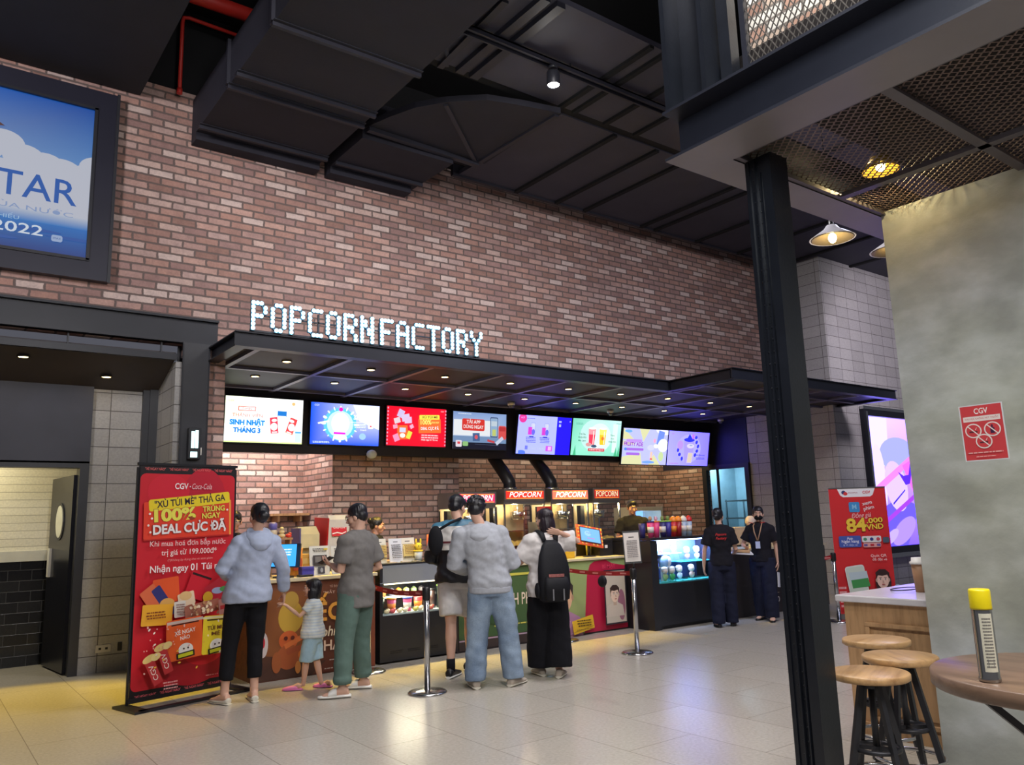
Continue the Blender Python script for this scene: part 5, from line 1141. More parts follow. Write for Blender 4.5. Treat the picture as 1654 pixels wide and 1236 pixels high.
# cups on top of the black display counter
sp = [(7.30, 'tall navy cup at the left end of the black counter', NAVY, None, .19), (7.46 + .02, 'pink cup with navy lid on the black counter', PINK, NAVY, .20), (7.60, 'pink cup with orange lid on the black counter', PINK, ORG, .20), (7.72 + .02, 'navy cup with white label on the black counter', NAVY, LIME, .20), (7.86, 'plain violet cup on the black counter', mat('violet_print', (66, 56, 150), .4), LIME, .20),
      (7.98, 'bright red cup with orange lid on the black counter', REDC, ORG, .20), (8.09, 'dark red cup beside the clear bottles on the black counter', mat('dark_red_print', (166, 36, 42), .4), ORG, .20), (8.21, 'clear bottle with blue print on the black counter', mat('blue_clear_print', (170, 190, 214), .3), WHT, .20), (8.33, 'clear bottle with big red cap at the right end of the cup row', mat('blue_clear_print', (170, 190, 214), .3), REDC, .20)]
for i, (x, lb, b, l, h) in enumerate(sp):
    x = 7.93 + (x - 7.30) * .92
    t = cup('cup', lb, x, 7.66, 1.191, .048, h, b, l, 'cups on the black counter', WHT if i in (1, 3, 7, 8) else (ORG if i == 5 else None), i > 4)
    if l: MB().ball((0, 0, h + .05), (.026, .024, .034), 9).build('topper', [None, mat('tan_topper', (196, 150, 110), .5), mat('rose_topper', (220, 170, 190), .5), mat('leaf_topper', (120, 140, 80), .6), mat('leaf_topper', (120, 140, 80), .6), mat('mauve_topper', (150, 140, 190), .5), mat('brown_topper', (150, 84, 56), .5), mat('sky_topper', (150, 170, 206), .4), REDC][i], t)
# figurines and cups in the blue-lit case
figs = [(8.10, .966, (226, 180, 170), 'peach figurine on the white shelf of the lit case, left'), (8.24, .966, (170, 200, 226), 'pale blue figurine on the white shelf of the lit case'), (8.20, .60, (150, 180, 110), 'small green-brown figurine on the case floor, left'), (8.34, .60, (70, 170, 90), 'green and white figurine on the case floor'), (8.55, .60, (210, 226, 236), 'white and blue figurine on the case floor'), (8.80, .60, (206, 170, 150), 'figurine with white hair and purple coat on the case floor'), (8.84, .841, (150, 110, 170), 'purple-capped figurine on the teal shelf'), (9.05, .841, (200, 226, 236), 'pale figurine on the teal shelf, right'), (8.54, .80, (220, 232, 240), 'white figurine standing among the cups in the lit case')]
for x, z, c, lb in figs:
    if z == .80: z = .966; x = 8.56
    t = thing('figurine', lb, 'figurine', (x, 7.70 if z > .61 else (7.545 if x < 8.4 else 7.60), z), 0, 'figurines in the lit case'); t.scale = (1.3,) * 3; m = mat('figure_%d_%d_%d' % c, c, .4)
    MB().lathe([(0, 0), (.04, 0), (.04, .008), (0, .008)], n=16).build('base', M_TEAL, t)
    MB().ball((0, 0, .045), (.026, .022, .04), 10).ball((-.028, -.004, .05), (.011, .011, .022), 7).ball((.028, -.004, .05), (.011, .011, .022), 7).build('figure', m, t)
    MB().ball((0, 0, .11), (.034, .032, .034), 10).build('head', mat('figure_face', (232, 206, 190), .4), t); MB().ball((0, .006, .128), (.036, .034, .026), 10).build('hair', WHT if z < .7 else m, t)
cs = [(8.06, .60, mat('magenta_print', (226, 50, 160), .4)), (8.13, .78, PINK), (8.40, .966, mat('rose_print', (236, 90, 140), .4)), (8.42, .78, mat('blue_clear_print', (170, 190, 214), .3)), (8.53, .78, mat('blue_clear_print', (170, 190, 214), .3)), (8.60, .62, mat('ice_print', (196, 214, 236), .3))]
MB_ = MB().box(8.03, 8.60, 7.72, 7.93, .765, .775); MB_.build('shelf', WHT, [o for o in COL.objects if o.name == 'display_counter'][0], **W3)
for i, (x, z, m) in enumerate(cs):
    z = {.78: .776, .62: .60}.get(z, z); cup('cup', ['magenta cup on the case floor', 'pink cup on the middle shelf of the lit case', 'rose cup on the white shelf of the lit case', 'clear printed cup on the middle shelf', 'second clear printed cup on the middle shelf', 'ice blue cup on the case floor'][i], x, 7.80, z, .045, .15, m, None, 'cups in the lit case', WHT if i > 2 else None)
t = thing('ball', 'big white and blue ball in the middle of the lit case', 'ball', (8.28, 7.62, .862)); MB().ball((0, 0, 0), (.085, .075, .085), 16).build('ball_half', mat('ice_blue_ball', (150, 190, 226), .3), t); MB().ball((.03, -.02, .0), (.060, .066, .074), 14).build('white_panel', WHT, t); MB().box(-.04, .04, .0, .04, -.262, -.08).build('stand', WHT, t)
# tablet and clutter on the pale counter
t = thing('tablet', 'tilted tablet in orange printed frame on a post', 'tablet', (7.42, 8.15, .963))
MB().cyl((0, .03, 0), (0, .03, .22), .022, 12).lathe([(0, 0), (.09, 0), (.09, .012), (0, .012)], (0, .03, 0), 20).build('post', M_LAMB, t)
R_ = Euler((math.radians(-28), math.radians(11), math.radians(-14)), 'XYZ')
o = MB().box(-.20, .20, .004, .02, -.15, .15).build('frame', mat('orange_frame', (226, 110, 40), .5), t, bevel=.006); o.location = (0, 0, .275); o.rotation_euler = R_
a = Art(); a.rect(0, 0, .39, .29, (224, 84, 40))
for i in range(14): a.rect(-.18 + i * .028, .128 if i % 2 else -.128, .02, .024, (240, 190, 60) if i % 3 else (206, 40, 40), .5)
for i in range(9): a.rect(-.180 if i % 2 else .180, -.11 + i * .027, .02, .018, (240, 200, 70), .6)
a.rect(0, 0, .325, .225, (30, 30, 36)); a.build('frame_print', M_PRINT, t, (0, 0, .275), R_)
a = Art(); a.rect(0, 0, .30, .20, (110, 178, 240)); a.ell(-.04, .02, .05, .04, (150, 200, 246)); a.text('Hello', -.02, .03, .035, (80, 120, 210)); a.scribble(0, -.05, .12, .03, (190, 110, 190), 1, 2)
a.k = 24; o = a.build('screen', printed('screen_glow', 1.3), t, (0, 0, .275), R_)
for v in o.data.vertices: v.co.y -= .016
box_thing('card_box', 'yellow box on the pale counter by the raised arm', 'box', 6.96, 8.10, .963, .16, .12, .09, mat('mustard_card', (206, 164, 40), .6))
cup('cup', 'small red cup behind the yellow box', 6.93, 8.26, .963, .035, .12, REDC, M_LAMB); cup('cup', 'pale pen cup near the tablet post', 7.20, 8.25, .963, .04, .13, mat('pale_cup', (206, 200, 176), .5)); cup('cup', 'olive cup behind the tablet', 7.52, 8.3, .963, .04, .14, mat('olive_cup', (170, 166, 90), .5))
t = thing('receipt_printer', 'black till printer beside the black counter', 'printer', (7.70, 8.25, .963)); MB().box(-.12, .12, -.12, .12, 0, .22).build('printer_body', M_LAMB, t, bevel=.008); MB().box(-.03, .02, -.1215, -.119, .10, .14).build('printer_label', M_PAPER, t); MB().box(-.08, .08, -.1215, -.119, .17, .19).build('paper_slot', mat('vent_dark', (8, 8, 9), .6), t)
t = thing('cash_till', 'dark till block behind the counter end', 'till', (7.55, 8.47, .963)); MB().box(-.30, .30, -.08, .10, 0, .26).build('till_body', mat('dark_till', (40, 34, 34), .5), t, bevel=.006)
# kitchen things behind the service door
t = thing('kitchen_rack', 'steel shelf rack with red tub in the kitchen doorway', 'rack', (15.7, 11.2, 0))
for z in (.9, 1.35, 1.75): MB().box(-.35, .35, -.9, .9, z, z + .03).build('shelf', M_STEEL, t)
for x in (-.33, .33):
    for y in (-.88, .88): MB().box(x - .015, x + .015, y - .015, y + .015, 0, 1.8).build('leg', M_CHROME, t)
t = thing('tub', 'red and white tub on the kitchen rack', 'tub', (15.6, 10.9, 1.38)); MB().lathe([(0, 0), (.12, 0), (.15, .2), (0, .2)], n=18).build('tub_wall', REDC, t); MB().lathe([(.15, .2), (.16, .23), (0, .24)], n=18).build('lid', WHT, t)
t = thing('bag', 'blue bundle on the kitchen rack', 'bundle', (15.6, 10.45, 1.38)); MB().ball((0, 0, .1), (.2, .22, .1), 10).build('bundle', mat('blue_plastic', (70, 120, 200), .4), t)
t = thing('sink_hood', 'white appliance with blue panel inside the kitchen', 'appliance', (15.4, 9.55, 0)); MB().box(-.3, .3, -.3, .3, 0, 1.6).build('housing', WHT, t); MB().box(-.305, -.3, -.2, .2, .9, 1.5).build('panel', mat('blue_plastic', (70, 120, 200), .4), t)
t = thing('till', 'beige till with dark feet on the counter behind the staff', 'till', (10.35, 8.0, .966)); MB().box(-.18, .18, -.14, .14, .03, .30).build('till_body', mat('beige_till', (190, 170, 146), .5), t, bevel=.008); MB().box(-.14, .14, -.12, .12, 0, .03).build('feet', M_LAMB, t); MB().box(-.34, -.18, -.1, .1, .06, .26).build('drawer', mat('brown_grey_metal', (90, 80, 76), .5), t)
t = thing('toy', 'pink and cream plush on the counter behind the masked staff', 'toy', (10.75, 8.0, .966)); MB().ball((0, 0, .16), (.10, .08, .16), 12).ball((0, 0, .38), (.09, .08, .09), 12).build('plush', mat('cream_plush', (226, 206, 190), .8), t); MB().ball((0, -.03, .28), (.085, .07, .05), 10).build('scarf', mat('rose_plush', (230, 90, 110), .8), t)
# ================================================================== screens, sign, banners
def face_art(a, u, v, s, skin, hair, shirt, longhair=False, turn=0.):
    if longhair: a.ell(u + .02 * s, v - .12 * s, .34 * s, .52 * s, hair)
    a.poly([(u - .6 * s, v - 1.0 * s), (u + .6 * s, v - 1.0 * s), (u + .5 * s, v - .52 * s), (u + .16 * s, v - .36 * s), (u - .16 * s, v - .36 * s), (u - .5 * s, v - .52 * s)], shirt)
    dk = tuple(int(c * .82) for c in skin)
    a.rect(u, v - .36 * s, .22 * s, .28 * s, dk); a.ell(u, v, .26 * s, .36 * s, skin); a.ell(u - .27 * s, v - .02 * s, .04 * s, .08 * s, dk); a.ell(u + .27 * s, v - .02 * s, .04 * s, .08 * s, dk)
    a.poly([(u - .28 * s, v + .02 * s), (u - .30 * s, v + .30 * s), (u - .12 * s, v + .44 * s), (u + .14 * s, v + .43 * s), (u + .30 * s, v + .28 * s), (u + .28 * s, v + .03 * s), (u + .20 * s, v + .20 * s), (u - .02 * s, v + .16 * s), (u - .2 * s, v + .19 * s)], hair)
    for sg in (-1, 1):
        a.ell(u + (sg * .10 + turn) * s, v + .02 * s, .05 * s, .022 * s, (236, 232, 228)); a.ell(u + (sg * .10 + turn * 1.4) * s, v + .02 * s, .022 * s, .022 * s, (40, 26, 24)); a.line(u + (sg * .16 + turn) * s, v + .075 * s, u + (sg * .05 + turn) * s, v + .085 * s, .02 * s, hair)
    a.poly([(u + (turn * 1.5 - .02) * s, v + .0 * s), (u + (turn * 2 + .045) * s, v - .11 * s), (u + (turn * 1.5 - .03) * s, v - .12 * s)], dk); a.ell(u + turn * 1.3 * s, v - .205 * s, .075 * s, .022 * s, (176, 96, 92))
def tv(x, z, w, h, label, art, tilt, y=10.68, glow=1.25, bez=.012, tint=None):
    t = thing('tv_screen', label, 'screen', (x, y, z), 0, 'menu screens over the counter')
    t.rotation_euler = (math.radians(tilt), 0, 0)
    MB().box(-w / 2 - bez, w / 2 + bez, .002, .045, -h / 2 - bez - .006, h / 2 + bez).build('bezel', M_LAMB, t)
    MB().box(-.10, .10, .045, .09, -.1, .1).build('bracket', M_BLK, t)
    a = Art(clip=(w, h)); art(a, w, h); a.build('display', printed('tv_glow_%d_%s' % (int(glow * 100), 'tinted' if tint else 'plain'), glow, tint=tint), t)
    return t
def tv1(a, w, h):
    a.rect(0, 0, w, h, (250, 252, 250)); a.ell(-w * .40, h * .36, w * .16, h * .3, (236, 244, 214)); a.poly([(-w * .5, h * .5), (-w * .2, h * .5), (-w * .34, h * .3), (-w * .5, -h * .1)], (238, 246, 216)); a.ell(w * .36, -h * .36, w * .18, h * .16, (240, 246, 206)); a.rect(0, -h * .485, w, h * .03, (206, 226, 150))
    a.text('CGV', -w * .43, h * .40, h * .06, (240, 190, 60)); a.ell(w * .37, h * .40, h * .04, h * .04, (250, 170, 110))
    a.rect(-w * .23, h * .24, w * .22, h * .10, (232, 80, 70)); a.rect(-w * .23, h * .24, w * .20, h * .07, (252, 244, 240)); a.text('Combo', -w * .23, h * .24, h * .07, (220, 60, 60), 0, .01)
    a.text('THÀNH VIÊN', -w * .22, h * .09, h * .105, (246, 120, 110), 0, .01, w * .38); a.text('SINH NHẬT', -w * .22, -h * .07, h * .15, (20, 120, 205), 0, .045, w * .44, outline=(120, 205, 240)); a.text('THÁNG 3', -w * .22, -h * .24, h * .14, (20, 110, 200), 0, .045, w * .34, outline=(120, 205, 240))
    a.rect(w * .22, h * .16, w * .12, h * .13, (24, 110, 190)); a.rect(w * .22, -h * .0, w * .11, h * .24, (214, 226, 240))
    for u, r, c in ((.12, .12, (232, 56, 78)), (.35, -.32, (232, 62, 66))): a.rect(w * u, -h * .10, w * .10, h * .36, c, r); a.ell(w * u, -h * .13, w * .045, h * .085, (250, 250, 250)); a.ell(w * u, h * .01, w * .035, h * .035, (250, 226, 226), r); a.rect(w * u + (.01 if r > 0 else -.03) * w, -h * .25, w * .07, h * .03, (250, 214, 214), r)
    a.rect(w * .44, -h * .36, w * .08, h * .20, (190, 222, 246)); a.rect(w * .44, -h * .24, w * .08, h * .04, (90, 160, 220))
def tv2(a, w, h):
    a.poly([(-w / 2, -h / 2), (w / 2, -h / 2), (w / 2, h / 2), (-w / 2, h / 2)], None, [(6, 74, 220), (40, 90, 225), (225, 230, 255), (6, 84, 225)]); a.poly([(w * .1, h / 2), (w / 2, h / 2), (w / 2, -h * .1), (w * .2, h * .1)], (222, 232, 255))
    a.ell(-w * .08, h * .0, w * .24, h * .40, (90, 190, 255)); a.ell(-w * .08, h * .0, w * .19, h * .33, (190, 230, 255)); r = random.Random(2)
    for i in range(16): q = 2 * PI * i / 16; a.ell(-w * .08 + w * .24 * math.cos(q), h * .40 * math.sin(q), w * (.012 + .025 * r.random()), h * (.012 + .02 * r.random()), (250, 253, 255), q)
    a.ell(-w * .08, h * .02, w * .13, h * .26, (252, 253, 255)); a.ell(-w * .08, h * .36, w * .03, h * .05, (230, 30, 160)); a.rect(-w * .09, -h * .22, w * .17, h * .05, (232, 20, 190)); a.ell(-w * .08, -h * .32, w * .10, h * .06, (250, 252, 255))
    a.line(-w * .4, 0, -w * .25, h * .06, h * .04, (250, 253, 255)); a.text('329K', w * .18, h * .18, h * .15, (250, 252, 255), 0, .02, w * .15); a.line(w * .06, h * .06, w * .4, h * .08, h * .012, (240, 246, 255)); a.scribble(w * .2, -h * .02, w * .18, h * .12, (230, 240, 255), 3, 3); a.rrect(w * .36, -h * .02, w * .08, h * .12, h * .03, (244, 236, 250)); a.ell(w * .36, -h * .02, w * .015, h * .02, (236, 90, 80))
    a.text('Doanh', w * .25, -h * .12, h * .06, (250, 252, 255)); a.ell(w * .24, -h * .28, w * .05, h * .08, (150, 190, 240)); a.text('CGV', -w * .43, h * .43, h * .06, (230, 240, 255)); a.scribble(-w * .36, -h * .45, w * .24, h * .05, (220, 236, 255), 2, 7)
def promo(a, u, v, s, cols=((236, 226, 80), (240, 110, 50))):
    a.rrect(u, v - .06 * s, .62 * s, .34 * s, .02 * s, cols[1], .05); a.rrect(u - .01 * s, v + .15 * s, .56 * s, .11 * s, .02 * s, cols[0], .05)
    a.text('XÚ TÚI MÈ', u, v + .15 * s, .075 * s, (90, 40, 30), .05, .01, .44 * s); a.text('100%', u - .12 * s, v + .02 * s, .15 * s, (250, 236, 120), .05, .03); a.text('TRÚNG NGAY', u + .15 * s, v + .03 * s, .06 * s, (250, 236, 120), .05, .02, .22 * s); a.text('DEAL CỰC ĐÃ', u, v - .12 * s, .10 * s, (240, 240, 250), .05, .02, .5 * s)
def tv3(a, w, h):
    a.rect(0, 0, w, h, (236, 8, 44))
    for i in range(11):
        for sg in (-1, 1): a.rect(sg * w * .488, -h * .45 + i * h * .09, w * .018, h * .045, (250, 170, 200))
    promo(a, w * .21, h * .10, w * .62)
    for u, v, r, c, ww, hh in ((-.28, .32, -.4, (206, 190, 230), .10, .2), (-.20, .22, .2, (214, 196, 230), .13, .18), (-.34, .14, .3, (226, 206, 214), .10, .14), (-.16, .16, .1, (222, 190, 226), .12, .16), (-.25, -.16, .05, (240, 110, 50), .17, .36), (-.14, -.22, -.4, (226, 226, 80), .07, .20), (-.35, -.30, .4, (240, 150, 190), .09, .18), (-.37, -.02, .2, (240, 160, 190), .07, .1), (-.10, .0, .5, (244, 170, 200), .06, .1)): a.rect(w * u, h * v, w * ww, h * hh, c, r)
    a.rect(-w * .25, -h * .10, w * .10, h * .12, (206, 210, 236)); a.ell(-w * .25, -h * .24, w * .045, h * .06, (246, 240, 230)); a.text('CGV', w * .42, h * .43, h * .05, (250, 220, 226))
    a.scribble(w * .2, -h * .24, w * .3, h * .12, (250, 200, 206), 2, 5); a.text('Nhận ngay 01 Túi mù', w * .2, -h * .33, h * .06, (250, 240, 240), 0, .01, w * .28)
def tv4(a, w, h):
    a.poly([(-w / 2, -h / 2), (w / 2, -h / 2), (w / 2, h / 2), (-w / 2, h / 2)], None, [(230, 240, 250), (160, 190, 220), (140, 170, 220), (130, 160, 215)]); a.rect(-w * .1, h * .08, w * .78, h * .42, (240, 244, 248)); a.rect(0, -h * .24, w, h * .18, (120, 150, 190)); a.rect(0, -h * .41, w, h * .18, (18, 22, 44)); a.line(-w * .1, -h * .36, w * .36, -h * .38, h * .01, (80, 90, 120))
    a.rrect(-w * .13, h * .16, w * .42, h * .32, h * .05, (226, 56, 50)); a.text('TẢI APP', -w * .13, h * .235, h * .13, (252, 246, 244), 0, .02, w * .26); a.text('DÙNG NGAY', -w * .13, h * .10, h * .13, (252, 246, 244), 0, .02, w * .37)
    a.rrect(w * .26, h * .12, w * .15, h * .56, h * .04, (60, 80, 120)); a.rrect(w * .26, h * .12, w * .13, h * .50, h * .03, (150, 180, 214)); a.rect(w * .26, h * .22, w * .11, h * .14, (200, 214, 226)); a.rect(w * .26, -h * .03, w * .07, h * .18, (200, 210, 120))
    a.rrect(w * .42, -h * .02, w * .15, h * .38, h * .05, (226, 84, 84)); a.rrect(w * .42, h * .08, w * .12, h * .12, h * .03, (196, 56, 60)); a.line(w * .30, -h * .34, w * .43, -h * .16, h * .10, (206, 214, 236)); a.rect(w * .2, -h * .27, w * .14, h * .06, (206, 70, 80), -.2)
    a.rect(-w * .08, -h * .17, w * .13, h * .22, (70, 100, 150), .05); a.ell(-w * .08, -h * .17, w * .03, h * .06, (226, 90, 100)); a.rrect(-w * .40, -h * .36, w * .11, h * .18, h * .03, (236, 226, 236)); a.rect(-w * .40, -h * .34, w * .05, h * .06, (226, 70, 80)); a.rrect(-w * .28, -h * .36, w * .10, h * .12, h * .03, (150, 200, 130)); a.scribble(-w * .3, h * .45, w * .25, h * .04, (226, 236, 250), 1, 3)
def tv5(a, w, h):
    a.rect(0, 0, w, h, (186, 196, 246)); a.rect(w * .36, 0, w * .28, h, (36, 22, 190)); a.ell(-w * .42, h * .42, w * .07, h * .12, (236, 60, 110)); a.text('HOT', -w * .42, h * .43, h * .06, (250, 190, 210)); a.scribble(-w * .28, h * .42, w * .16, h * .03, (60, 70, 150), 1, 2)
    for u in (-.26, -.02):
        a.rrect(w * u + w * .03, h * .18, w * .09, h * .28, h * .04, (160, 170, 230)); a.rrect(w * u + w * .03, h * .18, w * .075, h * .25, h * .03, (206, 214, 246)); a.rect(w * u - w * .02, h * .10, w * .07, h * .20, (220, 70, 150)); a.ell(w * u + w * .04, h * .07, w * .03, h * .08, (110, 110, 196)); a.rect(w * u + w * .04, h * .24, w * .03, h * .05, (220, 226, 150)); a.scribble(w * u, -h * .13, w * .18, h * .16, (80, 86, 160), 4, int(u * 50)); a.rect(w * u, -h * .05, w * .08, h * .03, (50, 54, 140))
    a.scribble(-w * .15, -h * .35, w * .26, h * .06, (196, 206, 120), 2, 4); a.rect(w * .06, -h * .34, w * .12, h * .14, (214, 90, 170)); a.rect(w * .07, -h * .34, w * .06, h * .10, (244, 190, 220)); a.rect(-w * .36, -h * .33, w * .05, h * .10, (120, 130, 206)); a.ell(-w * .45, -h * .46, w * .08, h * .06, (90, 130, 226)); a.rect(w * .235, h * .38, w * .05, h * .05, (180, 190, 246)); a.rect(w * .235, h * .28, w * .04, h * .07, (180, 190, 246)); a.poly([(w * .42, h * .38), (w * .44, h * .40), (w * .42, h * .42)], (220, 226, 250))
def tv6(a, w, h):
    a.poly([(-w / 2, -h / 2), (w / 2, -h / 2), (w / 2, h / 2), (-w / 2, h / 2)], None, [(140, 226, 196), (130, 216, 190), (196, 236, 236), (120, 206, 180)]); a.ell(0, h * .06, w * .34, h * .46, (186, 226, 222)); a.ell(w * .06, 0, w * .24, h * .4, (214, 240, 240)); a.rect(w * .38, h * .0, w * .1, h * .8, (214, 246, 236))
    for u, c1, c2 in ((-.10, (236, 60, 90), (246, 150, 160)), (.12, (240, 196, 40), (246, 226, 110))): a.poly([(w * (u - .055), -h * .2), (w * (u + .055), -h * .2), (w * (u + .075), h * .24), (w * (u - .075), h * .24)], c1); a.poly([(w * (u - .066), h * .08), (w * (u + .066), h * .08), (w * (u + .075), h * .24), (w * (u - .075), h * .24)], c2); a.rect(w * u + w * .03, 0, w * .015, h * .36, (250, 240, 230)); a.ell(w * u, h * .25, w * .075, h * .03, (250, 246, 230))
    a.ell(-w * .16, -h * .2, w * .06, h * .05, (206, 150, 150)); a.ell(-w * .05, -h * .24, w * .06, h * .04, (60, 80, 110)); a.ell(w * .03, -h * .2, w * .04, h * .04, (226, 236, 226)); a.ell(w * .12, -h * .02, w * .03, h * .05, (226, 120, 40))
    for u, tx in ((-.30, ('Trà Dâu', 'Nhiệt Đới', 'Mát Lạnh')), (.32, ('Thơm', 'Xoài', 'Nhiệt Đới'))):
        for i, q in enumerate(tx): a.text(q, w * u, h * (.08 - i * .09), h * .07, (36, 120, 90), 0, .01)
    a.rrect(0, -h * .34, w * .34, h * .08, h * .02, (206, 40, 60)); a.text('THƠM MÁT ĐỂ PHIM HAY', 0, -h * .34, h * .05, (250, 240, 240), 0, .01, w * .30)
    for u in (-.44, .40, .46): a.poly([(w * (u - .03), -h * .5), (w * (u + .03), -h * .5), (w * (u + .01), -h * .22)], (70, 180, 130))
    a.scribble(-w * .38, h * .36, w * .14, h * .06, (90, 170, 150), 2, 3); a.scribble(w * .42, h * .42, w * .1, h * .03, (60, 150, 130), 1, 5)
def tv7(a, w, h):
    a.rect(0, 0, w, h, (196, 200, 244))
    for q in range(6): b = q * 1.05; a.poly([(0, 0), (w * .9 * math.cos(b), w * .9 * math.sin(b)), (w * .9 * math.cos(b + .42), w * .9 * math.sin(b + .42))], (226, 226, 150)) if False else None
    for P in ([(-.5, .5), (-.5, .2), (-.2, .12)], [(-.15, .5), (.08, .5), (-.05, .14)], [(-.5, -.5), (-.05, -.5), (-.10, -.16), (-.5, -.3)], [(.1, -.5), (.36, -.5), (.2, -.2)], [(-.5, .02), (-.5, .16), (-.2, .06)]): a.poly([(w * x, h * y) for x, y in P], (226, 226, 158))
    a.ell(w * .42, h * .5, w * .2, h * .14, (250, 250, 252)); a.rect(w * .33, h * .22, w * .14, h * .5, (120, 150, 220), -.2); a.ell(w * .40, h * .06, w * .12, h * .19, (250, 250, 253)); a.ell(w * .24, h * .03, w * .06, h * .06, (250, 250, 252)); a.ell(w * .2, h * .18, w * .03, h * .06, (246, 170, 190))
    a.rrect(-w * .26, h * .16, w * .34, h * .08, h * .03, (196, 150, 226)); a.text('FRUITY ADE', -w * .27, h * .06, h * .15, (150, 60, 176), 0, .03, w * .42, outline=(226, 196, 236)); a.rrect(-w * .25, -h * .08, w * .42, h * .07, h * .03, (170, 110, 210)); a.rrect(-w * .27, -h * .21, w * .30, h * .07, h * .03, (170, 110, 210)); a.ell(-w * .44, -h * .08, w * .03, h * .04, (90, 140, 220))
    a.rect(w * .14, -h * .24, w * .05, h * .22, (246, 206, 170)); a.rect(w * .14, -h * .34, w * .05, h * .04, (226, 80, 70)); a.ell(w * .12, -h * .02, w * .08, h * .08, (214, 216, 246)); a.ell(w * .36, -h * .26, w * .06, h * .14, (206, 226, 150)); a.ell(w * .08, -h * .43, w * .14, h * .04, (120, 170, 236)); a.ell(-w * .40, h * .42, w * .08, h * .04, (110, 180, 240))
def tv8(a, w, h):
    a.poly([(-w / 2, -h / 2), (w / 2, -h / 2), (w / 2, h / 2), (-w / 2, h / 2)], None, [(190, 190, 255), (150, 140, 250), (150, 140, 250), (180, 180, 255)]); a.ell(0, 0, w * .3, h * .42, (186, 184, 252))
    a.poly([(-w * .09, -h * .42), (w * .09, -h * .42), (w * .13, h * .22), (-w * .13, h * .22)], (176, 166, 240)); a.poly([(-w * .03, -h * .42), (w * .09, -h * .42), (w * .11, -h * .12), (-w * .01, -h * .12)], (226, 216, 120)); a.ell(w * .04, h * .08, w * .09, h * .07, (226, 222, 246)); a.ell(w * .05, h * .10, w * .04, h * .02, (170, 190, 120)); a.ell(0, h * .26, w * .13, h * .06, (50, 60, 170)); a.poly([(-w * .06, h * .28), (0, h * .44), (w * .07, h * .3)], (40, 60, 170)); a.rect(w * .09, h * .36, w * .05, h * .14, (206, 120, 180), .2)
    for u, v, r in ((-.24, .1, .6), (-.26, -.05, 1.2), (-.22, -.18, .3), (.18, .2, .8), (.16, .34, .4), (.22, .08, 1.), (.2, -.06, .5), (.16, -.18, .9), (-.16, -.30, 1.5)): a.ell(w * u, h * v, w * .035, h * .05, (60, 66, 180), r)
    a.ell(-w * .22, h * .1, w * .07, h * .13, (196, 160, 226)); a.text('Nutriboost', w * .27, -h * .18, h * .08, (50, 60, 180), 0, .01, w * .26); a.scribble(w * .29, -h * .28, w * .22, h * .07, (60, 70, 180), 2, 3); a.text('CGV', -w * .42, h * .42, h * .05, (200, 60, 120)); a.scribble(-w * .36, -h * .44, w * .22, h * .03, (190, 90, 190), 1, 9)
tv(3.806, 2.935, 1.085, .62, 'white menu screen reading SINH NHAT THANG 3, leftmost of the row', tv1, 4, glow=1.6)
tv(5.01, 2.935, 1.085, .60, 'blue menu screen with white splash, second from left', tv2, 4, glow=1.8, tint=(.8, .8, 1))
tv(6.21, 2.955, 1.055, .60, 'red menu screen with yellow promotion box', tv3, 4, glow=1.2)
tv(7.405, 2.94, 1.06, .60, 'menu screen reading TAI APP DUNG NGAY with dark lower edge', tv4, 4, glow=.95)
tv(8.72, 2.915, 1.19, .66, 'lilac menu screen with deep blue strip at its right', tv5, 11, 10.62, 2.4, tint=(.46, .45, 1))
tv(9.95, 2.92, 1.20, .66, 'green menu screen with red and yellow drinks', tv6, 11, 10.62, 1.3)
tv(11.21, 2.79, 1.22, .68, 'lilac and yellow menu screen with fruit drink title', tv7, 11, 10.62, 1.4, tint=(.8, .8, 1))
tv(12.46, 2.79, 1.22, .68, 'violet menu screen with blueberry drink, rightmost of the row', tv8, 11, 10.62, 3.0, tint=(.36, .34, 1))

# ------------------------------------------------------------------ marquee sign
DOTS = {'P': '1110 1001 1001 1110 1000 1000 1000', 'O': '0110 1001 1001 1001 1001 1001 0110', 'C': '0111 1000 1000 1000 1000 1000 0111', 'R': '1110 1001 1001 1110 1010 1001 1001', 'N': '1001 1101 1101 1011 1011 1001 1001', 'F': '1111 1000 1000 1110 1000 1000 1000', 'A': '0110 1001 1001 1111 1001 1001 1001', 'T': '11111 00100 00100 00100 00100 00100 00100', 'Y': '10001 10001 01010 00100 00100 00100 00100'}
sign = thing('marquee_sign', 'lit bulb letter sign reading POPCORN FACTORY on the canopy edge', 'sign', (2.70, 8.05, 3.49))
MB().box(.0, 2.92, .03, .05, .025, .045).box(.0, 2.92, .03, .05, .2, .215).build('mounting_rail', M_BLK, sign)
for x in (.02, .75, 1.5, 2.2, 2.88): MB().box(x, x + .02, .03, .05, 0, .3).build('bracket', M_BLK, sign)
M_BULB = emis('sign_bulb', (150, 222, 255), 6.); M_LET = mat('pale_letter_face', (70, 86, 100), .35)
proto = None; x = .02
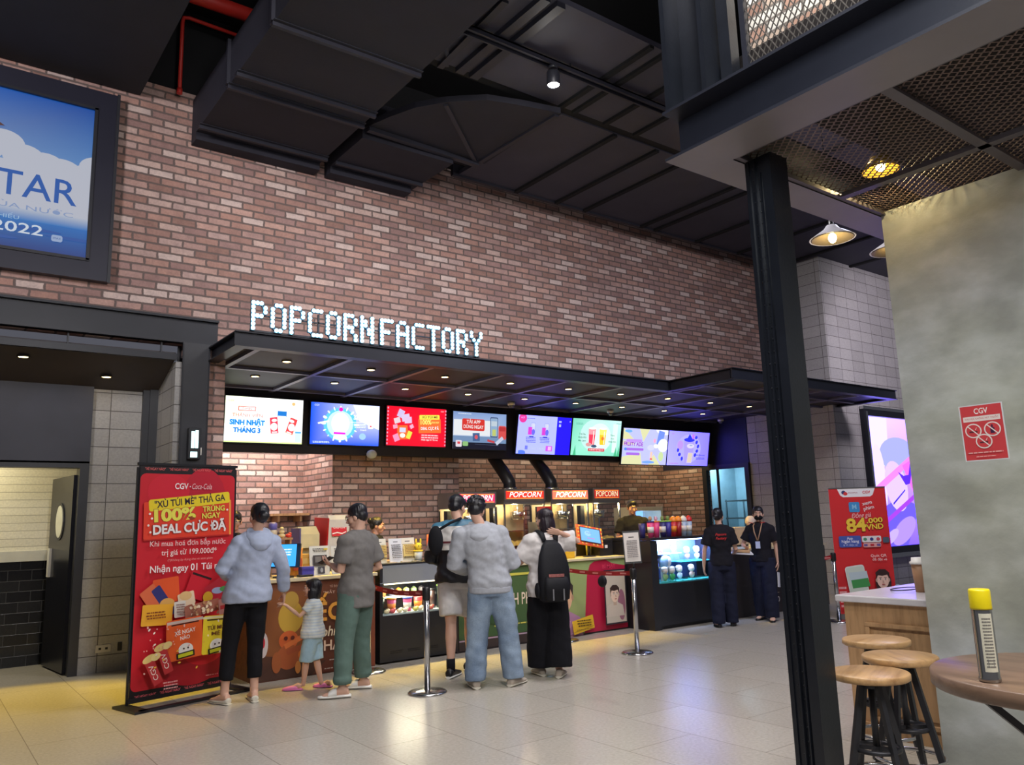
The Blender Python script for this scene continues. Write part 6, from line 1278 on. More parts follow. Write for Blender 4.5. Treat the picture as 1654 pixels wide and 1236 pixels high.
for i, ch in enumerate('POPCORN FACTORY'):
    if ch == ' ': x += .045; continue
    rows = DOTS[ch].split(); n = len(rows[0]); st = .043 if n == 4 else .036; mb = MB(); on_ = set()
    for r_, row in enumerate(rows):
        for c_, q in enumerate(row):
            if q == '1': on_.add((c_, 6 - r_))
    for c_, r_ in on_:
        px_, pz = x + c_ * st, .055 + r_ * .046
        mb.box(px_ - .021, px_ + .021, .004, .03, pz - .023, pz + .023)
        for dc, dr in ((1, 1), (1, -1)):
            if (c_ + dc, r_ + dr) in on_ and (c_ + dc, r_) not in on_ and (c_, r_ + dr) not in on_: mb.bar((px_, .017, pz), (px_ + dc * st, .017, pz + dr * .046), .03, .026, up=(0, 1, 0))
    L = mb.build('letter', M_LET, sign)
    for c_, r_ in sorted(on_):
        if proto is None: proto = MB().ball((0, 0, 0), (.0215, .016, .0215), 8).build('light_bulb', M_BULB, L, loc=(x + c_ * st, -.006, .055 + r_ * .046))
        else:
            b = proto.copy(); COL.objects.link(b); b.parent = L; b.location = (x + c_ * st, -.006, .055 + r_ * .046)
    x += .2085 if n == 4 else .213

# ------------------------------------------------------------------ film poster high on the left
t = thing('poster_lightbox', 'large framed blue sky film poster high on the brick wall', 'poster', (.2, 9.0, 5.15))
MB().box(-1.28, 1.28, -.10, 0, -1.08, -.87).box(-1.28, 1.28, -.10, 0, .81, 1.03).box(1.07, 1.28, -.10, 0, -.87, .81).box(-1.28, -1.07, -.1, 0, -.87, .81).build('frame', mat('dark_poster_frame', (36, 36, 50), .4, .1, .1, 3), t)
MB().box(1.05, 1.08, -.115, -.09, -.88, .82).box(-1.08, 1.08, -.115, -.09, .80, .83).box(-1.08, 1.08, -.115, -.09, -.89, -.86).box(1.26, 1.29, -.115, -.1, -1.09, 1.04).build('frame_moulding', M_BLK, t)
a = Art(.001, clip=(2.12, 1.76))
a.poly([(-1.06, -.3), (1.06, -.3), (1.06, .82), (-1.06, .82)], None, [(140, 170, 206), (110, 160, 210), (0, 72, 160), (0, 96, 190)])
for i in range(36): a.ell(-2.9 + i * .118 + .04 * math.sin(i * 2.3), .10 + .10 * math.sin(i * .55) + .05 * math.sin(i * 1.7), .19, .14, (186, 190, 204))
a.rect(-1, -.2, 4.10, .50, (186, 190, 204))
a.poly([(-1.06, -.88), (1.06, -.88), (1.06, -.52), (-1.06, -.52)], None, [(18, 40, 110), (16, 48, 124), (30, 110, 190), (50, 126, 196)])
a.poly([(-1.06, -.56), (1.06, -.56), (1.06, -.44), (-1.06, -.44)], None, [(44, 116, 190), (44, 116, 190), (180, 188, 204), (180, 188, 204)])
for i in range(11): a.ell(-2.4 + i * .37, -.64 - .04 * (i % 4), .26, .018, (26, 80, 160))
a.poly([(-2.0, .36), (-1.0, .41), (-.1, .43), (.22, .415), (.26, .39), (.08, .36), (-.4, .34), (-1.4, .30)], (84, 50, 46)); a.poly([(-1.5, .36), (-.2, .40), (.16, .395), (-.1, .37), (-.8, .34)], (120, 76, 62))
a.text('AVATAR', .21, -.205, .38, (20, 84, 168), 0, .005, 1.45); a.text('DÒNG CHẢY CỦA NƯỚC', .06, -.43, .07, (130, 152, 194), 0, 0, 1.7); a.text('KHỞI CHIẾU', .22, -.55, .055, (160, 192, 222), 0, 0, .44); a.text('16.12.2022', .16, -.655, .15, (206, 216, 230), 0, .01, .95); a.rrect(.78, -.70, .10, .07, .02, (150, 170, 206)); a.text('IMAX', .78, -.70, .03, (40, 80, 150))
a.build('poster_print', printed('lightbox_glow', .82), t, (0, -.06, 0))

# ------------------------------------------------------------------ red stand banner on the left
ang = math.atan2(7.914 - 7.681, 2.538 - 1.617)
t = thing('standing_banner', 'red standing banner with 100% promotion and black foot frame', 'banner', (2.078, 7.80, 0), ang)
W, H = .95, 2.03
MB().box(-W / 2, W / 2, -.004, .004, .05, .05 + H).build('banner_sheet', M_LAMB, t)
a = Art(.0008); z0 = .05
Y = lambda f: H * (.5 - f)          # fraction from the top
a.rect(0, 0, W, H, (24, 18, 22)); a.rrect(0, -.005, W - .012, H - .16, .05, (206, 28, 44))
a.ell(.15, H * .40 - .1, .22, .28, (190, 24, 48)); a.ell(-.2, H * .38, .2, .16, (214, 30, 52)); a.ell(.1, -H * .36, .34, .24, (176, 20, 38)); a.ell(.2, -H * .30, .24, .20, (214, 30, 46))
for i in range(4): a.text('"XÉ NGAY NÀO"', -W * .355 + i * W * .237, Y(.022), .032, (236, 110, 110), 0, .008, W * .20); a.text('"XÉ NGAY NÀO"', -W * .355 + i * W * .237, -H / 2 + .03, .030, (236, 110, 120), 0, .008, W * .20)
a.text('CGV', -.085, Y(.098), .075, (250, 244, 244), 0, .02, .13); a.ell(.0, Y(.098), .006, .006, (240, 220, 220)); a.text('Coca-Cola', .115, Y(.098), .075, (240, 200, 204), 0, 0, .20, .3)
sl = .085
a.rrect(.0, Y(.248), .86, .34, .015, (190, 34, 30), .03); a.rrect(.0, Y(.244), .86, .33, .015, (232, 64, 40), .03); a.rect(.42, Y(.24), .02, .33, (244, 160, 70), .03)
a.rrect(.01, Y(.165), .80, .105, .02, (240, 214, 40), .10); a.text('"XÙ TÚI MÈ" THẢ GA', .01, Y(.165), .085, (42, 22, 48), .10, .02, .70)
a.text('100%', -.155, Y(.222) - .01, .15, (240, 230, 90), .06, .045, .40, outline=(150, 60, 30)); a.text('TRÚNG', .245, Y(.200), .07, (240, 230, 90), .05, .03, .23, outline=(150, 60, 30)); a.text('NGAY', .215, Y(.232), .07, (240, 230, 90), .05, .03, .19, outline=(150, 60, 30)); a.text('DEAL CỰC ĐÃ', .01, Y(.285), .115, (246, 242, 240), .045, .035, .72, outline=(140, 40, 30))
for u, v in ((-.38, .22), (-.36, .24), (-.39, .27), (.36, .30), (.38, .205), (-.37, .30)): a.ell(u, Y(v), .010, .010, (250, 236, 226))
a.text('Khi mua hoá đơn bắp nước', .0, Y(.352), .068, (240, 206, 204), 0, .004, .74); a.text('trị giá từ 199.000đ*', .01, Y(.392), .068, (246, 226, 222), 0, .006, .54); a.text('(*)Không áp dụng cho vé xem phim', .02, Y(.425), .028, (226, 160, 156), 0, 0, .44); a.text('Nhận ngay 01 Túi mù', .0, Y(.462), .085, (250, 240, 238), 0, .014, .72)
def pk(u, f, w, h, r, c): a.rrect(u, Y(f), w, h, .012, c, r)
pk(-.20, .555, .24, .22, .1, (232, 88, 40)); pk(.10, .545, .20, .24, -.35, (206, 28, 48)); a.rect(.14, Y(.505), .20, .02, (40, 16, 20), -.35); pk(.31, .57, .24, .18, .5, (200, 40, 60)); a.ell(.30, Y(.575), .06, .03, (170, 190, 226)); a.ell(.37, Y(.57), .05, .025, (90, 170, 90)); pk(-.30, .60, .15, .30, .62, (226, 110, 70)); pk(-.22, .60, .09, .30, .62, (50, 52, 120)); a.ell(-.19, Y(.612), .07, .05, (226, 170, 90)); pk(-.01, .60, .16, .12, .2, (240, 214, 180)); a.ell(-.02, Y(.585), .06, .04, (230, 190, 130)); a.ell(.20, Y(.60), .05, .05, (240, 190, 50))
pk(-.28, .655, .28, .18, -.05, (244, 178, 50)); a.scribble(-.30, Y(.655), .18, .07, (140, 70, 30), 3, 2); pk(-.08, .64, .11, .14, .05, (232, 224, 214)); a.scribble(-.08, Y(.64), .08, .10, (150, 110, 100), 5, 4); pk(.12, .645, .34, .11, .14, (176, 110, 90)); r_ = random.Random(4)
for i in range(40): a.ell(-.0 + r_.random() * .28, Y(.65) + r_.random() * .10 - .04, .016, .012, r_.choice([(226, 196, 150), (150, 90, 70), (240, 220, 190), (190, 140, 100)]), r_.random() * 3)
pk(.33, .645, .13, .14, .08, (190, 130, 120)); a.rect(.33, Y(.648), .10, .035, (180, 40, 46), .08)
a.rrect(-.06, Y(.765), .34, .35, .02, (240, 100, 40), .06); a.rect(-.06, Y(.69) , .34, .025, (210, 190, 180), .06); a.rect(-.06, Y(.70), .26, .010, (40, 24, 20), .06); a.rrect(.26, Y(.765), .30, .34, .02, (244, 220, 50), -.03); a.rect(.26, Y(.69), .30, .02, (236, 226, 180), -.03); a.rect(.26, Y(.70), .22, .012, (60, 40, 20), -.03)
a.text('XÉ NGAY', -.06, Y(.735), .05, (250, 244, 236), .12, .02, .2); a.text('NÀO', -.06, Y(.76), .045, (250, 244, 236), .12, .02, .09); a.text('TÚI MÙ', .24, Y(.735), .05, (120, 70, 30), .0, .02, .17); a.text('MÈ', .24, Y(.76), .045, (120, 70, 30), 0, .02, .09)
for u in (-.05, .25): a.ell(u, Y(.81), .07, .055, (250, 246, 240)); a.rect(u, Y(.832), .17, .05, (30, 24, 22), .12); a.rect(u, Y(.832), .14, .03, (214, 216, 40), .12); a.ell(u - .02, Y(.806), .008, .008, (60, 40, 40)); a.ell(u + .02, Y(.804), .008, .008, (60, 40, 40))
a.rrect(.38, Y(.80), .13, .23, .015, (240, 220, 40), -.35); a.ell(.375, Y(.80), .03, .04, (250, 244, 200))
for u, f, r in ((-.24, .845, .35), (-.34, .885, .45)): a.rect(u, Y(f), .085, .22, (196, 50, 56), r); a.text('CGV', u, Y(f), .06, (246, 226, 220), r + PI / 2, .01, .14); a.ell(u - .05, Y(f) + .12, .06, .03, (236, 206, 130), r); a.ell(u + .01, Y(f) + .13, .045, .03, (244, 220, 150), r)
for i in range(38): a.ell(-.44 + r_.random() * .88, Y(.69 + r_.random() * .22), .008 + .006 * r_.random(), .007, r_.choice([(250, 236, 226), (244, 190, 180), (240, 200, 70)]), r_.random() * 3) if i % 2 else a.ell(-.44 + r_.random() * .3, Y(.70 + r_.random() * .1), .006, .006, (240, 170, 160))
a.ell(.36, Y(.885), .055, .028, (190, 60, 64)); a.ell(.36, Y(.885), .042, .020, (206, 34, 48)); a.ell(.41, Y(.70), .05, .035, (206, 60, 70)); a.ell(.40, Y(.695), .03, .02, (236, 200, 200))
a.scribble(-.21, Y(.943), .13, .07, (240, 170, 170), 3, 8); a.scribble(.2, Y(.93), .18, .012, (236, 150, 150), 1, 8)
a.build('banner_print', M_PRINT, t, (0, -.0045, .05 + H / 2))
MB().box(-W / 2 - .02, W / 2 + .02, -.012, .012, .05 + H - .012, .05 + H + .012).build('top_rail', M_LAMB, t); MB().box(-W / 2 - .01, W / 2 + .01, -.012, .012, .035, .075).build('bottom_rail', M_LAMB, t)
MB().box(-W / 2 - .02, -W / 2 + .0, .006, .02, .0, 2.05).build('pole', M_LAMB, t); MB().box(W / 2 - .0, W / 2 + .02, .006, .02, .0, 2.05).build('pole', M_LAMB, t)
MB().box(-W / 2 - .09, -W / 2 + .03, -.30, .10, 0, .022).build('foot', M_LAMB, t); MB().box(W / 2 - .03, W / 2 + .06, -.30, .10, 0, .022).build('foot', M_LAMB, t); MB().box(-W / 2 - .05, W / 2 + .02, -.30, -.25, 0, .022).build('foot_bar', M_LAMB, t)

# ------------------------------------------------------------------ red roll-up banner on the right
ang = math.atan2(5.88 - 6.36, 11.0 - 10.37)
t = thing('standing_banner', 'red roll-up banner advertising 84.000 VND beside the lit screen', 'banner', (10.69, 6.12, 0), ang)
W, H = .80, 1.72
MB().box(-W / 2, W / 2, -.002, .003, .06, .06 + H).build('banner_sheet', M_PAPER, t); MB().box(-W / 2 - .02, W / 2 + .02, -.09, .09, 0, .07).build('base_case', M_STEEL, t); MB().box(-W / 2, W / 2, -.01, .012, .055 + H, .07 + H).build('top_rail', M_STEEL, t)
MB().cyl((0, .03, .06), (0, .012, .06 + H), .012, 8).build('support_pole', M_STEEL, t)
a = Art(.0008); Y = lambda f: H * (.5 - f)
a.rect(0, 0, W, H, (212, 44, 46)); a.poly([(-.28, H / 2), (.26, H / 2), (.22, H / 2 - .10), (.18, H / 2 - .125), (-.20, H / 2 - .125), (-.24, H / 2 - .10)], (240, 236, 234)); a.ell(-.19, Y(.035), .03, .028, (50, 60, 110)); a.ell(-.165, Y(.045), .03, .024, (220, 60, 60)); a.text('momo', -.06, Y(.038), .04, (190, 130, 140), 0, 0, .13); a.text('CGV', .13, Y(.038), .055, (220, 50, 60), 0, .02, .11)
a.rrect(-.06, Y(.155), .15, .14, .02, (70, 146, 200)); a.text('M', -.06, Y(.155), .09, (150, 206, 236), 0, .02); a.text('xem', .125, Y(.125), .07, (244, 220, 216), .2, .02, .14); a.text('phim', .14, Y(.165), .07, (244, 220, 216), .2, .02, .15); a.text('Đồng giá', .02, Y(.225), .09, (246, 190, 186), .06, .005, .28, .3)
a.text('84', -.06, Y(.305), .25, (244, 206, 66), .03, .035, .28, outline=(140, 50, 30)); a.text('.000', .20, Y(.268), .095, (244, 206, 66), .05, .03, .23, outline=(140, 50, 30)); a.text('VND', .20, Y(.318), .10, (244, 206, 66), .05, .03, .24, outline=(140, 50, 30))
a.rrect(-.17, Y(.43), .31, .155, .02, (70, 92, 170)); a.text('App', -.17, Y(.405), .05, (236, 236, 246), 0, .01); a.text('Ngân hàng', -.17, Y(.43), .055, (236, 236, 246), 0, .015, .24); a.text('& Ví điện tử', -.17, Y(.458), .04, (206, 210, 236), 0, 0, .2); a.rrect(.13, Y(.415), .27, .085, .02, (232, 226, 222)); a.rrect(.33, Y(.425), .09, .075, .02, (80, 96, 110)); a.rrect(.13, Y(.462), .25, .06, .02, (226, 160, 156))
for u, c in ((.04, (80, 150, 110)), (.13, (50, 60, 130)), (.22, (206, 80, 90))): a.ell(u, Y(.415), .025, .022, c); a.rect(u, Y(.462), .05, .03, (110, 90, 150) if u != .13 else (190, 50, 60))
a.text('Quét QR', .20, Y(.548), .05, (246, 206, 200), 0, .01, .22); a.text('để đặt vé', .21, Y(.578), .045, (246, 206, 200), 0, .01, .2)
a.rrect(-.12, Y(.80), .27, .62, .04, (222, 224, 216), .12); a.rrect(-.12, Y(.80), .25, .58, .03, (206, 216, 200), .12); a.poly([(-.24, Y(.675)), (.01, Y(.665)), (.03, Y(.735)), (-.22, Y(.755))], (190, 206, 210)); a.poly([(-.215, Y(.735)), (.02, Y(.72)), (.045, Y(.785)), (-.20, Y(.80))], (70, 150, 80)); a.rrect(-.09, Y(.87), .18, .17, .03, (190, 204, 180), .12); a.rrect(-.09, Y(.87), .155, .145, .02, (222, 226, 214), .12); a.scribble(-.10, Y(.865), .1, .08, (170, 190, 160), 4, 2)
face_art(a, .21, Y(.735), .32, (236, 196, 176), (56, 36, 34), (52, 46, 110), True); a.ell(.34, Y(.95), .06, .05, (236, 200, 180)); a.ell(.40, Y(.81), .06, .06, (190, 206, 216))
a.scribble(-.36, Y(.86), .1, .3, (240, 180, 176), 5, 3)
a.build('banner_print', M_PRINT, t, (0, -.003, .06 + H / 2))

# ------------------------------------------------------------------ tall lit display on the tiled wall, right
t = thing('lit_display', 'tall lit violet display in black frame on the tiled wall', 'screen', (15.6, 7.9, 2.0))
MB().box(-1.42, 1.42, -.09, 0, 1.22, 1.38).box(-1.42, 1.42, -.09, 0, -1.36, -1.22).box(-1.42, -1.28, -.09, 0, -1.22, 1.22).box(1.28, 1.42, -.09, 0, -1.22, 1.22).build('frame', M_BLKG, t)
MB().box(-1.44, 1.44, -.1, -.02, 1.34, 1.40).box(-1.36, -1.30, -.1, -.08, -1.3, 1.3).box(-1.42, 1.42, -.13, -.06, -1.42, -1.34).build('frame_trim', M_CHROME, t)
a = Art(.001)
a.poly([(-1.28, -1.22), (1.28, -1.22), (1.28, 1.22), (-1.28, 1.22)], None, [(130, 110, 255), (150, 120, 255), (250, 200, 180), (230, 232, 255)]); a.poly([(-1.28, .2), (-.6, .3), (-.5, 1.22), (-1.28, 1.22)], (244, 246, 255)); a.ell(-.2, .5, .7, .35, (170, 190, 255)); a.ell(-1.0, -.0, .25, .7, (235, 240, 255)); a.poly([(-1.28, -1.22), (-.2, -1.22), (.4, -.5), (-.3, -.3), (-1.28, -.6)], (110, 100, 246)); a.ell(-.4, -.1, .4, .5, (226, 214, 255), .4); a.poly([(-1.28, -.16), (1.28, .95), (1.28, .78), (-1.28, -.30)], (250, 150, 140)); a.poly([(-.1, .3), (.5, .5), (.9, -.2), (.6, -.6), (.2, -.2)], (250, 120, 170)); a.poly([(-.3, .18), (-.05, -.08), (.12, -.05), (.28, .26), (.2, .34), (.1, .12), (-.1, .1)], (90, 40, 150)); a.poly([(-1.28, -.86), (1.28, .16), (1.28, .06), (-1.28, -.95)], (170, 70, 200)); a.poly([(-.6, -.42), (-.1, -.16), (-.1, -.19), (-.6, -.46)], (60, 30, 120)); a.ell(-.3, -.95, .5, .2, (180, 160, 255), .4); a.ell(-.8, -1.05, .3, .1, (200, 190, 255), .4); a.poly([(.3, -.3), (.7, .1), (.8, -.4)], (255, 160, 150))
a.build('display', printed('tall_display_glow', 4., tint=(.30, .25, 1)), t, (0, -.02, 0))

# ------------------------------------------------------------------ posters on the counter fronts
t = thing('counter_poster', 'brown film poster with orange figures on the wooden counter front', 'poster', (3.42, 7.942, .47))
MB().box(-.65, .65, -.004, .001, -.46, .45).build('poster_sheet', M_LAMD, t)
a = Art(); a.poly([(-.65, -.46), (.65, -.46), (.65, .45), (-.65, .45)], None, [(60, 36, 30), (120, 56, 34), (104, 56, 36), (130, 76, 50)]); a.poly([(-.65, -.2), (-.2, -.3), (.1, .1), (-.1, .36), (-.65, .4)], (128, 74, 38)); a.poly([(-.65, -.46), (-.05, -.46), (.1, -.34), (-.4, -.30)], (70, 42, 32))
a.ell(-.28, .12, .13, .16, (186, 150, 56)); a.ell(-.28, .28, .08, .09, (176, 140, 60)); a.ell(-.30, -.10, .10, .09, (196, 92, 44)); a.ell(-.30, -.26, .12, .12, (156, 78, 40)); a.line(-.34, -.16, -.06, -.04, .05, (206, 110, 56)); a.line(-.32, -.22, -.10, -.16, .05, (150, 70, 40)); a.ell(-.12, -.25, .08, .06, (206, 110, 44)); a.ell(-.20, -.37, .03, .06, (196, 126, 60)); a.ell(-.42, -.3, .05, .10, (150, 80, 40)); a.ell(-.33, -.08, .02, .02, (90, 30, 20)); a.ell(-.26, -.08, .02, .02, (90, 30, 20)); a.ell(-.56, -.12, .05, .12, (200, 190, 190)); a.ell(-.56, -.1, .02, .05, (190, 40, 60))
a.text('TỪ ĐẠO DIỄN', .22, .39, .03, (206, 170, 150), 0, 0, .18); a.text('"MẮT BIẾC"', .2, .33, .035, (226, 190, 170), 0, .005, .28); a.text('ẾCH', .20, .13, .24, (240, 170, 70), 0, .03, .42); a.text('phi', .12, -.06, .14, (240, 226, 196), 0, .015, .16, .2); a.text('HAI', .18, -.20, .14, (232, 206, 186), 0, .02, .22); a.text('30.04', .36, -.34, .10, (236, 230, 226), 0, .01, .30); a.scribble(.20, -.34, .14, .02, (206, 190, 180), 1, 3); a.scribble(.22, -.42, .3, .02, (190, 180, 170), 1, 4)
a.build('poster_print', M_PRINT, t, (0, -.0045, 0))
t = thing('counter_poster', 'green film poster on the long counter behind the two men', 'poster', (5.78, 7.942, .47))
MB().box(-.64, .64, -.004, .001, -.45, .455).build('poster_sheet', M_LAMD, t)
a = Art(); a.poly([(-.64, -.45), (.64, -.45), (.64, .455), (-.64, .455)], None, [(58, 88, 50), (50, 86, 52), (72, 96, 56), (60, 84, 48)]); a.rect(0, -.39, 1.28, .12, (58, 46, 44)); a.rect(0, -.345, 1.28, .016, (176, 150, 170)); a.text('BÍ MẬT HẠNH PHÚC', .02, .06, .20, (226, 206, 186), 0, .01, 1.16); a.scribble(.1, -.22, .5, .03, (206, 200, 90), 1, 3); a.rect(.3, .36, .4, .03, (196, 190, 80)); a.ell(-.3, .25, .12, .14, (80, 120, 70)); a.ell(-.1, -.1, .2, .1, (46, 76, 44))
a.build('poster_print', M_PRINT, t, (0, -.0045, 0))
t = thing('counter_poster', 'green and pink film poster with two faces on the counter front', 'poster', (7.14, 7.942, .47))
MB().box(-.70, .70, -.004, .001, -.45, .455).build('poster_sheet', M_LAMD, t)
a = Art(); a.poly([(-.70, -.45), (.70, -.45), (.70, .455), (-.70, .455)], None, [(140, 150, 96), (120, 140, 90), (150, 166, 110), (140, 156, 100)])
a.poly([(-.08, -.45), (.70, -.45), (.70, .36), (.46, .40), (.34, .455), (.14, .44), (.06, .40), (.0, .26)], (176, 26, 62)); a.poly([(.70, -.28), (.70, .36), (.6, .1)], (150, 18, 56)); a.text('BÍ MẬT', .4, .36, .07, (214, 60, 90), 0, .02, .24)
face_art(a, -.40, .02, .50, (212, 168, 136), (52, 40, 40), (176, 130, 156)); a.poly([(-.70, -.45), (-.12, -.45), (-.14, -.26), (-.30, -.17), (-.40, -.26), (-.50, -.17), (-.70, -.28)], (172, 126, 158)); r_ = random.Random(1)
for i in range(90): a.rect(-.69 + r_.random() * .54, -.44 + r_.random() * .2, .008, .008, (206, 176, 196))
a.rect(.44, -.03, .40, .70, (46, 40, 48)); a.rect(.44, -.03, .36, .66, (190, 180, 166)); a.ell(.54, -.14, .07, .20, (150, 100, 120)); face_art(a, .42, .0, .28, (224, 196, 176), (60, 44, 40), (196, 184, 172), False, .03)
a.rrect(-.16, -.33, .36, .17, .01, (214, 170, 40), .16); a.scribble(-.15, -.31, .24, .09, (80, 60, 20), 3, 3); a.line(-.33, -.41, .0, -.355, .004, (80, 60, 20)); a.scribble(-.15, -.385, .28, .015, (90, 70, 30), 1, 4)
a.build('poster_print', M_PRINT, t, (0, -.0045, 0))
t = thing('counter_poster', 'black film poster with pale DA lettering between the two staff', 'poster', (10.28, 7.462, .46))
MB().box(-.8, .8, -.004, .001, -.44, .46).build('poster_sheet', M_LAMB, t)
a = Art(); a.rect(0, .01, 1.6, .90, (40, 34, 36)); a.text('D', -.22, .10, .22, (176, 158, 140), 0, 0, .13); a.text('ĐÀ', -.22, -.08, .22, (186, 168, 150), 0, 0, .26); a.text('NH', .12, -.06, .22, (176, 158, 140), 0, 0, .2); a.scribble(-.18, -.22, .34, .02, (150, 136, 124), 1, 3); a.scribble(-.22, -.29, .22, .05, (150, 136, 124), 2, 4); a.text('K', -.06, -.29, .06, (200, 190, 180)); a.text('20', .22, -.27, .11, (206, 200, 196), 0, .01); a.scribble(.22, -.17, .1, .02, (150, 136, 124), 1, 3); a.scribble(-.24, .28, .24, .02, (120, 110, 104), 1, 6); a.rect(.55, 0, .3, .7, (58, 48, 48))
a.build('poster_print', M_PRINT, t, (0, -.0045, 0))
# ================================================================== queue posts and belts
M_BELT = mat('red_belt', (150, 24, 34), .6); M_CAS = mat('black_cassette', (26, 24, 26), .4)
def queue_post(x, y, label, dome=False):
    t = thing('queue_post', label, 'queue post', (x, y, 0), 0, 'queue posts in front of the counter')
    MB().lathe([(0, 0), (.172, 0), (.175, .008), (.16, .020), (.05, .030), (.0, .032)], n=32).build('base', M_CHROME, t); MB().lathe([(.026, .03), (.026, .84), (0, .845)], n=18).build('tube', M_CHROME, t)
    MB().lathe([(.033, .80), (.036, .81), (.036, .895), (.03, .91), (0, .912)], n=20).build('belt_cassette', M_CAS, t); return t
q1 = queue_post(3.78, 6.365, 'chrome queue post standing alone in front of the low fridge')
q2 = queue_post(6.50, 6.455, 'chrome queue post carrying the A4 notice, before the black counter')
q3 = queue_post(6.55, 7.735, 'chrome queue post close to the film poster with two faces')
q4 = queue_post(3.86, 7.66, 'chrome queue post half hidden behind the man in grey tee shirt')
q5 = queue_post(10.09, 6.21, 'chrome queue post beside the red roll-up banner')
def belt(label, a, b, name='queue_belt', sag=.0):
    t = thing(name, label, 'belt', a, 0, 'red queue belts'); a, b = Vector(a), Vector(b); mb = MB(); n = 10; d = b - a; pr = Vector((d.y, -d.x, 0)).normalized()
    pts = [d * (i / n) + Vector((0, 0, -sag * 4 * (i / n) * (1 - i / n))) for i in range(n + 1)]
    for p, q in zip(pts, pts[1:]):
        w = Vector((0, 0, .024)); o = pr * .001
        mb.hexa([p - w - o, q - w - o, p - w + o, q - w + o, p + w - o, q + w - o, p + w + o, q + w + o])
    mb.build('webbing', M_BELT, t)
    mb = MB(); L = d.length; k = max(2, int(L / .22))
    for i in range(k):
        p = d * ((i + .5) / k) + Vector((0, 0, -sag * 4 * ((i + .5) / k) * (1 - (i + .5) / k))); u = d.normalized()
        for sg in (-1, 1): c = p + pr * sg * .0016; mb._f([mb.bm.verts.new(c + u * a_ * .05 + Vector((0, 0, b_ * .008))) for a_, b_ in ((-1, -1), (1, -1), (1, 1), (-1, 1))])
    mb.build('belt_print', mat('pale_belt_print', (206, 130, 126), .6), t); return t
belt('red belt running from the lone queue post to the post behind the man in grey', (3.785, 6.41, .855), (3.86, 7.62, .855), sag=.03)
belt('red belt between the notice post and the post at the film poster', (6.548, 7.70, .855), (6.503, 6.50, .855), sag=.02)
belt('short red belt end beside the roll-up banner post', (10.055, 6.22, .86), (9.80, 6.31, .86), sag=.02)
t = thing('notice_board', 'white A4 notice in black frame on top of the queue post', 'sign', (6.50, 6.44, .912)); t.rotation_euler = (0, 0, math.radians(-42))
MB().cyl((0, 0, 0), (0, 0, .06), .01, 8).build('stem', M_CAS, t)
o = MB().box(-.095, .095, -.004, .006, 0, .36).build('frame', M_CAS, t); o.location = (0, 0, .05); o.rotation_euler = (math.radians(-8), math.radians(-2), 0)
a = Art(); a.rect(0, 0, .17, .32, (214, 206, 200)); a.rect(0, .11, .06, .012, (90, 84, 84)); a.scribble(0, -.02, .12, .20, (120, 112, 112), 10, 6); o2 = a.build('notice', M_PRINT, o, (0, -.0045, .18))

# ================================================================== small fixtures
def dome_camera(x, y, z, label):
    t = thing('dome_camera', label, 'camera', (x, y, z), 0, 'dome cameras under the canopy')
    MB().lathe([(0, 0), (.062, 0), (.062, -.035), (.05, -.05), (0, -.05)], n=24).build('housing', M_WHITEP, t); MB().ball((0, 0, -.055), (.042, .042, .038), 12).build('dome_glass', mat('smoked_dome', (96, 98, 102), .15), t)
dome_camera(7.70, 10.2, 3.372, 'white dome camera over the TAI APP menu screen'); dome_camera(9.92, 10.2, 3.372, 'white dome camera over the green drinks menu screen'); dome_camera(13.0, 10.2, 3.372, 'white dome camera near the kitchen door')
t = thing('speaker_dome', 'pale round fixture under the blue menu screen', 'speaker', (5.38, 10.58, 2.50)); MB().ball((0, 0, 0), (.08, .06, .065), 14).build('dome', mat('grey_white_dome', (190, 196, 190), .35), t); MB().cyl((0, .05, .02), (0, .16, .05), .02, 10).build('arm', M_LAMB, t)
t = thing('emergency_light', 'small black unit with glowing tubes on the left column', 'light', (2.40, 8.93, 2.40)); MB().box(-.065, .065, -.06, 0, -.17, .17).build('housing', M_LAMB, t, bevel=.006)
MB().cyl((-.02, -.065, -.05), (-.02, -.065, .13), .017, 10).cyl((.02, -.065, -.05), (.02, -.065, .14), .017, 10).build('tube_lamp', emis('tube_cyan', (190, 236, 240), 2.6), t); MB().box(-.04, .03, -.063, -.059, -.15, -.09).build('indicator', emis('tube_cyan', (190, 236, 240), 2.6), t); MB().box(.065, .085, -.03, -.01, -.12, -.04).build('side_switch', M_WHITEP, t)
t = thing('wall_socket', 'white double socket low on the tiled recess wall', 'socket', (1.79, 9.85, .245)); MB().box(-.075, .075, -.012, 0, -.04, .04).build('face_plate', M_WHITEP, t, bevel=.003); MB().box(-.045, -.02, -.014, -.011, -.012, .012).box(.02, .045, -.014, -.011, -.012, .012).build('outlets', M_LAMB, t)
t = thing('wall_socket', 'small dark socket right of the white one', 'socket', (1.955, 9.85, .25)); MB().box(-.022, .022, -.01, 0, -.045, .045).build('face_plate', M_LAMB, t, bevel=.003)

# ================================================================== right foreground: bar counter, stools, table
t = thing('bar_counter', 'oak panelled bar counter with white stone top behind the stools', 'counter', (5.9, 1.8, 0))
MB().box(5.24, 6.5, -.4, 3.18, .0, .855).build('body', M_OAK, t, **W3); MB().box(5.20, 6.55, -.45, 3.22, .855, .90).build('worktop', mat('white_stone_top', (206, 202, 206), .22, 0, .06, 6), t, bevel=.008, **W3)
for y0 in (2.47, 1.75, 1.03):
    y1 = y0 + .56
    MB().box(5.215, 5.24, y0, y1, .70, .73).box(5.215, 5.24, y0, y1, .10, .13).box(5.215, 5.24, y0, y0 + .03, .13, .70).box(5.215, 5.24, y1 - .03, y1, .13, .70).box(5.225, 5.24, y0 + .05, y1 - .05, .15, .68).build('raised_panel', M_OAK, t, bevel=.006, **W3)
MB().box(5.225, 5.24, -.4, 3.18, 0, .08).build('kick_board', M_OAK, t, **W3)
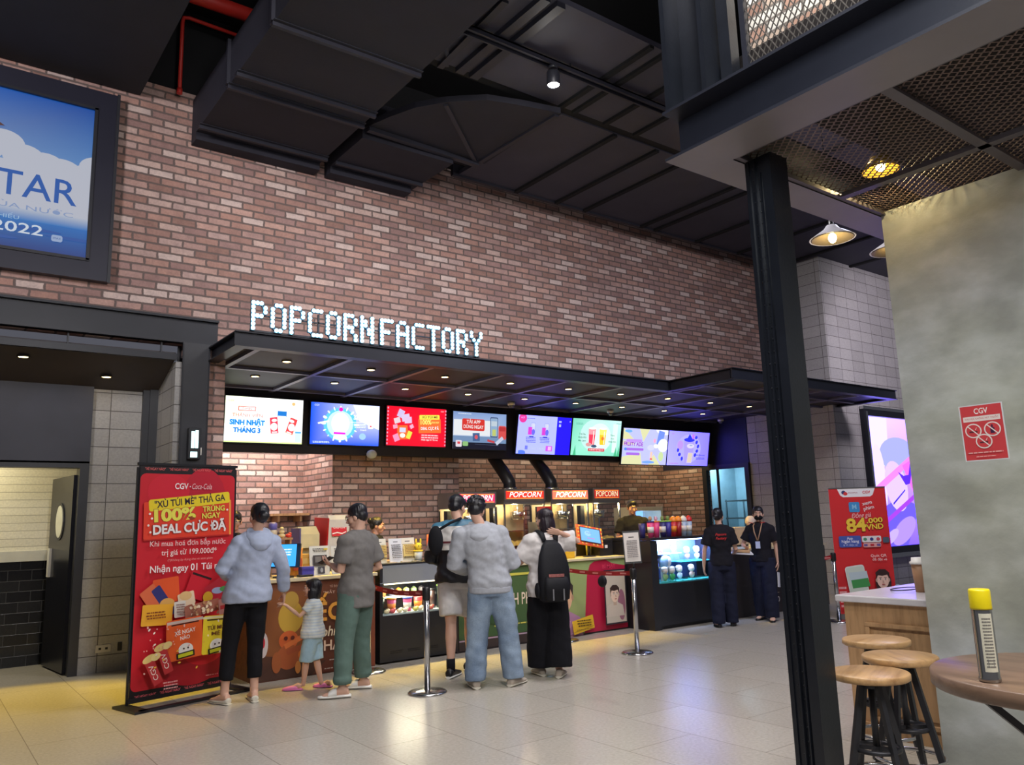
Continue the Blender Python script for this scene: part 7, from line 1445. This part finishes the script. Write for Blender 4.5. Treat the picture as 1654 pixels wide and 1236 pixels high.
t = thing('takeaway_cup', 'brown paper cup with white lid on the bar counter', 'cup', (5.68, 2.84, .901)); MB().lathe([(0, 0), (.045, 0), (.058, .19), (0, .19)], n=22).build('cup_wall', mat('kraft_cup', (156, 116, 84), .6), t); MB().lathe([(.06, .19), (.066, .19), (.066, .205), (.055, .21), (.052, .235), (0, .237)], n=22).build('lid', WHT, t)
t = thing('power_cable', 'thin dark cable loop lying on the bar counter', 'cable', (5.75, 3.0, .905)); MB().tube([(.16 * math.cos(q), .07 * math.sin(q), .004) for q in [k * .35 for k in range(17)]], .004, 6).build('cable', M_LAMB, t)
M_IRON = mat('black_iron', (48, 48, 52), .45, .4, .15, 8, .05)
def stool(x, y, z, label, rz):
    t = thing('bar_stool', label, 'stool', (x, y, 0), rz, 'bar stools by the oak counter')
    MB().lathe([(0, z - .035), (.178, z - .035), (.188, z - .028), (.188, z - .006), (.182, z), (0, z)], n=40).build('seat', M_OAKT, t)
    MB().cyl((0, 0, z - .36), (0, 0, z - .05), .016, 14).lathe([(.07, z - .05), (.07, z - .036), (0, z - .036)], n=20).lathe([(.05, z - .075), (.05, z - .05), (0, z - .05)], n=16).build('screw_spindle', M_IRON, t)
    for k in range(4):
        a = PI / 4 + k * PI / 2; c, s = math.cos(a), math.sin(a)
        MB().bar((c * .055, s * .055, z - .06), (c * .20, s * .20, 0), .030, .022, up=(-s, c, 0)).build('leg', M_IRON, t)
    MB().torus((0, 0, z - .36), .105, .012, 28).box(-.1, .1, -.011, .011, z - .37, z - .35).box(-.011, .011, -.1, .1, z - .37, z - .35).build('upper_ring', M_IRON, t)
    MB().torus((0, 0, .20), .165, .010, 32).build('foot_ring', M_CHROME, t); return t
stool(3.90, 2.265, .68, 'round oak bar stool nearest the riveted column', .35); stool(4.27, 2.30, .71, 'round oak bar stool in the middle of the three', .9); stool(4.62, 2.62, .725, 'round oak bar stool furthest back, against the oak counter', .1)
t = thing('bar_table', 'round dark wood bar table in front of the concrete wall', 'table', (2.77, .98, 0))
MB().lathe([(0, .94), (.365, .94), (.37, .945), (.37, .981), (.365, .985), (0, .985)], n=64).build('table_top', M_TABLE, t); MB().cyl((0, 0, .03), (0, 0, .94), .035, 18).build('pedestal', M_IRON, t); MB().lathe([(0, 0), (.25, 0), (.25, .012), (.05, .035), (0, .035)], n=36).build('base', M_IRON, t)
for k in range(3): q = k * 2.094 + .4; MB().bar((math.cos(q) * .03, math.sin(q) * .03, .72), (math.cos(q) * .27, math.sin(q) * .27, .93), .02, .02).build('strut', M_IRON, t)
t = thing('spray_can', 'silver spray can with yellow cap on the dark bar table', 'can', (2.50, 1.088, .985))
MB().lathe([(0, 0), (.026, 0), (.029, .004), (.029, .012), (.027, .016), (.027, .200), (.024, .208), (0, .210)], n=28).build('can_body', mat('polished_can', (170, 168, 164), .16, .9, .04, 20), t); MB().lathe([(.0282, .200), (.0285, .205), (.0285, .252), (.026, .257), (0, .257)], n=28).build('cap', mat('yellow_cap', (236, 214, 20), .35), t)
a = Art(.0)
for i in range(8): a.rect(-.01575 + i * .0045, 0, .0046, .16, (222, 218, 196))
a.scribble(0, .0, .024, .14, (120, 116, 110), 16, 3); a.rect(0, -.055, .016, .02, (140, 144, 140)); me = bpy.data.meshes.new('label'); a.bm.to_mesh(me); a.bm.free()
for i_, v in enumerate(me.vertices):
    q = -PI / 2 - math.radians(48) + v.co.x / .0274; rr = .0272 + (.0 if i_ < 32 else .0004); v.co = Vector((rr * math.cos(q), rr * math.sin(q), .11 + v.co.z))
add('can_label', me, M_PRINT, t)
t = thing('wall_notice', 'red no smoking notice taped to the concrete wall', 'sign', (4.898, 1.995, 1.895)); t.rotation_euler = (math.radians(1.2), 0, math.radians(-90))
MB().box(-.118, .118, -.003, .0, -.162, .162).build('sheet', M_PAPER, t)
a = Art(.0005); a.rect(0, 0, .222, .312, (214, 66, 72)); a.text('CGV', 0, .122, .045, (246, 240, 238), 0, .02, .075); a.rect(0, .080, .20, .030, (240, 226, 222)); a.text('KHU VỰC KHÔNG HÚT THUỐC', 0, .080, .014, (206, 90, 92), 0, .004, .18)
for u, v in ((-.052, .012), (.052, .014), (0, -.052)):
    a.ell(u, v, .045, .042, (244, 230, 226)); a.ell(u, v, .038, .035, (214, 66, 72))
    if (u, v) == (.052, .014): a.rect(u, v - .008, .022, .032, (60, 30, 70)); a.rect(u, v + .014, .009, .022, (60, 30, 70))
    else: a.rect(u, v - .006, .044, .009, (90, 40, 50)); a.line(u + .012, v + .004, u + .02, v + .018, .003, (240, 226, 222))
    a.line(u - .028, v + .028, u + .028, v - .028, .006, (244, 230, 226))
a.scribble(0, -.115, .19, .012, (240, 190, 186), 1, 3); a.scribble(0, -.138, .11, .008, (240, 190, 186), 1, 5)
a.build('notice_print', M_PRINT, t, (0, -.0034, 0))
def pendant(x, y, z, label, on):
    t = thing('pendant_lamp', label, 'lamp', (x, y, z), 0, 'pendant lamps over the oak counter')
    MB().lathe([(.04, .10), (.06, .07), (.165, .0), (.172, -.004), (.165, -.006), (.055, .06), (.035, .09)], n=40).build('shade', mat('white_enamel_shade', (206, 204, 214), .35), t)
    MB().lathe([(.05, .055), (.158, -.006), (.152, -.008), (.045, .05)], n=40).build('lining', mat('dim_lining', (96, 84, 62), .5), t)  # added lining, its dark tone dims the lit inside of the shade
    MB().cyl((0, 0, .08), (0, 0, 2.6), .004, 6).build('cord', M_LAMB, t); MB().cyl((0, 0, .05), (0, 0, .14), .02, 12).build('socket', M_LAMB, t)
    MB().ball((0, 0, .0), (.03, .03, .04), 12).build('bulb', emis('pendant_bulb', (255, 222, 150), 38.), t)
    light('pendant_bulb_light', 'POINT', (0, 0, -.07), 5 if on else .6, (1, .82, .5), .05, parent=t)
pendant(5.56, 3.165, 3.56, 'lit enamel pendant lamp glowing beside the riveted column', True); pendant(6.30, 3.08, 3.57, 'enamel pendant lamp half hidden behind the concrete wall', False)
